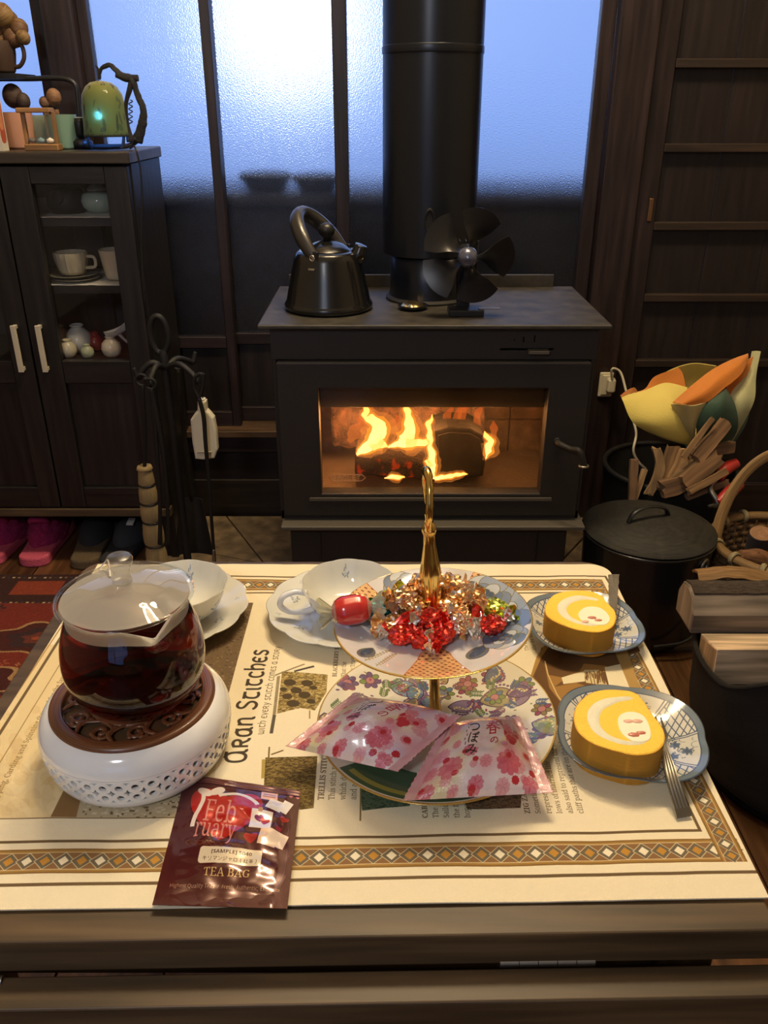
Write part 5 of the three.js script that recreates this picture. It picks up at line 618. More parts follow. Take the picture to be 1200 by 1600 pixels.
    [...'DROLET'].forEach((ch, i) => part(pl, 'letter', L[ch].map(([a, b]) => { const dx = (b[0] - a[0]) * u, dy = (b[1] - a[1]) * u, l = Math.hypot(dx, dy); return new THREE.BoxGeometry(l + 0.0012, 0.0013, 0.0007).rotateZ(Math.atan2(dy, dx)).translate(X(c.x) - 0.0265 + i * 0.0092 + (a[0] + b[0]) / 2 * u, c.y - 0.0041 + (a[1] + b[1]) / 2 * u, zf - 0.0164); }), mm)); }
  // handle: bent rod on the right side of the door
  { const h = onZ(872, 690, SZF + 0.01), p2 = onZ(905, 705, SZF + 0.05), p3 = onZ(912, 728, SZF + 0.055), l = (p) => [X(p.x), p.y, Z(p.z)]; part(d, 'door_handle', limb([[l(h)[0], l(h)[1], zf - 0.005], [l(h)[0], l(h)[1], zf + 0.02], [l(h)[0] + 0.018, l(h)[1] - 0.004, zf + 0.038], l(p2), l(p3)], [0.008, 0.006, 0.0055, 0.006, 0.007], 40, 12), M.iron); part(d, 'handle_ring', new THREE.TorusGeometry(0.0075, 0.0025, 8, 20).rotateX(PI / 2).translate(...l(p3)), M.steel); }
  // lip shelf and pedestal
  part(o, 'ash_lip', bx(X(-0.2), 0.258, Z(-1.60), X(0.39), 0.2665, Z(-1.438), 0.002), M.stoveLip);
  part(o, 'pedestal', bx(X(-0.187), 0.006, Z(-1.76), X(0.365), 0.2585, Z(-1.475), 0.003), M.stove); for (const x of [-0.128, 0.306]) part(o, 'pedestal_seam', bx(X(x), 0.012, Z(-1.4755), X(x + 0.0025), 0.252, Z(-1.4735), 0.0005), M.black);
  // firebox lining
  const yb = 0.285, yt = 0.545, bw = 0.094;
  for (let j = 0; j < 3; j++) for (let i = 0; i < 6; i++) part(o, 'fire_brick', bx(X(-0.19 + i * bw + 0.001), yb + j * 0.087 + 0.001, Z(SZB + 0.009), X(-0.19 + (i + 1) * bw - 0.001), yb + (j + 1) * 0.087 - 0.001, Z(SZB + 0.035), 0.003), M.brick);
  for (const [a, b] of [[-0.194, -0.168], [0.348, 0.374]]) for (let j = 0; j < 2; j++) for (let i = 0; i < 2; i++) part(o, 'fire_brick', bx(X(a), yb + j * 0.13 + 0.001, Z(-1.75 + i * 0.11 + 0.001), X(b), yb + (j + 1) * 0.13 - 0.001, Z(-1.75 + (i + 1) * 0.11 - 0.001), 0.003), M.brick);
  part(o, 'baffle', bx(X(-0.19), 0.5, Z(-1.75), X(0.37), 0.512, Z(-1.51), 0.003), M.char); part(o, 'air_wash_plate', bx(X(-0.19), 0.4865, Z(-1.512), X(0.37), 0.585, Z(-1.503), 0.002), M.stove);
  part(o, 'ash_bed', (() => sheet(60, 26, (u, v) => V(lerp(X(-0.166), X(0.346), u), 0.289 + 0.012 * (fbm(u * 6, v * 4, 3) + 0.4) + 0.006 * v, lerp(Z(-1.505), Z(-1.75), v)), 0.004))(), mat([0.22, 0.17, 0.13], 0.95, { bumpMap: mottB, bumpScale: 0.004 }));
  // burning logs
  const emberT = data(256, 256, (x, y) => { const n = fbm(x * 9, y * 9, 4, 4), k = smooth(n, -0.02, 0.3); return [k * k, k * k * 0.3, k * k * k * 0.05]; }, true);
  const ember = mat([0.05, 0.03, 0.025], 0.95, { emissive: lin(1, 0.75, 0.6), emissiveMap: emberT, emissiveIntensity: 0.3, bumpMap: mottB, bumpScale: 0.005 }), crook = (g, s) => warp(g, (v) => V(v.x, v.y + 0.009 * nz(v.x * 30 + s, v.y * 40, v.z * 40), v.z + 0.006 * nz(v.x * 25, v.y * 35 + s, v.z * 40)));
  const glowing = mat([0.08, 0.04, 0.025], 0.95, { emissive: lin(1, 1, 1), emissiveMap: data(256, 256, (x, y) => { const v = clamp(0.42 + 1.1 * fbm(x * 12, y * 7, 6, 4), 0.08, 1); return [v, v * 0.55, v * 0.3]; }, true), emissiveIntensity: 0.75, bumpMap: mottB, bumpScale: 0.005 });
  const lg = (label, a, b, r, m, s, cat = 'log') => { const c = a.clone().add(b).multiplyScalar(0.5), q = thing('firewood_log', label, cat, c.toArray()), A = a.clone().sub(c), B = b.clone().sub(c); part(q, 'charred_wood', crook(limb([A.toArray(), A.clone().lerp(B, 0.5).toArray(), B.toArray()], [r * 0.94, r, r * 0.97], 40, 22), s), m); return q; };
  lg('charred log burning at the left of the stove fire', onZ(556, 718, -1.57), onZ(676, 722, -1.565), 0.034, ember, 2);
  { const zf2 = -1.545, P2 = [[681, 676], [700, 671], [735, 673], [752, 682], [757, 712], [752, 742], [720, 748], [690, 746], [683, 720]].map(([x, y]) => onZ(x, y, zf2)), c = P2.reduce((s, p) => s.add(p), V(0, 0, 0)).multiplyScalar(1 / P2.length), q = thing('firewood_log', 'dark thick log set end-on at the right of the stove fire', 'log', [c.x, c.y, zf2]); part(q, 'charred_wood', boxUV(ext(poly(P2.map((p) => [p.x - c.x, p.y - c.y])), 0.09, 0.004).translate(0, 0, -0.094)), mat([0.016, 0.008, 0.006], 0.95, { bumpMap: mottB, bumpScale: 0.005, map: mottT })); part(q, 'burnt_end', ext(poly(P2.map((p) => [(p.x - c.x) * 0.9, (p.y - c.y) * 0.9])), 0.002, 0.001).translate(0, 0, 0.004), M.char); }
  lg('glowing log lying behind the flames at the back of the firebox', V(-0.11, 0.385, -1.69), V(0.21, 0.4, -1.69), 0.05, glowing, 8);
  // flames
  const glowMap = (a, b) => data(64, 4, (x) => [0, 1, 2].map((k) => lerp(a[k], b[k], x * x)), true), core = mat([0.1, 0.05, 0.01], 1, { emissive: lin(1, 1, 1), emissiveMap: glowMap([1, 0.9, 0.62], [1, 0.78, 0.38]), emissiveIntensity: 5 }), shell = mat([0, 0, 0], 1, { specularIntensity: 0, emissive: lin(1, 1, 1), emissiveMap: glowMap([1, 0.62, 0.2], [1, 0.4, 0.08]), emissiveIntensity: 1.9, transparent: true, opacity: 0.45 }), warm = mat([0, 0, 0], 1, { specularIntensity: 0, emissive: lin(1, 1, 1), emissiveMap: glowMap([1, 0.55, 0.25], [1, 0.42, 0.16]), emissiveIntensity: 0.9, transparent: true, opacity: 0.24 }), hot = core, halo = mat([0, 0, 0], 1, { specularIntensity: 0, emissive: lin(1, 0.36, 0.08), emissiveIntensity: 1.1, transparent: true, opacity: 0.16 });
  const fire = thing('fire', 'bright yellow flames licking over the logs behind the stove glass', 'fire', [0.06, 0.36, -1.58]);
  const fl = (pts, rad, m, z) => { const P3 = pts.map(([x, y]) => onZ(x, y, z).sub(fire.position)), wob = (g) => warp(g, (v) => V(v.x + 0.0045 * nz(v.y * 90, v.x * 60, z * 9), v.y + 0.003 * nz(v.x * 90, v.y * 50, 4), v.z)), f = part(fire, 'flame', wob(limb(P3, rad.map((r) => r * 0.00185), 48, 14, 0.55)), m === hot ? shell : m); if (m === hot) part(f, 'flame_halo', wob(limb(P3, rad.map((r) => r * 0.003), 40, 14, 0.6)), halo); if (m === hot) part(f, 'flame_core', wob(limb(P3, rad.map((r) => r * 0.0012), 48, 14, 0.5)), core); return f; };
  fl([[557, 711], [572, 700], [586, 687], [592, 668], [581, 655], [570, 650], [572, 641], [565, 632]], [2, 8, 11, 12, 7, 4, 5, 0.6], hot, -1.532); fl([[580, 700], [598, 694], [606, 699]], [5, 6, 1], hot, -1.53);
  fl([[606, 699], [620, 694], [634, 688], [640, 670], [638, 650], [635, 636], [634, 628]], [2, 5, 13, 10, 6, 4, 0.8], hot, -1.532); fl([[634, 692], [652, 692], [668, 690], [674, 684]], [8, 6, 5, 2], hot, -1.53);
  fl([[678, 748], [676, 726], [673, 700], [671, 676], [671, 660], [675, 648]], [3, 6, 4, 3.5, 4, 0.6], hot, -1.528); fl([[672, 728], [668, 720]], [4, 4], hot, -1.527); fl([[678, 748], [690, 746], [704, 744], [722, 741], [730, 740]], [3, 4, 4, 3, 0.6], hot, -1.522);
  fl([[601, 748], [612, 745], [622, 746], [633, 745]], [0.6, 4, 4, 1], hot, -1.52); fl([[757, 722], [756, 712], [762, 702], [766, 690], [760, 682], [757, 674]], [1, 5, 8, 6, 4, 0.6], hot, -1.55); fl([[765, 700], [772, 680], [772, 668], [768, 658]], [3, 3, 3.5, 0.8], warm, -1.57);
  for (const [a, b, c] of [[690, 660, 706], [706, 655, 722], [716, 662, 728], [742, 668, 752]]) fl([[a, 684], [(a + c) / 2 - 3, b + 8], [c - 6, 648], [c, 634]], [3, 5, 4, 1.5], warm, -1.6);
  fl([[545, 690], [556, 676], [566, 664], [560, 652]], [3, 9, 7, 1], warm, -1.6); fl([[600, 680], [612, 668], [622, 660], [618, 648]], [3, 8, 6, 1], warm, -1.6);
  for (const [x, z, k] of [[-0.045, -1.55, 1], [0.08, -1.55, 0.9], [0.2, -1.56, 0.4]]) { const l = new THREE.PointLight(lin(...FIRE.color), FIRE.power * k); l.name = 'flame_light'; l.position.set(x, 0.45, z); l.shadow.radius = 1.5; l.castShadow = true; scene.add(l); }
}
// ---------- stovepipe ----------
{
  const o = thing('stovepipe', 'wide matt black double stovepipe rising from the stove top', 'chimney pipe', [0.087, SYT, -1.685]);
  part(o, 'lower_pipe', lathe([[0.076, 0], [0.0765, 0.012], [0.0745, 0.016], [0.0745, 0.12], [0, 0.12]], 64), M.pipe); part(o, 'collar', lathe([[0.0745, 0.0005], [0.083, 0.0005], [0.083, 0.005], [0.0745, 0.009]], 64), M.stove);
  part(o, 'outer_pipe', lathe([[0.076, 0.0885], [0.0885, 0.0885], [0.0893, 0.09], [0.0893, 0.4305], [0.088, 0.432], [0.076, 0.432]], 72), M.pipe); part(o, 'outer_pipe', lathe([[0.076, 0.434], [0.0885, 0.434], [0.0893, 0.436], [0.0893, 1.74], [0, 1.74]], 72), M.pipe);
  part(o, 'joint_ring', lathe([[0.0893, 0.426], [0.0906, 0.428], [0.0906, 0.438], [0.0893, 0.44]], 72), M.pipe);
  const k = onZ(671, 345, -1.594), kp = [k.x - 0.087, k.y - SYT, -1.594 + 1.685]; part(o, 'thermometer', [new THREE.CylinderGeometry(0.012, 0.012, 0.006, 24).rotateX(PI / 2).scale(0.7, 1.6, 1).translate(...kp), new THREE.TorusGeometry(0.012, 0.0022, 8, 24).scale(0.7, 1.6, 1).translate(kp[0], kp[1], kp[2] + 0.003)], M.iron);
}
// ---------- kettle ----------
{
  const o = thing('kettle', 'glossy black kettle with thick hoop handle on the stove top', 'kettle', [-0.1045, SYT, -1.588], [0, -0.5, 0]);
  part(o, 'body', lathe([[0, 0.0005], [0.076, 0.0005], [0.0825, 0.004], [0.0835, 0.01], [0.081, 0.0145], [0.079, 0.017], [0.0695, 0.06], [0.062, 0.092], [0.058, 0.102], [0.053, 0.106], [0.046, 0.1065], [0.044, 0.104], [0, 0.104]], 72), M.blackGloss);
  const lid = part(o, 'lid', lathe([[0, 0.1235], [0.014, 0.1225], [0.03, 0.117], [0.042, 0.108], [0.0435, 0.1045], [0, 0.1045]], 48), M.blackGloss); part(lid, 'lid_knob', lathe([[0, 0.123], [0.007, 0.123], [0.0068, 0.129], [0.013, 0.134], [0.0155, 0.142], [0.0125, 0.1505], [0.005, 0.154], [0, 0.1545]], 32), M.black);
  // hoop handle folded over to the left
  const a = [], th = 0.72; for (let i = 0; i <= 18; i++) { const t = i / 18 * PI, w = Math.cos(t) * 0.052, h = Math.sin(t) * 0.092; a.push([-Math.sin(th) * h + 0.006, 0.098 + Math.cos(th) * h, w]); }
  part(o, 'handle', limb(a, [0.011, 0.0145, 0.015, 0.015, 0.015, 0.0145, 0.011], 60, 16, 0.8, V(-Math.sin(th), Math.cos(th), 0)), mat([0.03, 0.026, 0.022], 0.35, { clearcoat: 0.4 }));
  for (const s of [1, -1]) { const b = part(o, 'handle_bracket', bc(0.006, 0.098, s * 0.0555, 0.022, 0.028, 0.006, 0.003), M.blackGloss); part(b, 'rivet', [new THREE.TorusGeometry(0.0045, 0.0016, 10, 24).translate(0.0055, 0.1, s * 0.0595), new THREE.CylinderGeometry(0.0028, 0.0028, 0.003, 16).rotateX(PI / 2).translate(0.0055, 0.1, s * 0.059)], M.chrome); }
  part(o, 'spout', limb([[0.036, 0.085, -0.012], [0.056, 0.1, -0.016], [0.062, 0.1175, -0.018]], [0.02, 0.0145, 0.011], 20, 16), M.blackGloss); part(o, 'maker_mark', bc(0.008, 0.082, 0.0665, 0.013, 0.004, 0.003, 0.001), M.chrome);
}
// ---------- small dish and heat-powered fan on the stove ----------
{
  const p = onY(645, 484, SYT), o = thing('small_dish', 'small round dark dish with shiny gold centre, on the stove between kettle and fan', 'dish', [p.x, SYT, p.z - 0.006]);
  part(o, 'dish', lathe([[0, 0.0005], [0.02, 0.0005], [0.0265, 0.004], [0.0285, 0.0085], [0.0265, 0.009], [0.0235, 0.0055], [0, 0.004]], 40), M.blackGloss); part(o, 'gold_filling', warp(smoothGeo(lathe([[0.0235, 0.0055], [0.02, 0.0095], [0.012, 0.0125], [0, 0.013]], 40)), (v) => V(v.x, v.y + 0.003 * nz(v.x * 150, v.z * 150), v.z)), metal([0.8, 0.6, 0.3], 0.25));
  const c = onZ(731, 402, -1.495), b = onY(752, 478, SYT), f = thing('stove_fan', 'black stove fan with bluish round hub, in front of the pipe', 'fan', [c.x, SYT, -1.53]), hy = c.y - SYT;
  part(f, 'foot', bx(-0.028, 0, -0.03, 0.036, 0.012, 0.016, 0.002), M.black); part(f, 'cooling_fins', [-2, -1, 0, 1, 2].map((k) => bx(k * 0.011 - 0.0015, 0.04, -0.035, k * 0.011 + 0.0015, 0.13, -0.008, 0.001)), M.black); part(f, 'stem', bx(-0.012, 0.011, -0.03, 0.012, hy - 0.01, -0.016, 0.002), M.black); part(f, 'motor', new THREE.CylinderGeometry(0.016, 0.016, 0.03, 24).rotateX(PI / 2).translate(0, hy, 0.0), M.black);
  const bm = mat([0.035, 0.034, 0.036], 0.3, { metalness: 0.6 }); for (let k = 0; k < 5; k++) { const g = sheet(16, 16, (u, v) => { const r = lerp(0.012, 0.083 - 0.006 * Math.pow(2 * u - 1, 2), v), w = lerp(0.45, 1.0, smooth(v, 0, 0.7)), a = (u - 0.5) * w; return V(Math.cos(a) * r, Math.sin(a) * r, (u - 0.5) * 0.026); }, 0.001); g.rotateZ(k * 2 * PI / 5 + 2.5).translate(0, hy, 0.024); part(f, 'blade', g, bm); }
  part(f, 'hub', lathe([[0, 0.018], [0.008, 0.0165], [0.0155, 0.01], [0.018, 0], [0.0175, -0.006], [0, -0.006]], 32).rotateX(PI / 2).translate(0, hy, 0.032), mat([0.12, 0.13, 0.2], 0.25, { clearcoat: 1, metalness: 0.5 })); const tg = part(f, 'tag', bx(-0.004 + (b.x - c.x) - 0.01, 0.0125, 0.0, (b.x - c.x) + 0.024, 0.0145, 0.012, 0.0005), mat([0.2, 0.19, 0.18], 0.4));
}
// ---------- display cabinet ----------
const KX0 = -1.36, KX1 = -0.498, KZF = -1.75, KZB = -2.005, KT = 0.92, KB = 0.147;
{
  const o = thing('display_cabinet', 'low dark brown cabinet with glazed doors and pale bar handles, left of the stove', 'cabinet', [-0.93, 0, -1.88]), X = (x) => x + 0.93, Z = (z) => z + 1.88, C = M.cabinet, I = M.cabinetIn;
  part(o, 'top', bx(X(KX0 - 0.008), KT - 0.022, Z(KZB), X(KX1 + 0.006), KT, Z(KZF + 0.004), 0.003), wood([0.075, 0.06, 0.045], 0.4)); part(o, 'side_panel', bx(X(KX1 - 0.018), 0.007, Z(KZB), X(KX1), KT - 0.022, Z(KZF - 0.022), 0.002, 1), C); part(o, 'side_panel', bx(X(KX0), 0.007, Z(KZB), X(KX0 + 0.018), KT - 0.022, Z(KZF - 0.022), 0.002, 1), C);
  part(o, 'back_panel', bx(X(KX0), 0.12, Z(KZB), X(KX1), KT - 0.022, Z(KZB + 0.006)), I); part(o, 'bottom_board', bx(X(KX0 + 0.018), KB - 0.002, Z(KZB + 0.006), X(KX1 - 0.018), KB + 0.016, Z(KZF - 0.022)), C); part(o, 'bottom_rail', bx(X(KX0), KB - 0.012, Z(KZF - 0.022), X(KX1), KB + 0.008, Z(KZF + 0.002), 0.002), wood([0.13, 0.09, 0.05], 0.5));
  for (const y of [0.795, 0.66, 0.503]) part(o, 'shelf', bx(X(KX0 + 0.018), y - 0.016, Z(KZB + 0.006), X(KX1 - 0.018), y, Z(KZF - 0.03), 0.001), C);
  part(o, 'shelf_lining', [0.795, 0.66].map((y) => sheet(30, 4, (u, v) => V(lerp(X(-0.73), X(-0.53), u), y + 0.0012 + 0.002 * Math.abs(nz(u * 6, y * 9)), lerp(Z(KZF - 0.029), Z(KZB + 0.02), v)), 0.0008)), M.white, 'thin pale sheet lining the shelf'); o.children[o.children.length - 1].userData.kind = 'stuff';
  const door = (x0, x1, hx, left) => {
    const d = new THREE.Group(); d.name = 'door'; o.add(d); const z0 = Z(KZF - 0.02), z1 = Z(KZF), y0 = KB + 0.012, y1 = KT - 0.026, gx0 = x0 + 0.058, gx1 = x1 - 0.046, gy0 = 0.507, gy1 = 0.861;
    part(d, 'stile', bx(X(x0), y0, z0, X(gx0), y1, z1, 0.002, 1), C); part(d, 'stile', bx(X(gx1), y0, z0, X(x1), y1, z1, 0.002, 1), C); part(d, 'rail', bx(X(gx0), gy1, z0, X(gx1), y1, z1, 0.002, 0), C); part(d, 'rail', bx(X(gx0), gy0 - 0.05, z0, X(gx1), gy0, z1, 0.002, 0), C); part(d, 'rail', bx(X(gx0), y0, z0, X(gx1), y0 + 0.05, z1, 0.002, 0), C);
    part(d, 'lower_panel', bx(X(gx0), y0 + 0.05, z0, X(gx1), gy0 - 0.05, z1 - 0.009, 0.002, 1), C); part(d, 'glass_pane', bx(X(gx0 - 0.003), gy0 - 0.003, z0 + 0.006, X(gx1 + 0.003), gy1 + 0.003, z0 + 0.009, 0.0004), M.pane);
    const h = part(d, 'handle', bx(X(hx) - 0.0055, 0.487, z1 + 0.012, X(hx) + 0.0055, 0.587, z1 + 0.018, 0.001), M.paleHandle); for (const y of [0.492, 0.582]) part(h, 'handle_post', bx(X(hx) - 0.004, y - 0.004, z1, X(hx) + 0.004, y + 0.004, z1 + 0.013, 0.001), M.paleHandle);
  };
  door(-0.7505, -0.5005, -0.7245); door(-1.046, -0.7535, -0.776); door(-1.357, -1.0495, -1.075);
  for (const x of [KX0 + 0.03, KX1 - 0.03]) part(o, 'foot', bx(X(x) - 0.02, 0.006, Z(KZF - 0.08), X(x) + 0.02, KB, Z(KZF - 0.03), 0.002, 1), C);
  // crockery inside
  const por = (c, r = 0.15) => mat(c, r, { clearcoat: 0.5 }), pz = -1.86;
  const pot = (name, label, cat, px, py, z, Y, prof, m, extra) => { const x = onZ(px, py, z).x, q = thing(name, label, cat, [x, Y, z]); part(q, 'body', lathe(prof, 40), m); extra?.(q); return q; };
  pot('jar', 'pale green glazed jar on the top shelf of the cabinet', 'jar', 156, 325, pz, 0.7975, [[0, 0], [0.022, 0], [0.034, 0.012], [0.037, 0.024], [0.032, 0.037], [0.02, 0.044], [0, 0.045]], por([0.36, 0.45, 0.38]), (q) => part(q, 'lid', lathe([[0.021, 0.0435], [0.022, 0.047], [0.014, 0.054], [0.006, 0.057], [0.008, 0.063], [0.005, 0.067], [0, 0.068]], 32), por([0.36, 0.45, 0.38])));
  pot('black_pot', 'dark iron pot with ring handle on the top cabinet shelf', 'pot', 104, 315, pz, 0.7975, [[0, 0], [0.035, 0], [0.042, 0.012], [0.043, 0.03], [0.036, 0.044], [0.03, 0.047], [0, 0.05]], M.iron, (q) => part(q, 'ring_handle', new THREE.TorusGeometry(0.012, 0.003, 8, 24).translate(-0.004, 0.034, 0.042), M.iron));
  pot('dark_bowl', 'small grey-blue bowl behind the left edge of the top cabinet shelf', 'bowl', 70, 325, pz, 0.7975, [[0, 0], [0.016, 0], [0.018, 0.004], [0.03, 0.016], [0.035, 0.032], [0.033, 0.032], [0.028, 0.017], [0, 0.006]], por([0.1, 0.1, 0.14]));
  pot('fluted_cup', 'fluted cream cup on stacked saucers on the middle shelf of the cabinet', 'cup', 113, 415, -1.83, 0.6765, [[0, 0], [0.024, 0], [0.028, 0.008], [0.034, 0.03], [0.035, 0.045], [0.033, 0.045], [0.03, 0.03], [0, 0.006]], por([0.5, 0.45, 0.33]), (q) => { warp(q.children[0].geometry, (v) => { const k = 1 + 0.035 * Math.cos(Math.atan2(v.z, v.x) * 20); return V(v.x * k, v.y, v.z * k); }); part(q, 'handle', tube([[0.032, 0.036, 0], [0.05, 0.034, 0.004], [0.05, 0.016, 0.004], [0.029, 0.012, 0]], 0.0035, 20, 8), por([0.5, 0.45, 0.33])); });
  { const x = onZ(118, 430, -1.83).x, pr = [[0, 0.001], [0.03, 0], [0.033, 0.0025], [0.05, 0.0065], [0.052, 0.0075], [0.05, 0.0078], [0.03, 0.004], [0, 0.0035]]; const q = thing('shelf_saucer', 'grey saucer on top of the stack on the middle cabinet shelf', 'saucer', [x - 0.004, 0.6695, -1.83]); part(q, 'body', lathe(pr, 40), por([0.3, 0.28, 0.22])); copyOf(q, 'grey saucer under another on the middle cabinet shelf', [x, 0.6625, -1.83]); }
  pot('white_cup', 'tall white cup at the right end of the middle cabinet shelf', 'cup', 184, 430, -1.84, 0.6635, [[0, 0], [0.022, 0], [0.025, 0.006], [0.032, 0.05], [0.034, 0.062], [0.032, 0.062], [0.028, 0.05], [0, 0.008]], por([0.5, 0.43, 0.32]));
  const vs = [[0, 0], [0.014, 0], [0.021, 0.008], [0.024, 0.02], [0.021, 0.033], [0.012, 0.042], [0.009, 0.044], [0.0115, 0.048], [0, 0.046]];
  for (const [px, py, z, s, c, l] of [[176, 556, -1.8, 0.92, [0.62, 0.55, 0.42], 'round white bud vase at the right on the bottom cabinet shelf'], [127, 556, -1.84, 1.25, [0.52, 0.53, 0.5], 'larger bluish white vase on the bottom cabinet shelf'], [108, 557, -1.795, 0.8, [0.6, 0.55, 0.4], 'small cream vase at the left front of the bottom cabinet shelf'], [138, 558, -1.79, 0.6, [0.42, 0.46, 0.3], 'small pale green vase at the front of the bottom cabinet shelf'], [152, 557, -1.85, 0.85, [0.25, 0.03, 0.03], 'small dark red vase between the white ones in the cabinet'], [97, 553, -1.86, 1.1, [0.5, 0.44, 0.4], 'pinkish white vase half hidden by the left door stile']]) { const p = onZ(px, py, z); const q = thing('bud_vase', l, 'vase', [p.x, 0.5035, z], [0, 0, 0]); q.scale.setScalar(s); part(q, 'body', lathe(vs, 36), por(c)); part(q, 'lip', new THREE.TorusGeometry(0.0105, 0.0016, 8, 28).rotateX(PI / 2).translate(0, 0.0475, 0), por(c)); }
  { const p = onZ(186, 522, -1.8), q = thing('spoon_rest', 'white boat-shaped dish leaning above the vases in the cabinet', 'dish', [p.x, p.y, -1.8], [0, 0, 0.42]); part(q, 'body', sheet(20, 10, (u, v) => { const w = Math.sin(PI * u) * 0.014; return V((u - 0.5) * 0.055, 0.012 * Math.pow(2 * v - 1, 2) + 0.006 * Math.pow(2 * u - 1, 2), (v - 0.5) * 2 * w); }, 0.003), por([0.55, 0.55, 0.52])); part(q, 'stand', limb([[0, 0.001, 0], [0.002, -0.02, -0.01], [0.012, -0.047, -0.02]], [0.004, 0.003, 0.005], 12, 8), por([0.55, 0.55, 0.52])); }
}
// ---------- things on the cabinet ----------
{
  const z = -1.84;
  // art-glass lamp
  const c = onZ(165, 205, z), o = thing('glass_lamp', 'small lamp with green painted glass shade on a twisting dark branch stand', 'lamp', [c.x, KT, z]), G = (px, py, dz = 0) => { const p = onZ(px, py, z + dz); return [p.x - c.x, p.y - KT, dz]; };
  const dark = mat([0.022, 0.02, 0.022], 0.5, { bumpMap: mottB, bumpScale: 0.003 });
  const gT = canvas(512, 256, (g, w, h) => { const q = g.createLinearGradient(0, 0, 0, h); q.addColorStop(0, '#2c4a3c'); q.addColorStop(0.45, '#5c7a48'); q.addColorStop(1, '#a39a3a'); g.fillStyle = q; g.fillRect(0, 0, w, h); for (let i = 0; i < 420; i++) { const x = rr(0, w), y = Math.pow(rnd(), 1.8) * h * 0.7; g.fillStyle = i % 3 ? 'rgba(26,40,36,.4)' : 'rgba(20,60,70,.4)'; g.beginPath(); g.ellipse(x, y, rr(3, 11), rr(2, 7), rr(0, 3), 0, 7); g.fill(); } g.fillStyle = '#3a3424'; for (let i = 0; i < 40; i++) { g.beginPath(); g.ellipse(rr(0, w), rr(h * 0.78, h * 0.95), 7, 4, rr(0, 3), 0, 7); g.fill(); } });
  const sx = G(163, 175)[0], r0 = 0.044, yb = G(163, 212)[1], yt = G(163, 128)[1];
  const shd = part(o, 'shade', lathe([[0.005, yt + 0.002], [0.02, yt - 0.001], [r0 * 0.68, yt - 0.008], [r0 * 0.88, yt - 0.022], [r0 * 0.95, yt - 0.042], [r0, yb + 0.01], [r0 * 1.03, yb], [r0 * 0.98, yb], [r0 * 0.94, yb + 0.01], [r0 * 0.84, yt - 0.022], [r0 * 0.64, yt - 0.01], [0.005, yt - 0.002]], 48).translate(sx, 0, 0), mat([1, 1, 1], 0.85, { map: gT, transmission: 0.5, thickness: 0, clearcoat: 0.5 }));
  const bulb = part(o, 'bulb', new THREE.SphereGeometry(0.011, 20, 14).scale(1, 1.3, 1).translate(sx, yb + 0.036, 0.03), mat([0.3, 0.6, 0.7], 0.3, { emissive: lin(0.3, 1.2, 5), emissiveIntensity: 14 })); const pl = new THREE.PointLight(lin(0.3, 0.8, 1), 0.002); pl.name = 'lamp_light'; pl.position.set(c.x + sx, KT + yb + 0.036, z + 0.03); pl.shadow.radius = 0.4; pl.castShadow = true; scene.add(pl);
  part(o, 'stand_ring', new THREE.TorusGeometry(r0 * 0.98, 0.0025, 8, 40).rotateX(PI / 2).translate(sx, yb + 0.001, 0), dark); for (const k of [-1, 1]) part(o, 'leg', limb([[sx + k * 0.036, yb, 0.012], [sx + k * 0.034, 0.012, 0.014], [sx + k * 0.03, 0.003, 0.012]], [0.003, 0.0034, 0.004], 12, 8), dark);
  part(o, 'base', limb([[sx - 0.046, 0.006, 0], [sx, 0.0055, 0.012], [sx + 0.046, 0.009, 0], G(214, 216)], [0.006, 0.0075, 0.007, 0.011], 24, 10, 0.7, V(0, 1, 0)), dark);
  part(o, 'branch', warp(limb([G(214, 222), G(222, 196), G(224, 172), G(214, 146), G(206, 124), G(188, 116), G(172, 102), G(158, 108), G(155, 124)], [0.0105, 0.009, 0.007, 0.006, 0.007, 0.0055, 0.0045, 0.0038, 0.003], 70, 10), (v) => V(v.x + 0.0018 * nz(v.x * 120, v.y * 120, 1), v.y + 0.0012 * nz(v.y * 140, v.x * 140, 2), v.z)), dark);
  part(o, 'inner_branch', limb([G(204, 222), G(198, 190), G(197, 162), G(203, 138), G(206, 124)], [0.008, 0.0045, 0.004, 0.0055, 0.006], 40, 10), dark); part(o, 'crossbar', limb([G(181, 117), G(198, 122), G(216, 122)], [0.005, 0.0075, 0.006], 14, 10), dark); part(o, 'twig', limb([G(155, 124), G(153, 108), G(149, 102)], [0.003, 0.0026, 0.001], 10, 8), dark);
  { const l = []; for (let i = 0; i <= 60; i++) { const t = i / 60, p = G(204, lerp(156, 194, t)); l.push([p[0] + 0.0035 * Math.sin(t * 30), p[1], 0.0035 * Math.cos(t * 30)]); } part(o, 'spiral_wire', tube(l, 0.0011, 120, 6), dark); }
  { const l = [G(208, 228, 0.015), G(213, 240, 0.098), G(219, 262, 0.1), G(222, 310, 0.1), G(221, 380, 0.1), G(226, 470, 0.1)].map((p, i) => (i === 0 ? [p[0], 0.004, 0.04] : i === 1 ? [p[0], 0.006, 0.098] : p)); part(o, 'power_cord', tube(l, 0.0018, 60, 6), M.black); }
  // sand glass
  const s = onZ(62, 200, -1.8), q = thing('sand_timer', 'triple sand timer in a pale wooden frame on the cabinet', 'sand timer', [s.x, KT, -1.8]), pw = wood([0.5, 0.27, 0.11], 0.5);
  part(q, 'base', bc(0.002, 0.006, 0, 0.066, 0.012, 0.03, 0.002), pw); part(q, 'top', bc(-0.004, 0.072, 0, 0.066, 0.009, 0.028, 0.002), pw); for (const [x, m] of [[-0.032, pw], [0.03, pw]]) part(q, 'post', bc(x * 0.95, 0.04, -0.004, 0.007, 0.058, 0.01, 0.001), m);
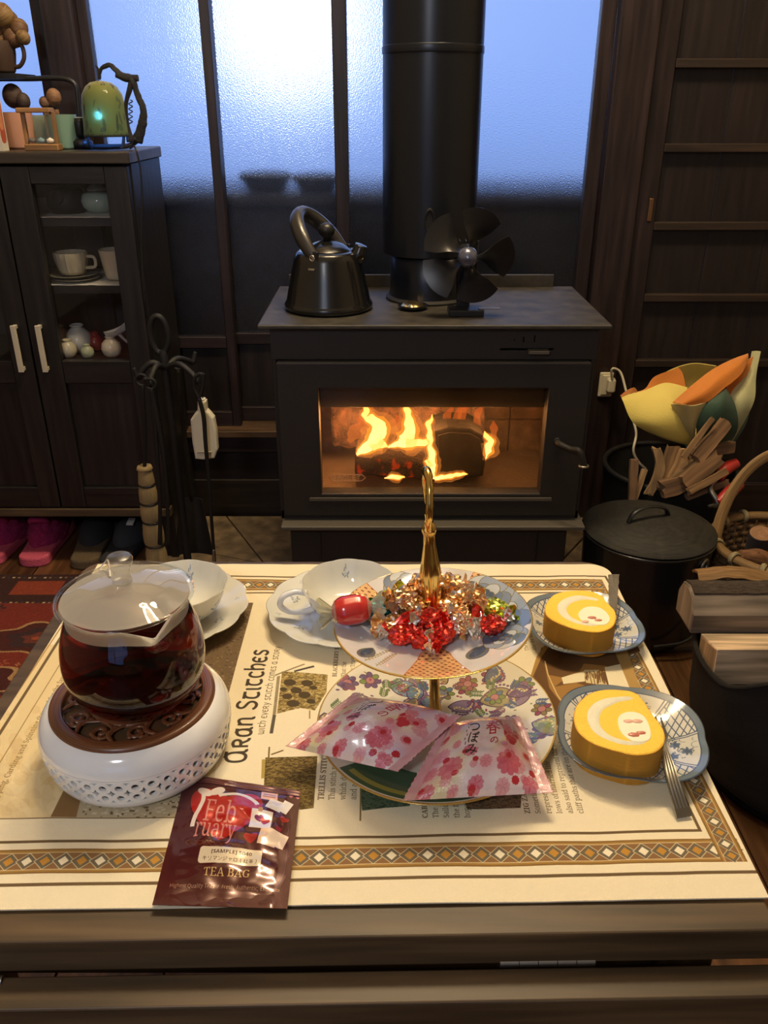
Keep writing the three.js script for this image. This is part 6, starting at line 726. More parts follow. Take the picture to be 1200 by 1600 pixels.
  for (const [x, sc] of [[-0.018, [0.12, 0.1, 0.1]], [0.0, [0.2, 0.3, 0.35]], [0.018, [0.75, 0.7, 0.6]]]) { const b = part(q, 'glass_bulb', lathe([[0, 0.013], [0.0075, 0.014], [0.008, 0.024], [0.003, 0.037], [0.0012, 0.0405], [0.003, 0.044], [0.008, 0.057], [0.0075, 0.066], [0, 0.067]], 24).translate(x, 0, 0.003), M.pane); part(b, 'sand', lathe([[0, 0.0135], [0.0068, 0.0145], [0.0068, 0.02], [0, 0.024]], 20).translate(x, 0, 0.003), mat(sc, 0.9)); }
  // mugs and holders
  const mug = (px, z2, h, r, m, label, hd) => { const p = onZ(px, 228, z2), t = thing('mug', label, 'mug', [p.x, KT, z2]); part(t, 'body', lathe([[0, 0], [r * 0.85, 0], [r * 0.93, 0.004], [r, h], [r * 0.93, h], [r * 0.86, 0.006], [0, 0.006]], 40), m); if (hd) part(t, 'handle', tube([[hd * r * 0.93, h * 0.8, 0], [hd * r * 1.6, h * 0.7, 0.004], [hd * r * 1.55, h * 0.3, 0.004], [hd * r * 0.9, h * 0.2, 0]], 0.004, 24, 8), m); return [t, p]; };
  const [m1, p1] = mug(101, -1.86, 0.064, 0.031, mat([0.18, 0.3, 0.24], 0.3, { clearcoat: 0.4 }), 'sage green mug beside the lamp on the cabinet'); mug(31, -1.88, 0.068, 0.034, mat([0.5, 0.25, 0.16], 0.5), 'terracotta beaker behind the sand timer on the cabinet'); mug(67, -1.92, 0.062, 0.03, mat([0.26, 0.33, 0.26], 0.3, { clearcoat: 0.4 }), 'grey-green mug seen through the sand timer glass');
  const knob = (px, py, z2, r, c, label) => { const p = onZ(px, py, z2), t = thing('wooden_pestle', label, 'pestle', [p.x, KT + 0.008, z2]); const h = p.y - KT - 0.008; part(t, 'handle', lathe([[0, 0], [0.006, 0], [0.006, h - r * 1.5], [0, h - r * 1.5]], 16), wood(c, 0.6)); part(t, 'head', new THREE.SphereGeometry(r, 24, 16).scale(1, 1.15, 1).translate(0, h, 0), wood(c, 0.6)); };
  knob(84, 152, -1.862, 0.0145, [0.38, 0.2, 0.1], 'light wooden round-headed pestle standing in the sage mug'); knob(20, 150, -1.88, 0.02, [0.1, 0.055, 0.04], 'dark brown rounded wooden head standing in the terracotta beaker'); knob(36, 158, -1.875, 0.014, [0.08, 0.05, 0.04], 'small dark knob beside the larger one in the terracotta beaker'); knob(69, 160, -1.918, 0.01, [0.3, 0.16, 0.1], 'small wooden knob standing in the grey-green mug');
  { const p = onZ(125, 200, -1.86), t = thing('candle_holder', 'small dark candle holder between green mug and lamp', 'candle holder', [p.x, KT, -1.86]); part(t, 'base', lathe([[0, 0], [0.02, 0], [0.021, 0.014], [0.012, 0.02], [0, 0.02]], 28), M.black); part(t, 'cup', lathe([[0, 0.02], [0.006, 0.02], [0.011, 0.03], [0.012, 0.048], [0.009, 0.058], [0, 0.058]], 24), M.black); part(t, 'rim', new THREE.TorusGeometry(0.009, 0.0015, 8, 24).rotateX(PI / 2).translate(0, 0.058, 0), mat([0.4, 0.45, 0.4], 0.4)); }
  // wrought-iron shelf bracket carrying a jug full of rounded wooden things
  { const L = (px, py, dz = 0) => onZ(px, py, -1.9 + dz), t = thing('iron_rack', 'small black iron rack on the cabinet carrying a brown jug', 'rack', [-0.72, KT, -1.9]), l = (p) => [p.x + 0.72, p.y - KT, p.z + 1.9];
    part(t, 'top_bar', tube([l(L(-40, 123)), l(L(40, 123)), l(L(105, 124)), l(L(117, 132)), l(L(122, 160)), l(L(124, 222))].map((p, i) => (i === 5 ? [p[0], 0.002, p[2]] : p)), 0.005, 60, 8), M.black); part(t, 'plate', bx(-0.2, L(10, 121).y - KT - 0.004, -0.05, L(42, 121).x + 0.72, L(10, 121).y - KT + 0.006, 0.05, 0.001), M.black); part(t, 'leg', bx(-0.2, 0, -0.01, -0.19, L(10, 121).y - KT, 0.01, 0.001), M.black); part(t, 'leg', bx(-0.1, 0, -0.045, -0.092, L(10, 121).y - KT, -0.037, 0.001), M.black);
    const jb = L(8, 118), jy = L(8, 121).y + 0.0065, ju = thing('jug', 'brown pottery jug with a loop handle on the iron rack at the left edge', 'jug', [L(2, 118).x, jy, -1.9]); const brn = mat([0.06, 0.035, 0.025], 0.45); part(ju, 'body', lathe([[0, 0], [0.026, 0], [0.03, 0.006], [0.035, 0.035], [0.036, 0.058], [0.033, 0.058], [0.031, 0.035], [0, 0.008]], 40), brn); part(ju, 'handle', tube([[0.035, 0.048, 0], [0.052, 0.05, 0.004], [0.054, 0.03, 0.004], [0.042, 0.014, 0.002], [0.032, 0.012, 0]], 0.0042, 30, 8), brn);
    const nutM = [wood([0.3, 0.16, 0.06], 0.6), wood([0.22, 0.11, 0.05], 0.6), wood([0.36, 0.22, 0.08], 0.6)]; [[3, 60, 0.02], [20, 58, 0.018], [36, 58, 0.013], [12, 44, 0.02], [30, 45, 0.017], [4, 24, 0.021], [14, 33, 0.018], [-6, 42, 0.02]].forEach(([x, y, r], i) => { const p = L(x, y, 0.008 * (i % 3 - 1)), n = thing('wooden_acorn', `rounded brown wooden piece heaped in the brown jug, ${['low at its left', 'low in the middle of the rim', 'lowest at the right over the handle', 'second row middle', 'at the right of the second row', 'topmost of the heap', 'just under the topmost', 'at the picture edge'][i]}`, 'ornament', p.toArray(), [rr(-0.5, 0.5), 0, rr(-0.6, 0.6)]); part(n, 'nut', new THREE.SphereGeometry(r, 20, 14).scale(1, 1.12, 1), nutM[i % 3]); part(n, 'cap', new THREE.SphereGeometry(r * 1.06, 20, 8, 0, 2 * PI, 0, 1.0), nutM[(i + 1) % 3]); }); }
  // box at the left edge
  { const p = onZ(2, 230, -1.8), T = canvas(128, 512, (g, w, h) => { g.fillStyle = '#d8d2c6'; g.fillRect(0, 0, w, h); g.fillStyle = '#b5532e'; g.beginPath(); g.roundRect(8, 150, w - 24, h - 190, 40); g.fill(); g.fillStyle = '#d08a5a'; g.beginPath(); g.roundRect(26, 210, w - 60, h - 320, 20); g.fill(); }); const b = thing('carton', 'white and orange upright carton at the left edge on the cabinet', 'box', [p.x - 0.017, KT, -1.79]); part(b, 'box', new THREE.BoxGeometry(0.06, 0.172, 0.03).translate(0, 0.086, 0), mat([0.9, 0.9, 0.9], 0.5, { map: T })); part(b, 'lid_flap', bc(0, 0.1728, 0, 0.059, 0.0012, 0.03, 0.0003), M.white); }
}
// ---------- fireplace tools ----------
{
  const z = -1.6, P = (px, py, dz = 0) => onZ(px, py, z + dz), c = P(258, 575), o = thing('fire_tool_stand', 'black wrought-iron fireplace tool stand with loop top and hooked arms', 'tool stand', [c.x, 0, z]), l = (p) => [p.x - c.x, p.y, p.z - z], iron = M.iron, hy = c.y;
  part(o, 'pole', limb([[0, 0.02, 0], [0, hy * 0.5, 0], [0, hy + 0.035, 0]], [0.009, 0.0085, 0.0085], 20, 10), iron);
  { const t = P(251, 494).y, b = hy + 0.03, r = (t - b) / 2, pts = []; for (let i = 0; i < 24; i++) { const a = i / 24 * 2 * PI; pts.push([Math.cos(a) * 0.017 - 0.004, b + r + Math.sin(a) * r, 0]); } part(o, 'top_loop', tube(pts, 0.0058, 80, 8, true), iron); }
  for (const a of [0.6, 2.4, 4.2]) part(o, 'foot', limb([[0, 0.07, 0], [Math.sin(a) * 0.05, 0.04, Math.cos(a) * 0.05], [Math.sin(a) * 0.115, 0.015, Math.cos(a) * 0.115]], [0.008, 0.007, 0.008], 20, 8), iron);
  const arm = (px, py, dz) => { const e = l(P(px, py, dz)); part(o, 'hook_arm', limb([[0, hy, 0], [e[0] * 0.45, hy + 0.012, e[2] * 0.5], [e[0] * 0.85, (hy + e[1]) / 2, e[2] * 0.85], [e[0] * 1.0, e[1] - 0.008, e[2]], [e[0] * 1.15, e[1] + 0.012, e[2] * 1.12]], [0.0065, 0.006, 0.0058, 0.0055, 0.004], 30, 8), iron); };
  arm(216, 584, 0.01); arm(300, 560, -0.05); arm(310, 592, 0.03); arm(232, 598, 0.06);
  const tool = (name, label, at) => { const q = thing(name, label, name.replace('_', ' '), at); return q; };
  { // poker with a twisted eye, hanging at the right
    const t = P(312, 600, 0.03), q = tool('poker', 'long thin black poker hanging in front of the white bottle', [t.x, 0.03, t.z]), L = (px, py) => { const p = P(px, py, 0.045); return [p.x - t.x, p.y - 0.03, p.z - t.z]; };
    part(q, 'rod', limb([L(311, 622), L(318, 650), L(321, 690), L(327, 760), L(331, 820), L(334, 862)], [0.0042, 0.0045, 0.0042, 0.0038, 0.0036, 0.0034], 40, 8), M.iron); part(q, 'eye', tube([L(311, 622), L(303, 606), L(306, 588), L(314, 584), L(317, 600), L(313, 620)], 0.0035, 40, 8), M.iron); part(q, 'tip', limb([L(334, 858), L(334.5, 872), [L(334.8, 888)[0], 0.0, L(334, 888)[2]]], [0.0036, 0.004, 0.002], 12, 8), M.steel);
  }
  { const t = P(272, 610, -0.075), q = tool('ash_shovel', 'black ash shovel hanging behind the tool stand pole', [t.x, 0, t.z]), L = (px, py) => { const p = P(px, py, -0.075); return [p.x - t.x, p.y, 0]; }; part(q, 'rod', limb([L(279, 578), L(281, 620), L(291, 700), L(300, 780)], [0.0045, 0.005, 0.005, 0.0045], 30, 8), M.iron); const e = L(300, 780); part(q, 'scoop', sheet(16, 16, (u, v) => V(e[0] + (u - 0.5) * lerp(0.05, 0.085, v), e[1] + 0.005 - v * 0.13, 0.012 * Math.pow(2 * u - 1, 2) + 0.02 * v), 0.002), M.iron); part(q, 'hanging_eye', new THREE.TorusGeometry(0.009, 0.003, 8, 24).translate(L(279, 578)[0], L(279, 578)[1] + 0.01, 0), M.iron); }
  { // straw hearth brush at the left
    const t = P(227, 740, 0.03), q = tool('hearth_brush', 'pale straw hearth brush bound with dark cords, hanging at the left of the tool stand', [t.x, 0, t.z]), Y = (py) => P(227, py, 0.03).y, st = wood([0.46, 0.34, 0.16], 0.9); const xo = P(222, 800, 0.03).x - t.x;
    const ys = [733, 757, 785, 814, 850].map(Y).concat([0.035]), rs = [0.0135, 0.0165, 0.0185, 0.019, 0.021, 0.024];
    for (let i = 0; i < 5; i++) { const s = part(q, 'straw_bundle', warp(smoothGeo(lathe([[rs[i] * 0.82, ys[i]], [rs[i] * 1.02, lerp(ys[i], ys[i + 1], 0.15)], [rs[i] * 1.12, lerp(ys[i], ys[i + 1], 0.5)], [rs[i + 1] * 1.0, lerp(ys[i], ys[i + 1], 0.88)], [rs[i + 1] * 0.82, ys[i + 1]]], 60)), (v) => { const a = Math.atan2(v.z, v.x), k = 1 + 0.04 * Math.sin(a * 23) + 0.03 * nz(a * 6, v.y * 30, i); return V(v.x * k, v.y, v.z * k); }), st); if (i) part(q, 'binding_cord', new THREE.TorusGeometry(rs[i] * 0.92, 0.0022, 8, 32).rotateX(PI / 2).translate(0, ys[i], 0), M.black); }
    part(q, 'straw_top', warp(smoothGeo(lathe([[0, ys[0] + 0.006], [0.014, ys[0] + 0.007], [0.0165, ys[0] + 0.001], [0.012, ys[0] - 0.003]], 40)), (v) => V(v.x, v.y + 0.003 * nz(v.x * 300, v.z * 300), v.z)), st);
    const hk = P(223, 606, 0.03), h0 = [hk.x - t.x, hk.y, 0]; part(q, 'rod', limb([[h0[0], h0[1] + 0.005, 0], [h0[0] * 0.6, lerp(h0[1], ys[0], 0.5), 0], [0, ys[0], 0]], [0.004, 0.0042, 0.004], 20, 8), M.iron); part(q, 'hanging_eye', new THREE.TorusGeometry(0.011, 0.003, 8, 24).translate(h0[0], h0[1] + 0.016, 0), M.iron);
  }
  { const t = P(236, 612, 0.065), q = tool('fire_tongs', 'black fire tongs hanging in front of the stand, beside the straw brush', [t.x, 0, t.z]), L = (px, py) => { const p = P(px, py, 0.065); return [p.x - t.x, p.y, 0]; }; for (const s of [0, 10]) part(q, 'arm', limb([L(236, 606), L(241 + s * 0.3, 650), L(246 + s, 720), L(250 + s * 1.2, 800), L(250 + s * 1.3, 850)], [0.004, 0.0045, 0.0042, 0.004, 0.005], 30, 8), M.iron); part(q, 'hanging_eye', new THREE.TorusGeometry(0.01, 0.003, 8, 24).translate(L(236, 606)[0], L(236, 606)[1] + 0.008, 0), M.iron); }
  { // flat white bottle behind the poker
    const t = P(320, 670, 0.015), q = thing('white_bottle', 'flat white plastic bottle hanging among the fireplace tools behind the poker', 'bottle', [t.x, t.y, t.z]), L = (px, py) => { const p = P(px, py, 0.015); return [p.x - t.x, p.y - t.y]; };
    const s = poly([[313, 628], [320, 628], [321, 640], [327, 646], [332, 652], [336, 672], [338, 700], [334, 711], [318, 713], [309, 712], [305, 690], [302, 655], [308, 646], [313, 641]].map(([x, y]) => L(x, y))); part(q, 'body', boxUV(ext(s, 0.014, 0.004).translate(0, 0, -0.007)), mat([0.72, 0.66, 0.5], 0.4)); part(q, 'cap', bx(L(312, 631)[0], L(312, 631)[1], -0.007, L(321, 624)[0], L(321, 622)[1], 0.007, 0.002), M.white); part(q, 'base_ridge', bx(L(310, 705)[0], L(310, 705)[1], 0.009, L(333, 703)[0], L(333, 702)[1], 0.0125, 0.001), mat([0.4, 0.36, 0.26], 0.5)); part(q, 'hanger', tube([[L(316, 622)[0], L(316, 626)[1], 0], [L(318, 600)[0], L(318, 600)[1], 0.006], [L(316, 592)[0], L(316, 592)[1], 0.008]], 0.0012, 16, 6), M.black);
  }
}
// ---------- slippers under the cabinet ----------
{
  const slip = (px, py, label, soleC, upC, fluffy, ang = 0) => {
    const p = onY(px, py, 0), o = thing('slipper', label, 'slipper', [p.x, 0, p.z - 0.115], [0, ang, 0]);
    const s = new THREE.Shape(); s.moveTo(-0.036, -0.1); s.bezierCurveTo(-0.04, -0.128, 0.04, -0.128, 0.036, -0.1); s.bezierCurveTo(0.034, -0.04, 0.05, 0.04, 0.046, 0.08); s.bezierCurveTo(0.04, 0.13, -0.04, 0.13, -0.046, 0.08); s.bezierCurveTo(-0.05, 0.04, -0.034, -0.04, -0.036, -0.1);
    part(o, 'sole', boxUV(ext(s, 0.016, 0.005, 16).rotateX(-PI / 2).translate(0, 0.005, 0)), mat(soleC, 0.85, { sheen: fluffy ? 0.6 : 0.2, bumpMap: fineB, bumpScale: 0.002 }));
    const up = new THREE.SphereGeometry(1, 48, 24, 0, 2 * PI, 0, PI / 2); warp(up, (v) => { const n = fluffy ? 1 + 0.12 * nz(v.x * 3, v.y * 3, v.z * 3) + 0.08 * nz(v.x * 9, v.y * 9, v.z * 9) : 1; return V(v.x * 0.05 * n, 0.018 + v.y * (fluffy ? 0.075 : 0.052) * n, (fluffy ? -0.012 : -0.03) + v.z * 0.085 * n); });
    part(o, 'upper', up, mat(upC, 0.9, { sheen: fluffy ? 0.6 : 0.2, bumpMap: fluffy ? mottB : fineB, bumpScale: fluffy ? 0.006 : 0.001 })); o.scale.x = fluffy ? 0.88 : 0.84; if (fluffy) part(o, 'rosette', [0, 1, 2, 3].map((k) => new THREE.TorusGeometry(0.022 - k * 0.004, 0.008, 8, 24).rotateX(0.9).translate(0.002 * k, 0.08 + k * 0.003, 0.035 + k * 0.001)), mat(upC.map((v) => v * 0.8), 0.95, { sheen: 0.6 })); return o;
  };
  const pk = [0.62, 0.1, 0.17], pu = [0.4, 0.02, 0.12];
  slip(50, 884, 'fluffy pink slipper under the cabinet, next to the dark slipper', pk, pu, true, 0.05); slip(-14, 882, 'fluffy pink slipper at the left edge of the picture', pk, pu, true, -0.05);
  slip(126, 888, 'dark slipper with tan sole under the cabinet, beside the pink ones', [0.13, 0.09, 0.05], [0.035, 0.035, 0.04], false, 0.1); const s4 = slip(182, 890, 'grey-blue slipper with a small white tag beside the straw brush', [0.03, 0.03, 0.035], [0.06, 0.065, 0.075], false, -0.06); part(s4, 'tag', bx(0.005, 0.068, -0.03, 0.026, 0.071, -0.005, 0.0005).rotateX(0.25), M.white, 'white woven tag');
}
// ---------- right side: socket, paper flower, kindling, pot, basket, log carrier ----------
{
  const z = ZB + 0.0305, p = onZ(947, 600, z), o = thing('wall_socket', 'white wall socket with plug on the dark post right of the stove', 'socket', [p.x, p.y, z]), w = mat([0.62, 0.57, 0.42], 0.4);
  part(o, 'plate', bc(-0.002, 0, 0.004, 0.034, 0.062, 0.007, 0.003), w); part(o, 'insert', bc(-0.002, 0, 0.008, 0.022, 0.05, 0.004, 0.002), w);
  const g = thing('power_plug', 'white plug with white cord curving down from the wall socket', 'plug', [p.x + 0.006, p.y + 0.004, z + 0.011]), L = (px, py, dz = 0) => { const q = onZ(px, py, z + 0.04 + dz); return [q.x - g.position.x, q.y - g.position.y, q.z - g.position.z]; };
  part(g, 'body', [bc(0, 0, 0.012, 0.02, 0.036, 0.024, 0.006)], w); part(g, 'cord', tube([[0, 0.01, 0.02], L(957, 576), L(968, 580), L(977, 606, 0.02), L(984, 640, 0.05), L(994, 676, 0.09), L(990, 706, 0.13), L(998, 722, 0.15), L(1009, 733, 0.16)], 0.003, 80, 8), w);
}
{
  const C = (x, y) => [850 + x / 3.43, 500 + y / 3.43], zc = -1.79, o = thing('paper_flower', 'large open yellow and orange paper flower with green leaf behind the kindling', 'flower', onZ(1075, 640, zc).toArray());
  const W = (x, y, dz) => onZ(...C(x, y), zc + dz).sub(o.position), pap = (c) => mat(c, 0.75, { transmission: 0.35, thickness: 0, side: THREE.DoubleSide, bumpMap: mottB, bumpScale: 0.001 }), ye = pap([0.98, 0.84, 0.22]), or = pap([0.9, 0.33, 0.04]), pale = pap([0.85, 0.75, 0.34]), gr = pap([0.06, 0.13, 0.08]), gp = pap([0.66, 0.66, 0.36]);
  const pet = (name, rows, m, th = 0.0018, lab) => part(o, name, sheet(28, 28, patch(rows.map((r) => r.map((q) => W(...q)))), th), m, lab);
  pet('petal', [[[590, 318, -0.08], [690, 262, -0.09], [800, 232, -0.09], [925, 246, -0.07]], [[600, 380, -0.1], [700, 350, -0.11], [800, 340, -0.11], [900, 330, -0.09]], [[640, 520, -0.09], [710, 520, -0.1], [780, 520, -0.1], [850, 500, -0.09]], [[740, 660, -0.05], [760, 665, -0.05], [780, 668, -0.05], [800, 660, -0.05]]], ye);
  pet('petal', [[[470, 392, -0.04], [540, 370, -0.06], [590, 306, -0.08], [720, 256, -0.09]], [[480, 400, -0.03], [560, 390, -0.05], [620, 340, -0.075], [740, 280, -0.085]], [[560, 480, -0.03], [620, 470, -0.05], [660, 420, -0.06], [760, 360, -0.07]]], or);
  pet('petal', [[[412, 408, 0.02], [540, 378, 0.0], [650, 338, -0.01], [768, 362, 0.0]], [[425, 440, 0.035], [560, 430, 0.03], [680, 410, 0.03], [765, 410, 0.02]], [[470, 540, 0.05], [590, 540, 0.06], [690, 520, 0.06], [770, 500, 0.05]], [[560, 600, 0.04], [650, 630, 0.05], [720, 640, 0.05], [790, 600, 0.045]], [[700, 650, 0.02], [740, 660, 0.02], [775, 668, 0.02], [805, 650, 0.02]]], ye);
  pet('petal_edge', [[[408, 405, 0.022], [440, 380, 0.01], [480, 362, -0.01], [494, 372, -0.02]], [[414, 412, 0.024], [450, 398, 0.014], [485, 388, -0.005], [500, 388, -0.018]]], or, 0.0018, 'orange turned-over rim of the petal');
  pet('petal', [[[690, 442, 0.06], [800, 345, 0.05], [900, 268, 0.03], [1000, 215, 0.0], [1094, 180, -0.03]], [[735, 450, 0.085], [850, 390, 0.08], [940, 315, 0.06], [1030, 250, 0.025], [1094, 190, -0.02]], [[800, 456, 0.08], [870, 440, 0.08], [965, 366, 0.065], [1055, 290, 0.03], [1092, 215, -0.015]]], or);
  pet('petal', [[[680, 450, 0.055], [740, 455, 0.08], [800, 458, 0.085], [868, 442, 0.08]], [[700, 500, 0.05], [750, 510, 0.07], [800, 510, 0.075], [840, 500, 0.07]], [[740, 580, 0.045], [770, 590, 0.055], [800, 590, 0.06], [815, 570, 0.055]], [[790, 650, 0.02], [797, 655, 0.02], [803, 655, 0.02], [808, 645, 0.02]]], pale);
  pet('petal', [[[1114, 168, -0.06], [1138, 166, -0.06], [1162, 168, -0.05]], [[1085, 290, -0.03], [1118, 290, -0.02], [1136, 300, -0.02]], [[1000, 400, 0.03], [1060, 430, 0.045], [1126, 430, 0.03]], [[980, 560, 0.03], [1040, 560, 0.04], [1085, 520, 0.035]], [[900, 660, 0.0], [960, 680, 0.0], [1010, 650, 0.0]]], gp);
  pet('petal', [[[1060, 240, -0.03], [1090, 215, -0.04], [1130, 190, -0.055]], [[980, 360, 0.0], [1040, 330, -0.01], [1100, 300, -0.03]], [[960, 450, 0.0], [1010, 440, 0.0], [1060, 400, -0.01]]], or);
  pet('petal', [[[1000, 430, -0.02], [1060, 470, -0.03], [1100, 500, -0.04]], [[960, 560, -0.02], [1040, 590, -0.02], [1080, 560, -0.03]], [[880, 680, -0.02], [960, 690, -0.02], [1020, 660, -0.02]]], pap([0.1, 0.22, 0.16]));
  pet('leaf', [[[968, 366, 0.06], [972, 367, 0.06], [976, 368, 0.06]], [[868, 450, 0.078], [950, 445, 0.092], [1024, 460, 0.07]], [[818, 560, 0.07], [920, 560, 0.09], [1038, 570, 0.07]], [[830, 645, 0.05], [900, 670, 0.06], [1005, 645, 0.045]], [[860, 690, 0.03], [900, 700, 0.03], [960, 690, 0.03]]], gr, 0.0018, 'dark green leaf');
  part(o, 'stem', limb([W(800, 655, 0.015), W(805, 720, 0.01), W(800, 800, 0.0)], [0.02, 0.012, 0.01], 16, 12), gr);
}
{
  // tub with kindling
  const tub = thing('kindling_tub', 'dark round tub full of kindling behind the lidded pot', 'tub', [0.66, 0, -1.775]), R = 0.15;
  part(tub, 'body', lathe([[0, 0.002], [0.12, 0.002], [0.125, 0.012], [R, 0.25], [R - 0.006, 0.25], [0.119, 0.014], [0, 0.012]], 56), M.iron); part(tub, 'rim', new THREE.TorusGeometry(R - 0.003, 0.006, 10, 64).rotateX(PI / 2).translate(0, 0.252, 0), M.iron);
  const K = (x, y, dz) => onZ(850 + x / 3.43, 500 + y / 3.43, -1.69 + dz), tones = [[0.42, 0.25, 0.12], [0.35, 0.2, 0.1], [0.5, 0.32, 0.16], [0.28, 0.16, 0.085]].map((c) => wood(c, 0.8));
  const S = [[905, 525, 770, 705, 9, 'slim upright kindling stick in front of the green leaf'], [975, 550, 880, 665, 22, 'broad pale kindling piece leaning right of the slim one'], [600, 685, 560, 905, 17, 'curved bark strip standing at the left middle of the kindling'], [482, 748, 475, 905, 14, 'leftmost kindling stick, short and upright under the cord'], [700, 680, 655, 830, 26, 'blocky kindling piece just under the flower petals'], [1012, 680, 800, 712, 20, 'level kindling piece pointing right under the leaf'], [840, 755, 650, 890, 15, 'kindling stick running from the middle down to the left'], [860, 830, 640, 905, 30, 'wide split board lying at the front of the kindling'], [978, 808, 870, 868, 13, 'thin pale splinter at the right front of the kindling'], [925, 730, 840, 800, 30, 'thick squared kindling end in the middle of the heap'], [860, 690, 700, 800, 18, 'kindling stick behind the squared end'], [985, 868, 800, 935, 12, 'dark lowest kindling stick at the right, near the red tool'], [760, 700, 690, 860, 20, 'kindling piece in the middle leaning left'], [930, 690, 880, 790, 24, 'upright kindling piece right of the middle'], [540, 800, 500, 915, 10, 'dark thin stick low at the left of the kindling']];
  S.forEach(([x0, y0, x1, y1, w, label], i) => {
    const dz = [0.05, 0.03, 0.04, 0.05, 0.0, 0.02, 0.06, 0.065, 0.07, 0.05, -0.01, 0.05, 0.02, -0.02, 0.03][i], a = K(x0, y0, dz), b0 = K(x1, y1, dz + 0.02), d = b0.clone().sub(a), L0 = d.length(), b = a.clone().addScaledVector(d.normalize(), Math.max(L0, 0.1)), m = a.clone().add(b).multiplyScalar(0.5), L = a.distanceTo(b), W = w / 1302 * 1.5;
    const g = new THREE.BoxGeometry(W, L, W * rr(0.45, 0.8), 3, 14, 2); warp(g, (v) => V(v.x + 0.12 * W * nz(v.y * 30, i, v.x * 90) + (i === 2 ? 0.016 * Math.cos(v.y / L * 3) : 0), v.y + (Math.abs(v.y) > L * 0.45 ? 0.35 * W * nz(v.x * 160, v.z * 160, i) : 0), v.z + 0.12 * W * nz(v.y * 26, i + 5, v.z * 90))); const gg = boxUV(g, 1, i); gg.computeVertexNormals();
    const o = solo('kindling_stick', gg, tones[i % 4], label, 'kindling', 'kindling sticks heaped in the tub'); o.position.copy(m); o.quaternion.setFromUnitVectors(V(0, 1, 0), a.clone().sub(b).normalize());
  });
  // red tool behind
  const t = K(1000, 800, 0.03), rt = thing('hand_tool', 'red-handled metal hand tool stuck in the kindling, left of the basket handle', 'tool', t.toArray()), l = (x, y, dz) => K(x, y, dz).sub(t).toArray(), red = mat([0.42, 0.025, 0.02], 0.3, { clearcoat: 0.5 }); part(rt, 'handle', limb([l(1030, 768, 0.02), l(985, 790, 0.03), l(930, 850, 0.05)], [0.012, 0.014, 0.011], 20, 12), red); part(rt, 'handle', limb([l(1045, 880, 0.06), l(1000, 920, 0.08), l(930, 985, 0.1)], [0.013, 0.0145, 0.012], 20, 12), red); part(rt, 'shaft', limb([l(930, 850, 0.05), l(890, 900, 0.08), l(930, 985, 0.1), l(880, 1000, 0.09)], [0.005, 0.006, 0.006, 0.004], 24, 10), M.steel);
}
{
  // lidded pot
  const en = mat([0.012, 0.012, 0.013], 0.25, { clearcoat: 0.5 }), lidM = mat([0.035, 0.033, 0.026], 0.55, { bumpMap: fineB, bumpScale: 0.0006, map: mottT }), o = thing('enamel_pot', 'black lidded pot with strap handle and wire bail, right of the stove', 'pot', [0.535, 0, -1.5]), R = 0.126;
  part(o, 'body', lathe([[0, 0.001], [0.1, 0.001], [0.112, 0.006], [0.12, 0.03], [R, 0.19], [R + 0.003, 0.222], [R + 0.004, 0.229], [0, 0.229]], 72), en); part(o, 'rim_bead', new THREE.TorusGeometry(R + 0.0035, 0.003, 8, 72).rotateX(PI / 2).translate(0, 0.226, 0), en);
  const lid = part(o, 'lid', lathe([[R - 0.004, 0.23], [R + 0.005, 0.231], [R + 0.0055, 0.2345], [R - 0.006, 0.2395], [0.1, 0.2475], [0.075, 0.2535], [0.04, 0.2575], [0, 0.259]], 72), lidM); part(lid, 'strap_handle', limb([[-0.05, 0.255, 0.022], [-0.042, 0.2745, 0.02], [-0.01, 0.2835, 0.008], [0.028, 0.2745, -0.004], [0.04, 0.255, -0.012]].map(([x, y, z]) => [x, y, -z * -1]), [0.006, 0.0055, 0.005, 0.0055, 0.006], 30, 10, 0.6, V(0, 1, 0)), M.black);
  part(o, 'ear', [new THREE.TorusGeometry(0.012, 0.0035, 8, 20).translate(0, 0, 0).rotateY(PI / 2 - 0.8).translate(0.085, 0.2, 0.097)], M.steel); part(o, 'bail', tube([[0.087, 0.196, 0.1], [0.105, 0.18, 0.118], [0.118, 0.14, 0.128], [0.1, 0.07, 0.112], [0.06, 0.045, 0.128], [0.0, 0.035, 0.132]], 0.0028, 50, 8), M.iron);
}
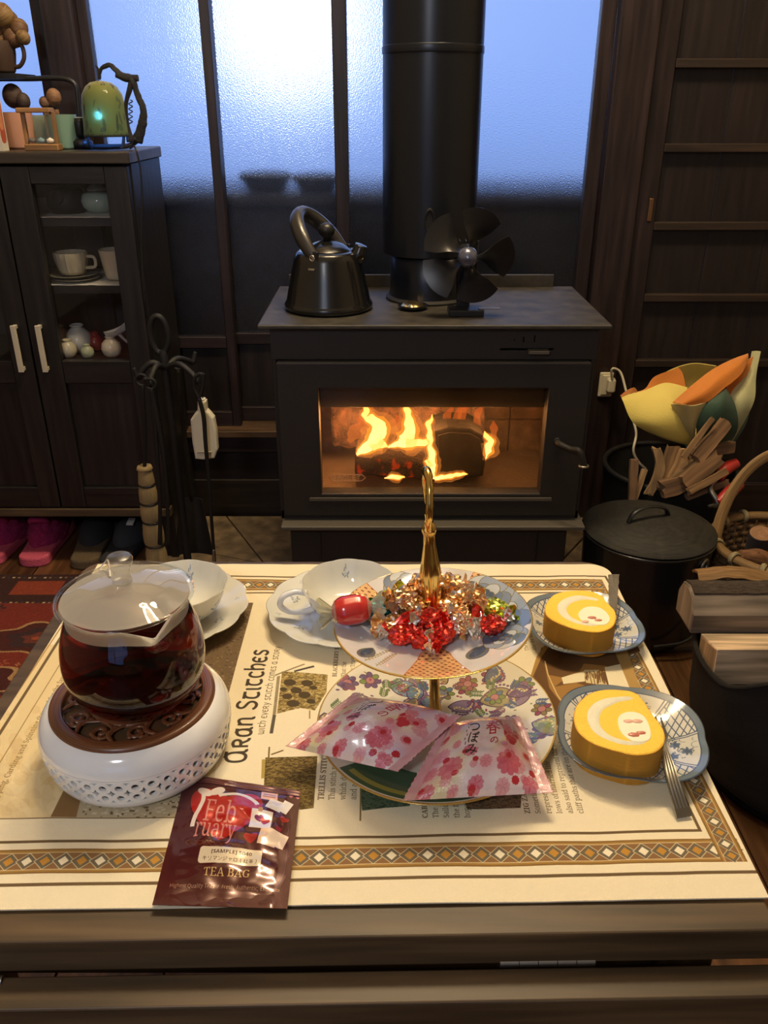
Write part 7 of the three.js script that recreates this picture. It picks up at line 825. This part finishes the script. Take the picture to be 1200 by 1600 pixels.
{
  // wicker basket with bent handle
  const bx0 = 0.815, bz0 = -1.5, RY = 0.2, R = 0.135, wi = wood([0.36, 0.22, 0.09], 0.6), wd = wood([0.24, 0.14, 0.06], 0.7), o = thing('wicker_basket', 'round wicker basket of firewood with a broad bent handle, at the right edge', 'basket', [bx0, 0, bz0]);
  const ring = []; for (let j = 0; j < 12; j++) { const y = 0.012 + j * 0.0145, r = lerp(0.105, R - 0.004, j / 11), pts = []; for (let i = 0; i < 64; i++) { const a = i / 64 * 2 * PI, w = 0.0045 * ((i + j) % 2 ? 1 : -1); pts.push([Math.cos(a) * (r + w), y, Math.sin(a) * (r + w)]); } ring.push(tube(pts, 0.0062, 128, 6, true)); } part(o, 'woven_sides', ring, wd, null, 'stuff');
  for (let i = 0; i < 32; i++) { const a = i / 32 * 2 * PI; part(o, 'stake', tube([[Math.cos(a) * 0.105, 0.004, Math.sin(a) * 0.105], [Math.cos(a) * (R - 0.004), 0.19, Math.sin(a) * (R - 0.004)]], 0.003, 4, 5), wi); }
  part(o, 'bottom', lathe([[0, 0.002], [0.11, 0.002], [0.11, 0.012], [0, 0.012]], 40), wd); part(o, 'rim', new THREE.TorusGeometry(R, 0.011, 10, 72).scale(1, 1, 0.8).rotateX(PI / 2).translate(0, RY - 0.006, 0), wi); for (let i = 0; i < 14; i++) { const a = i / 14 * 2 * PI; part(o, 'rim_lashing', new THREE.TorusGeometry(0.0122, 0.0028, 8, 16).scale(1, 1, 2).rotateY(-a).translate(Math.cos(a) * R, RY - 0.006, Math.sin(a) * R), wood([0.5, 0.42, 0.25], 0.6)); }
  const hh = []; for (let i = 0; i <= 20; i++) { const a = i / 20 * PI; hh.push([-Math.cos(a) * (R - 0.006), RY - 0.03 + Math.sin(a) * 0.2, -0.02 - 0.05 * Math.sin(a)]); } part(o, 'handle', limb([[-0.112, 0.1, -0.015], ...hh, [0.112, 0.1, -0.015]], [0.012, 0.0125, 0.012, 0.012, 0.012, 0.0125, 0.012], 80, 10, 0.35, V(0, 0, 1)), wood([0.55, 0.34, 0.14], 0.5));
  // wood in the basket
  const bark = mat([0.07, 0.055, 0.06], 0.9, { map: mottT, bumpMap: mottB, bumpScale: 0.006 }), end = wood([0.5, 0.28, 0.16], 0.8); const e = onZ(1190, 833, bz0 - 0.01), q = thing('firewood_log', 'round log standing in the basket with its cut end up', 'log', [e.x, e.y, bz0 - 0.01], [0.25, 0, 0.1]); part(q, 'bark', warp(smoothGeo(lathe([[0.022, -0.16], [0.0245, -0.158], [0.024, -0.003], [0.0228, 0]], 40)), (v) => { const n = 1 + 0.05 * nz(v.x * 70, v.y * 20, v.z * 70); return V(v.x * n, v.y, v.z * n); }), bark); part(q, 'cut_end', lathe([[0.0228, -0.0005], [0.022, 0.0008], [0, 0.0012]], 40), end);
  const e2 = onZ(1170, 872, bz0 + 0.05), q2 = thing('firewood_piece', 'smooth brown wood piece lying in front of the round log in the basket', 'firewood', e2.toArray(), [0, 0.1, -0.35]); part(q2, 'wood', limb([[-0.022, 0, 0], [0.02, 0.004, 0], [0.09, -0.004, 0.004]], [0.012, 0.021, 0.018], 30, 16, 0.8), wood([0.32, 0.15, 0.07], 0.7)); part(q2, 'knot', new THREE.SphereGeometry(0.008, 14, 10).scale(1, 0.5, 0.8).translate(0.01, 0.0175, 0.004), wood([0.2, 0.09, 0.05], 0.7));
}
{
  // soft black log carrier with split logs
  const cx = 0.705, cz = -1.075, o = thing('log_carrier', 'soft black log carrier with split logs, beside the table at the right', 'log carrier', [cx, 0, cz]), cl = mat([0.014, 0.013, 0.013], 0.85, { bumpMap: fineB, bumpScale: 0.001 });
  const rim = (a) => 0.215 + 0.095 * smooth(Math.sin(a - 0.0), 0.25, 0.95) + 0.03 * smooth(-Math.sin(a), 0.2, 0.9) , g = sheet(96, 24, (u, v) => { const a = u * 2 * PI, H = rim(a), r = lerp(0.17, 0.205, Math.pow(v, 0.6)) + 0.006 * nz(Math.cos(a) * 2, v * 3, Math.sin(a) * 2) + (v < 0.12 ? -0.02 * (1 - v / 0.12) : 0); return V(Math.cos(a) * r, 0.002 + v * H, Math.sin(a) * r); }, 0.004);
  part(o, 'bag', g, cl); part(o, 'bottom', lathe([[0, 0.002], [0.17, 0.002], [0.17, 0.01], [0, 0.01]], 40), cl); part(o, 'hem', tube(Array.from({ length: 64 }, (_, i) => { const a = i / 64 * 2 * PI; return [Math.cos(a) * 0.2055, rim(a) + 0.001, Math.sin(a) * 0.2055]; }), 0.004, 160, 8, true), cl);
  const face = (c) => wood(c, 0.75), bark = mat([0.16, 0.12, 0.09], 0.95, { map: mottT, bumpMap: mottB, bumpScale: 0.006 });
  // split log: cross-section in (z, y), length along x
  const split = (label, x, y, z, len, sec, mSide, mEnd, mBark, cat, rot = [0, 0, 0]) => { const q = thing('split_log', label, 'log', [x, y, z], rot); const g = ext(poly(sec), len, 0.0015); g.rotateY(PI / 2); warp(g, (v) => V(v.x, v.y + 0.0015 * nz(v.x * 40, v.y * 60, v.z * 60), v.z + 0.0015 * nz(v.x * 40 + 5, v.y * 60, v.z * 60))); part(q, 'wood', boxUV(g, 0, x), mSide); if (mBark) { const bs = sec.filter((p) => p[2]); part(q, 'bark', sheet(40, 6, (u, v) => { const i = v * (bs.length - 1), k = Math.min(Math.floor(i), bs.length - 2), t = i - k; return V(u * len * 0.99 + 0.002, lerp(bs[k][1], bs[k + 1][1], t) + 0.003 + 0.002 * nz(u * 20, v * 6, 2), -lerp(bs[k][0], bs[k + 1][0], t)); }, 0.004), mBark, 'rough grey-brown bark'); } const c = sec.reduce((s, p) => [s[0] + p[0] / sec.length, s[1] + p[1] / sec.length], [0, 0]); part(q, 'cut_end', boxUV(ext(poly(sec.map((p) => [lerp(p[0], c[0], 0.06), lerp(p[1], c[1], 0.06)])), 0.001).rotateY(PI / 2).translate(-0.0022, 0, 0), 1), mEnd); return q; };
  split('grey-brown split log with bark along its top edge, upper log in the carrier', 0.497, 0.262, -1.165, 0.36, [[-0.036, -0.028], [0.034, -0.03], [0.036, 0.006, 0], [0.022, 0.03, 1], [0, 0.036, 1], [-0.02, 0.03, 1], [-0.038, 0.004, 0]], face([0.36, 0.3, 0.25]), face([0.5, 0.41, 0.31]), bark);
  split('pale freshly split log with a small knot, lower log in the carrier', 0.512, 0.222, -1.085, 0.36, [[-0.035, -0.03], [0.03, -0.032], [0.034, 0.012], [-0.03, 0.028]], face([1, 0.78, 0.55]), face([0.7, 0.47, 0.27]), null).add((() => { const k = new THREE.Mesh(lathe([[0, 0.001], [0.004, 0.0008], [0.005, 0]], 20).rotateX(1.2), wood([0.15, 0.08, 0.04], 0.8)); k.name = 'knot'; const p = onZ(1161, 1003, -1.06); k.position.set(p.x - 0.512, 0.019, 0.014); return k; })());
  split('dark log at the bottom of the carrier under the pale one', 0.55, 0.15, -1.11, 0.3, [[-0.05, -0.04], [0.05, -0.04], [0.045, 0.03], [-0.045, 0.03]], face([0.1, 0.07, 0.05]), face([0.1, 0.07, 0.05]), null);
  const b = onZ(1087, 901, -1.2), q = thing('bark_strip', 'curved tan strip of bark lying along the top of the carrier', 'bark', [b.x, b.y, -1.2]); part(q, 'outer_bark', sheet(40, 12, (u, v) => V(u * 0.2 + 0.004 * Math.sin(u * 9), 0.009 * Math.sin(v * PI) + 0.007 * Math.sin(u * 6) + 0.003 * nz(u * 8, v * 4), (v - 0.5) * -0.035), 0.004), wood([0.4, 0.23, 0.09], 0.7)); part(q, 'dark_core', limb([[0.03, -0.008, 0.008], [0.11, -0.009, 0.01], [0.19, -0.004, 0.01]], [0.006, 0.011, 0.008], 20, 10), bark);
}
renderer.render(scene, camera);
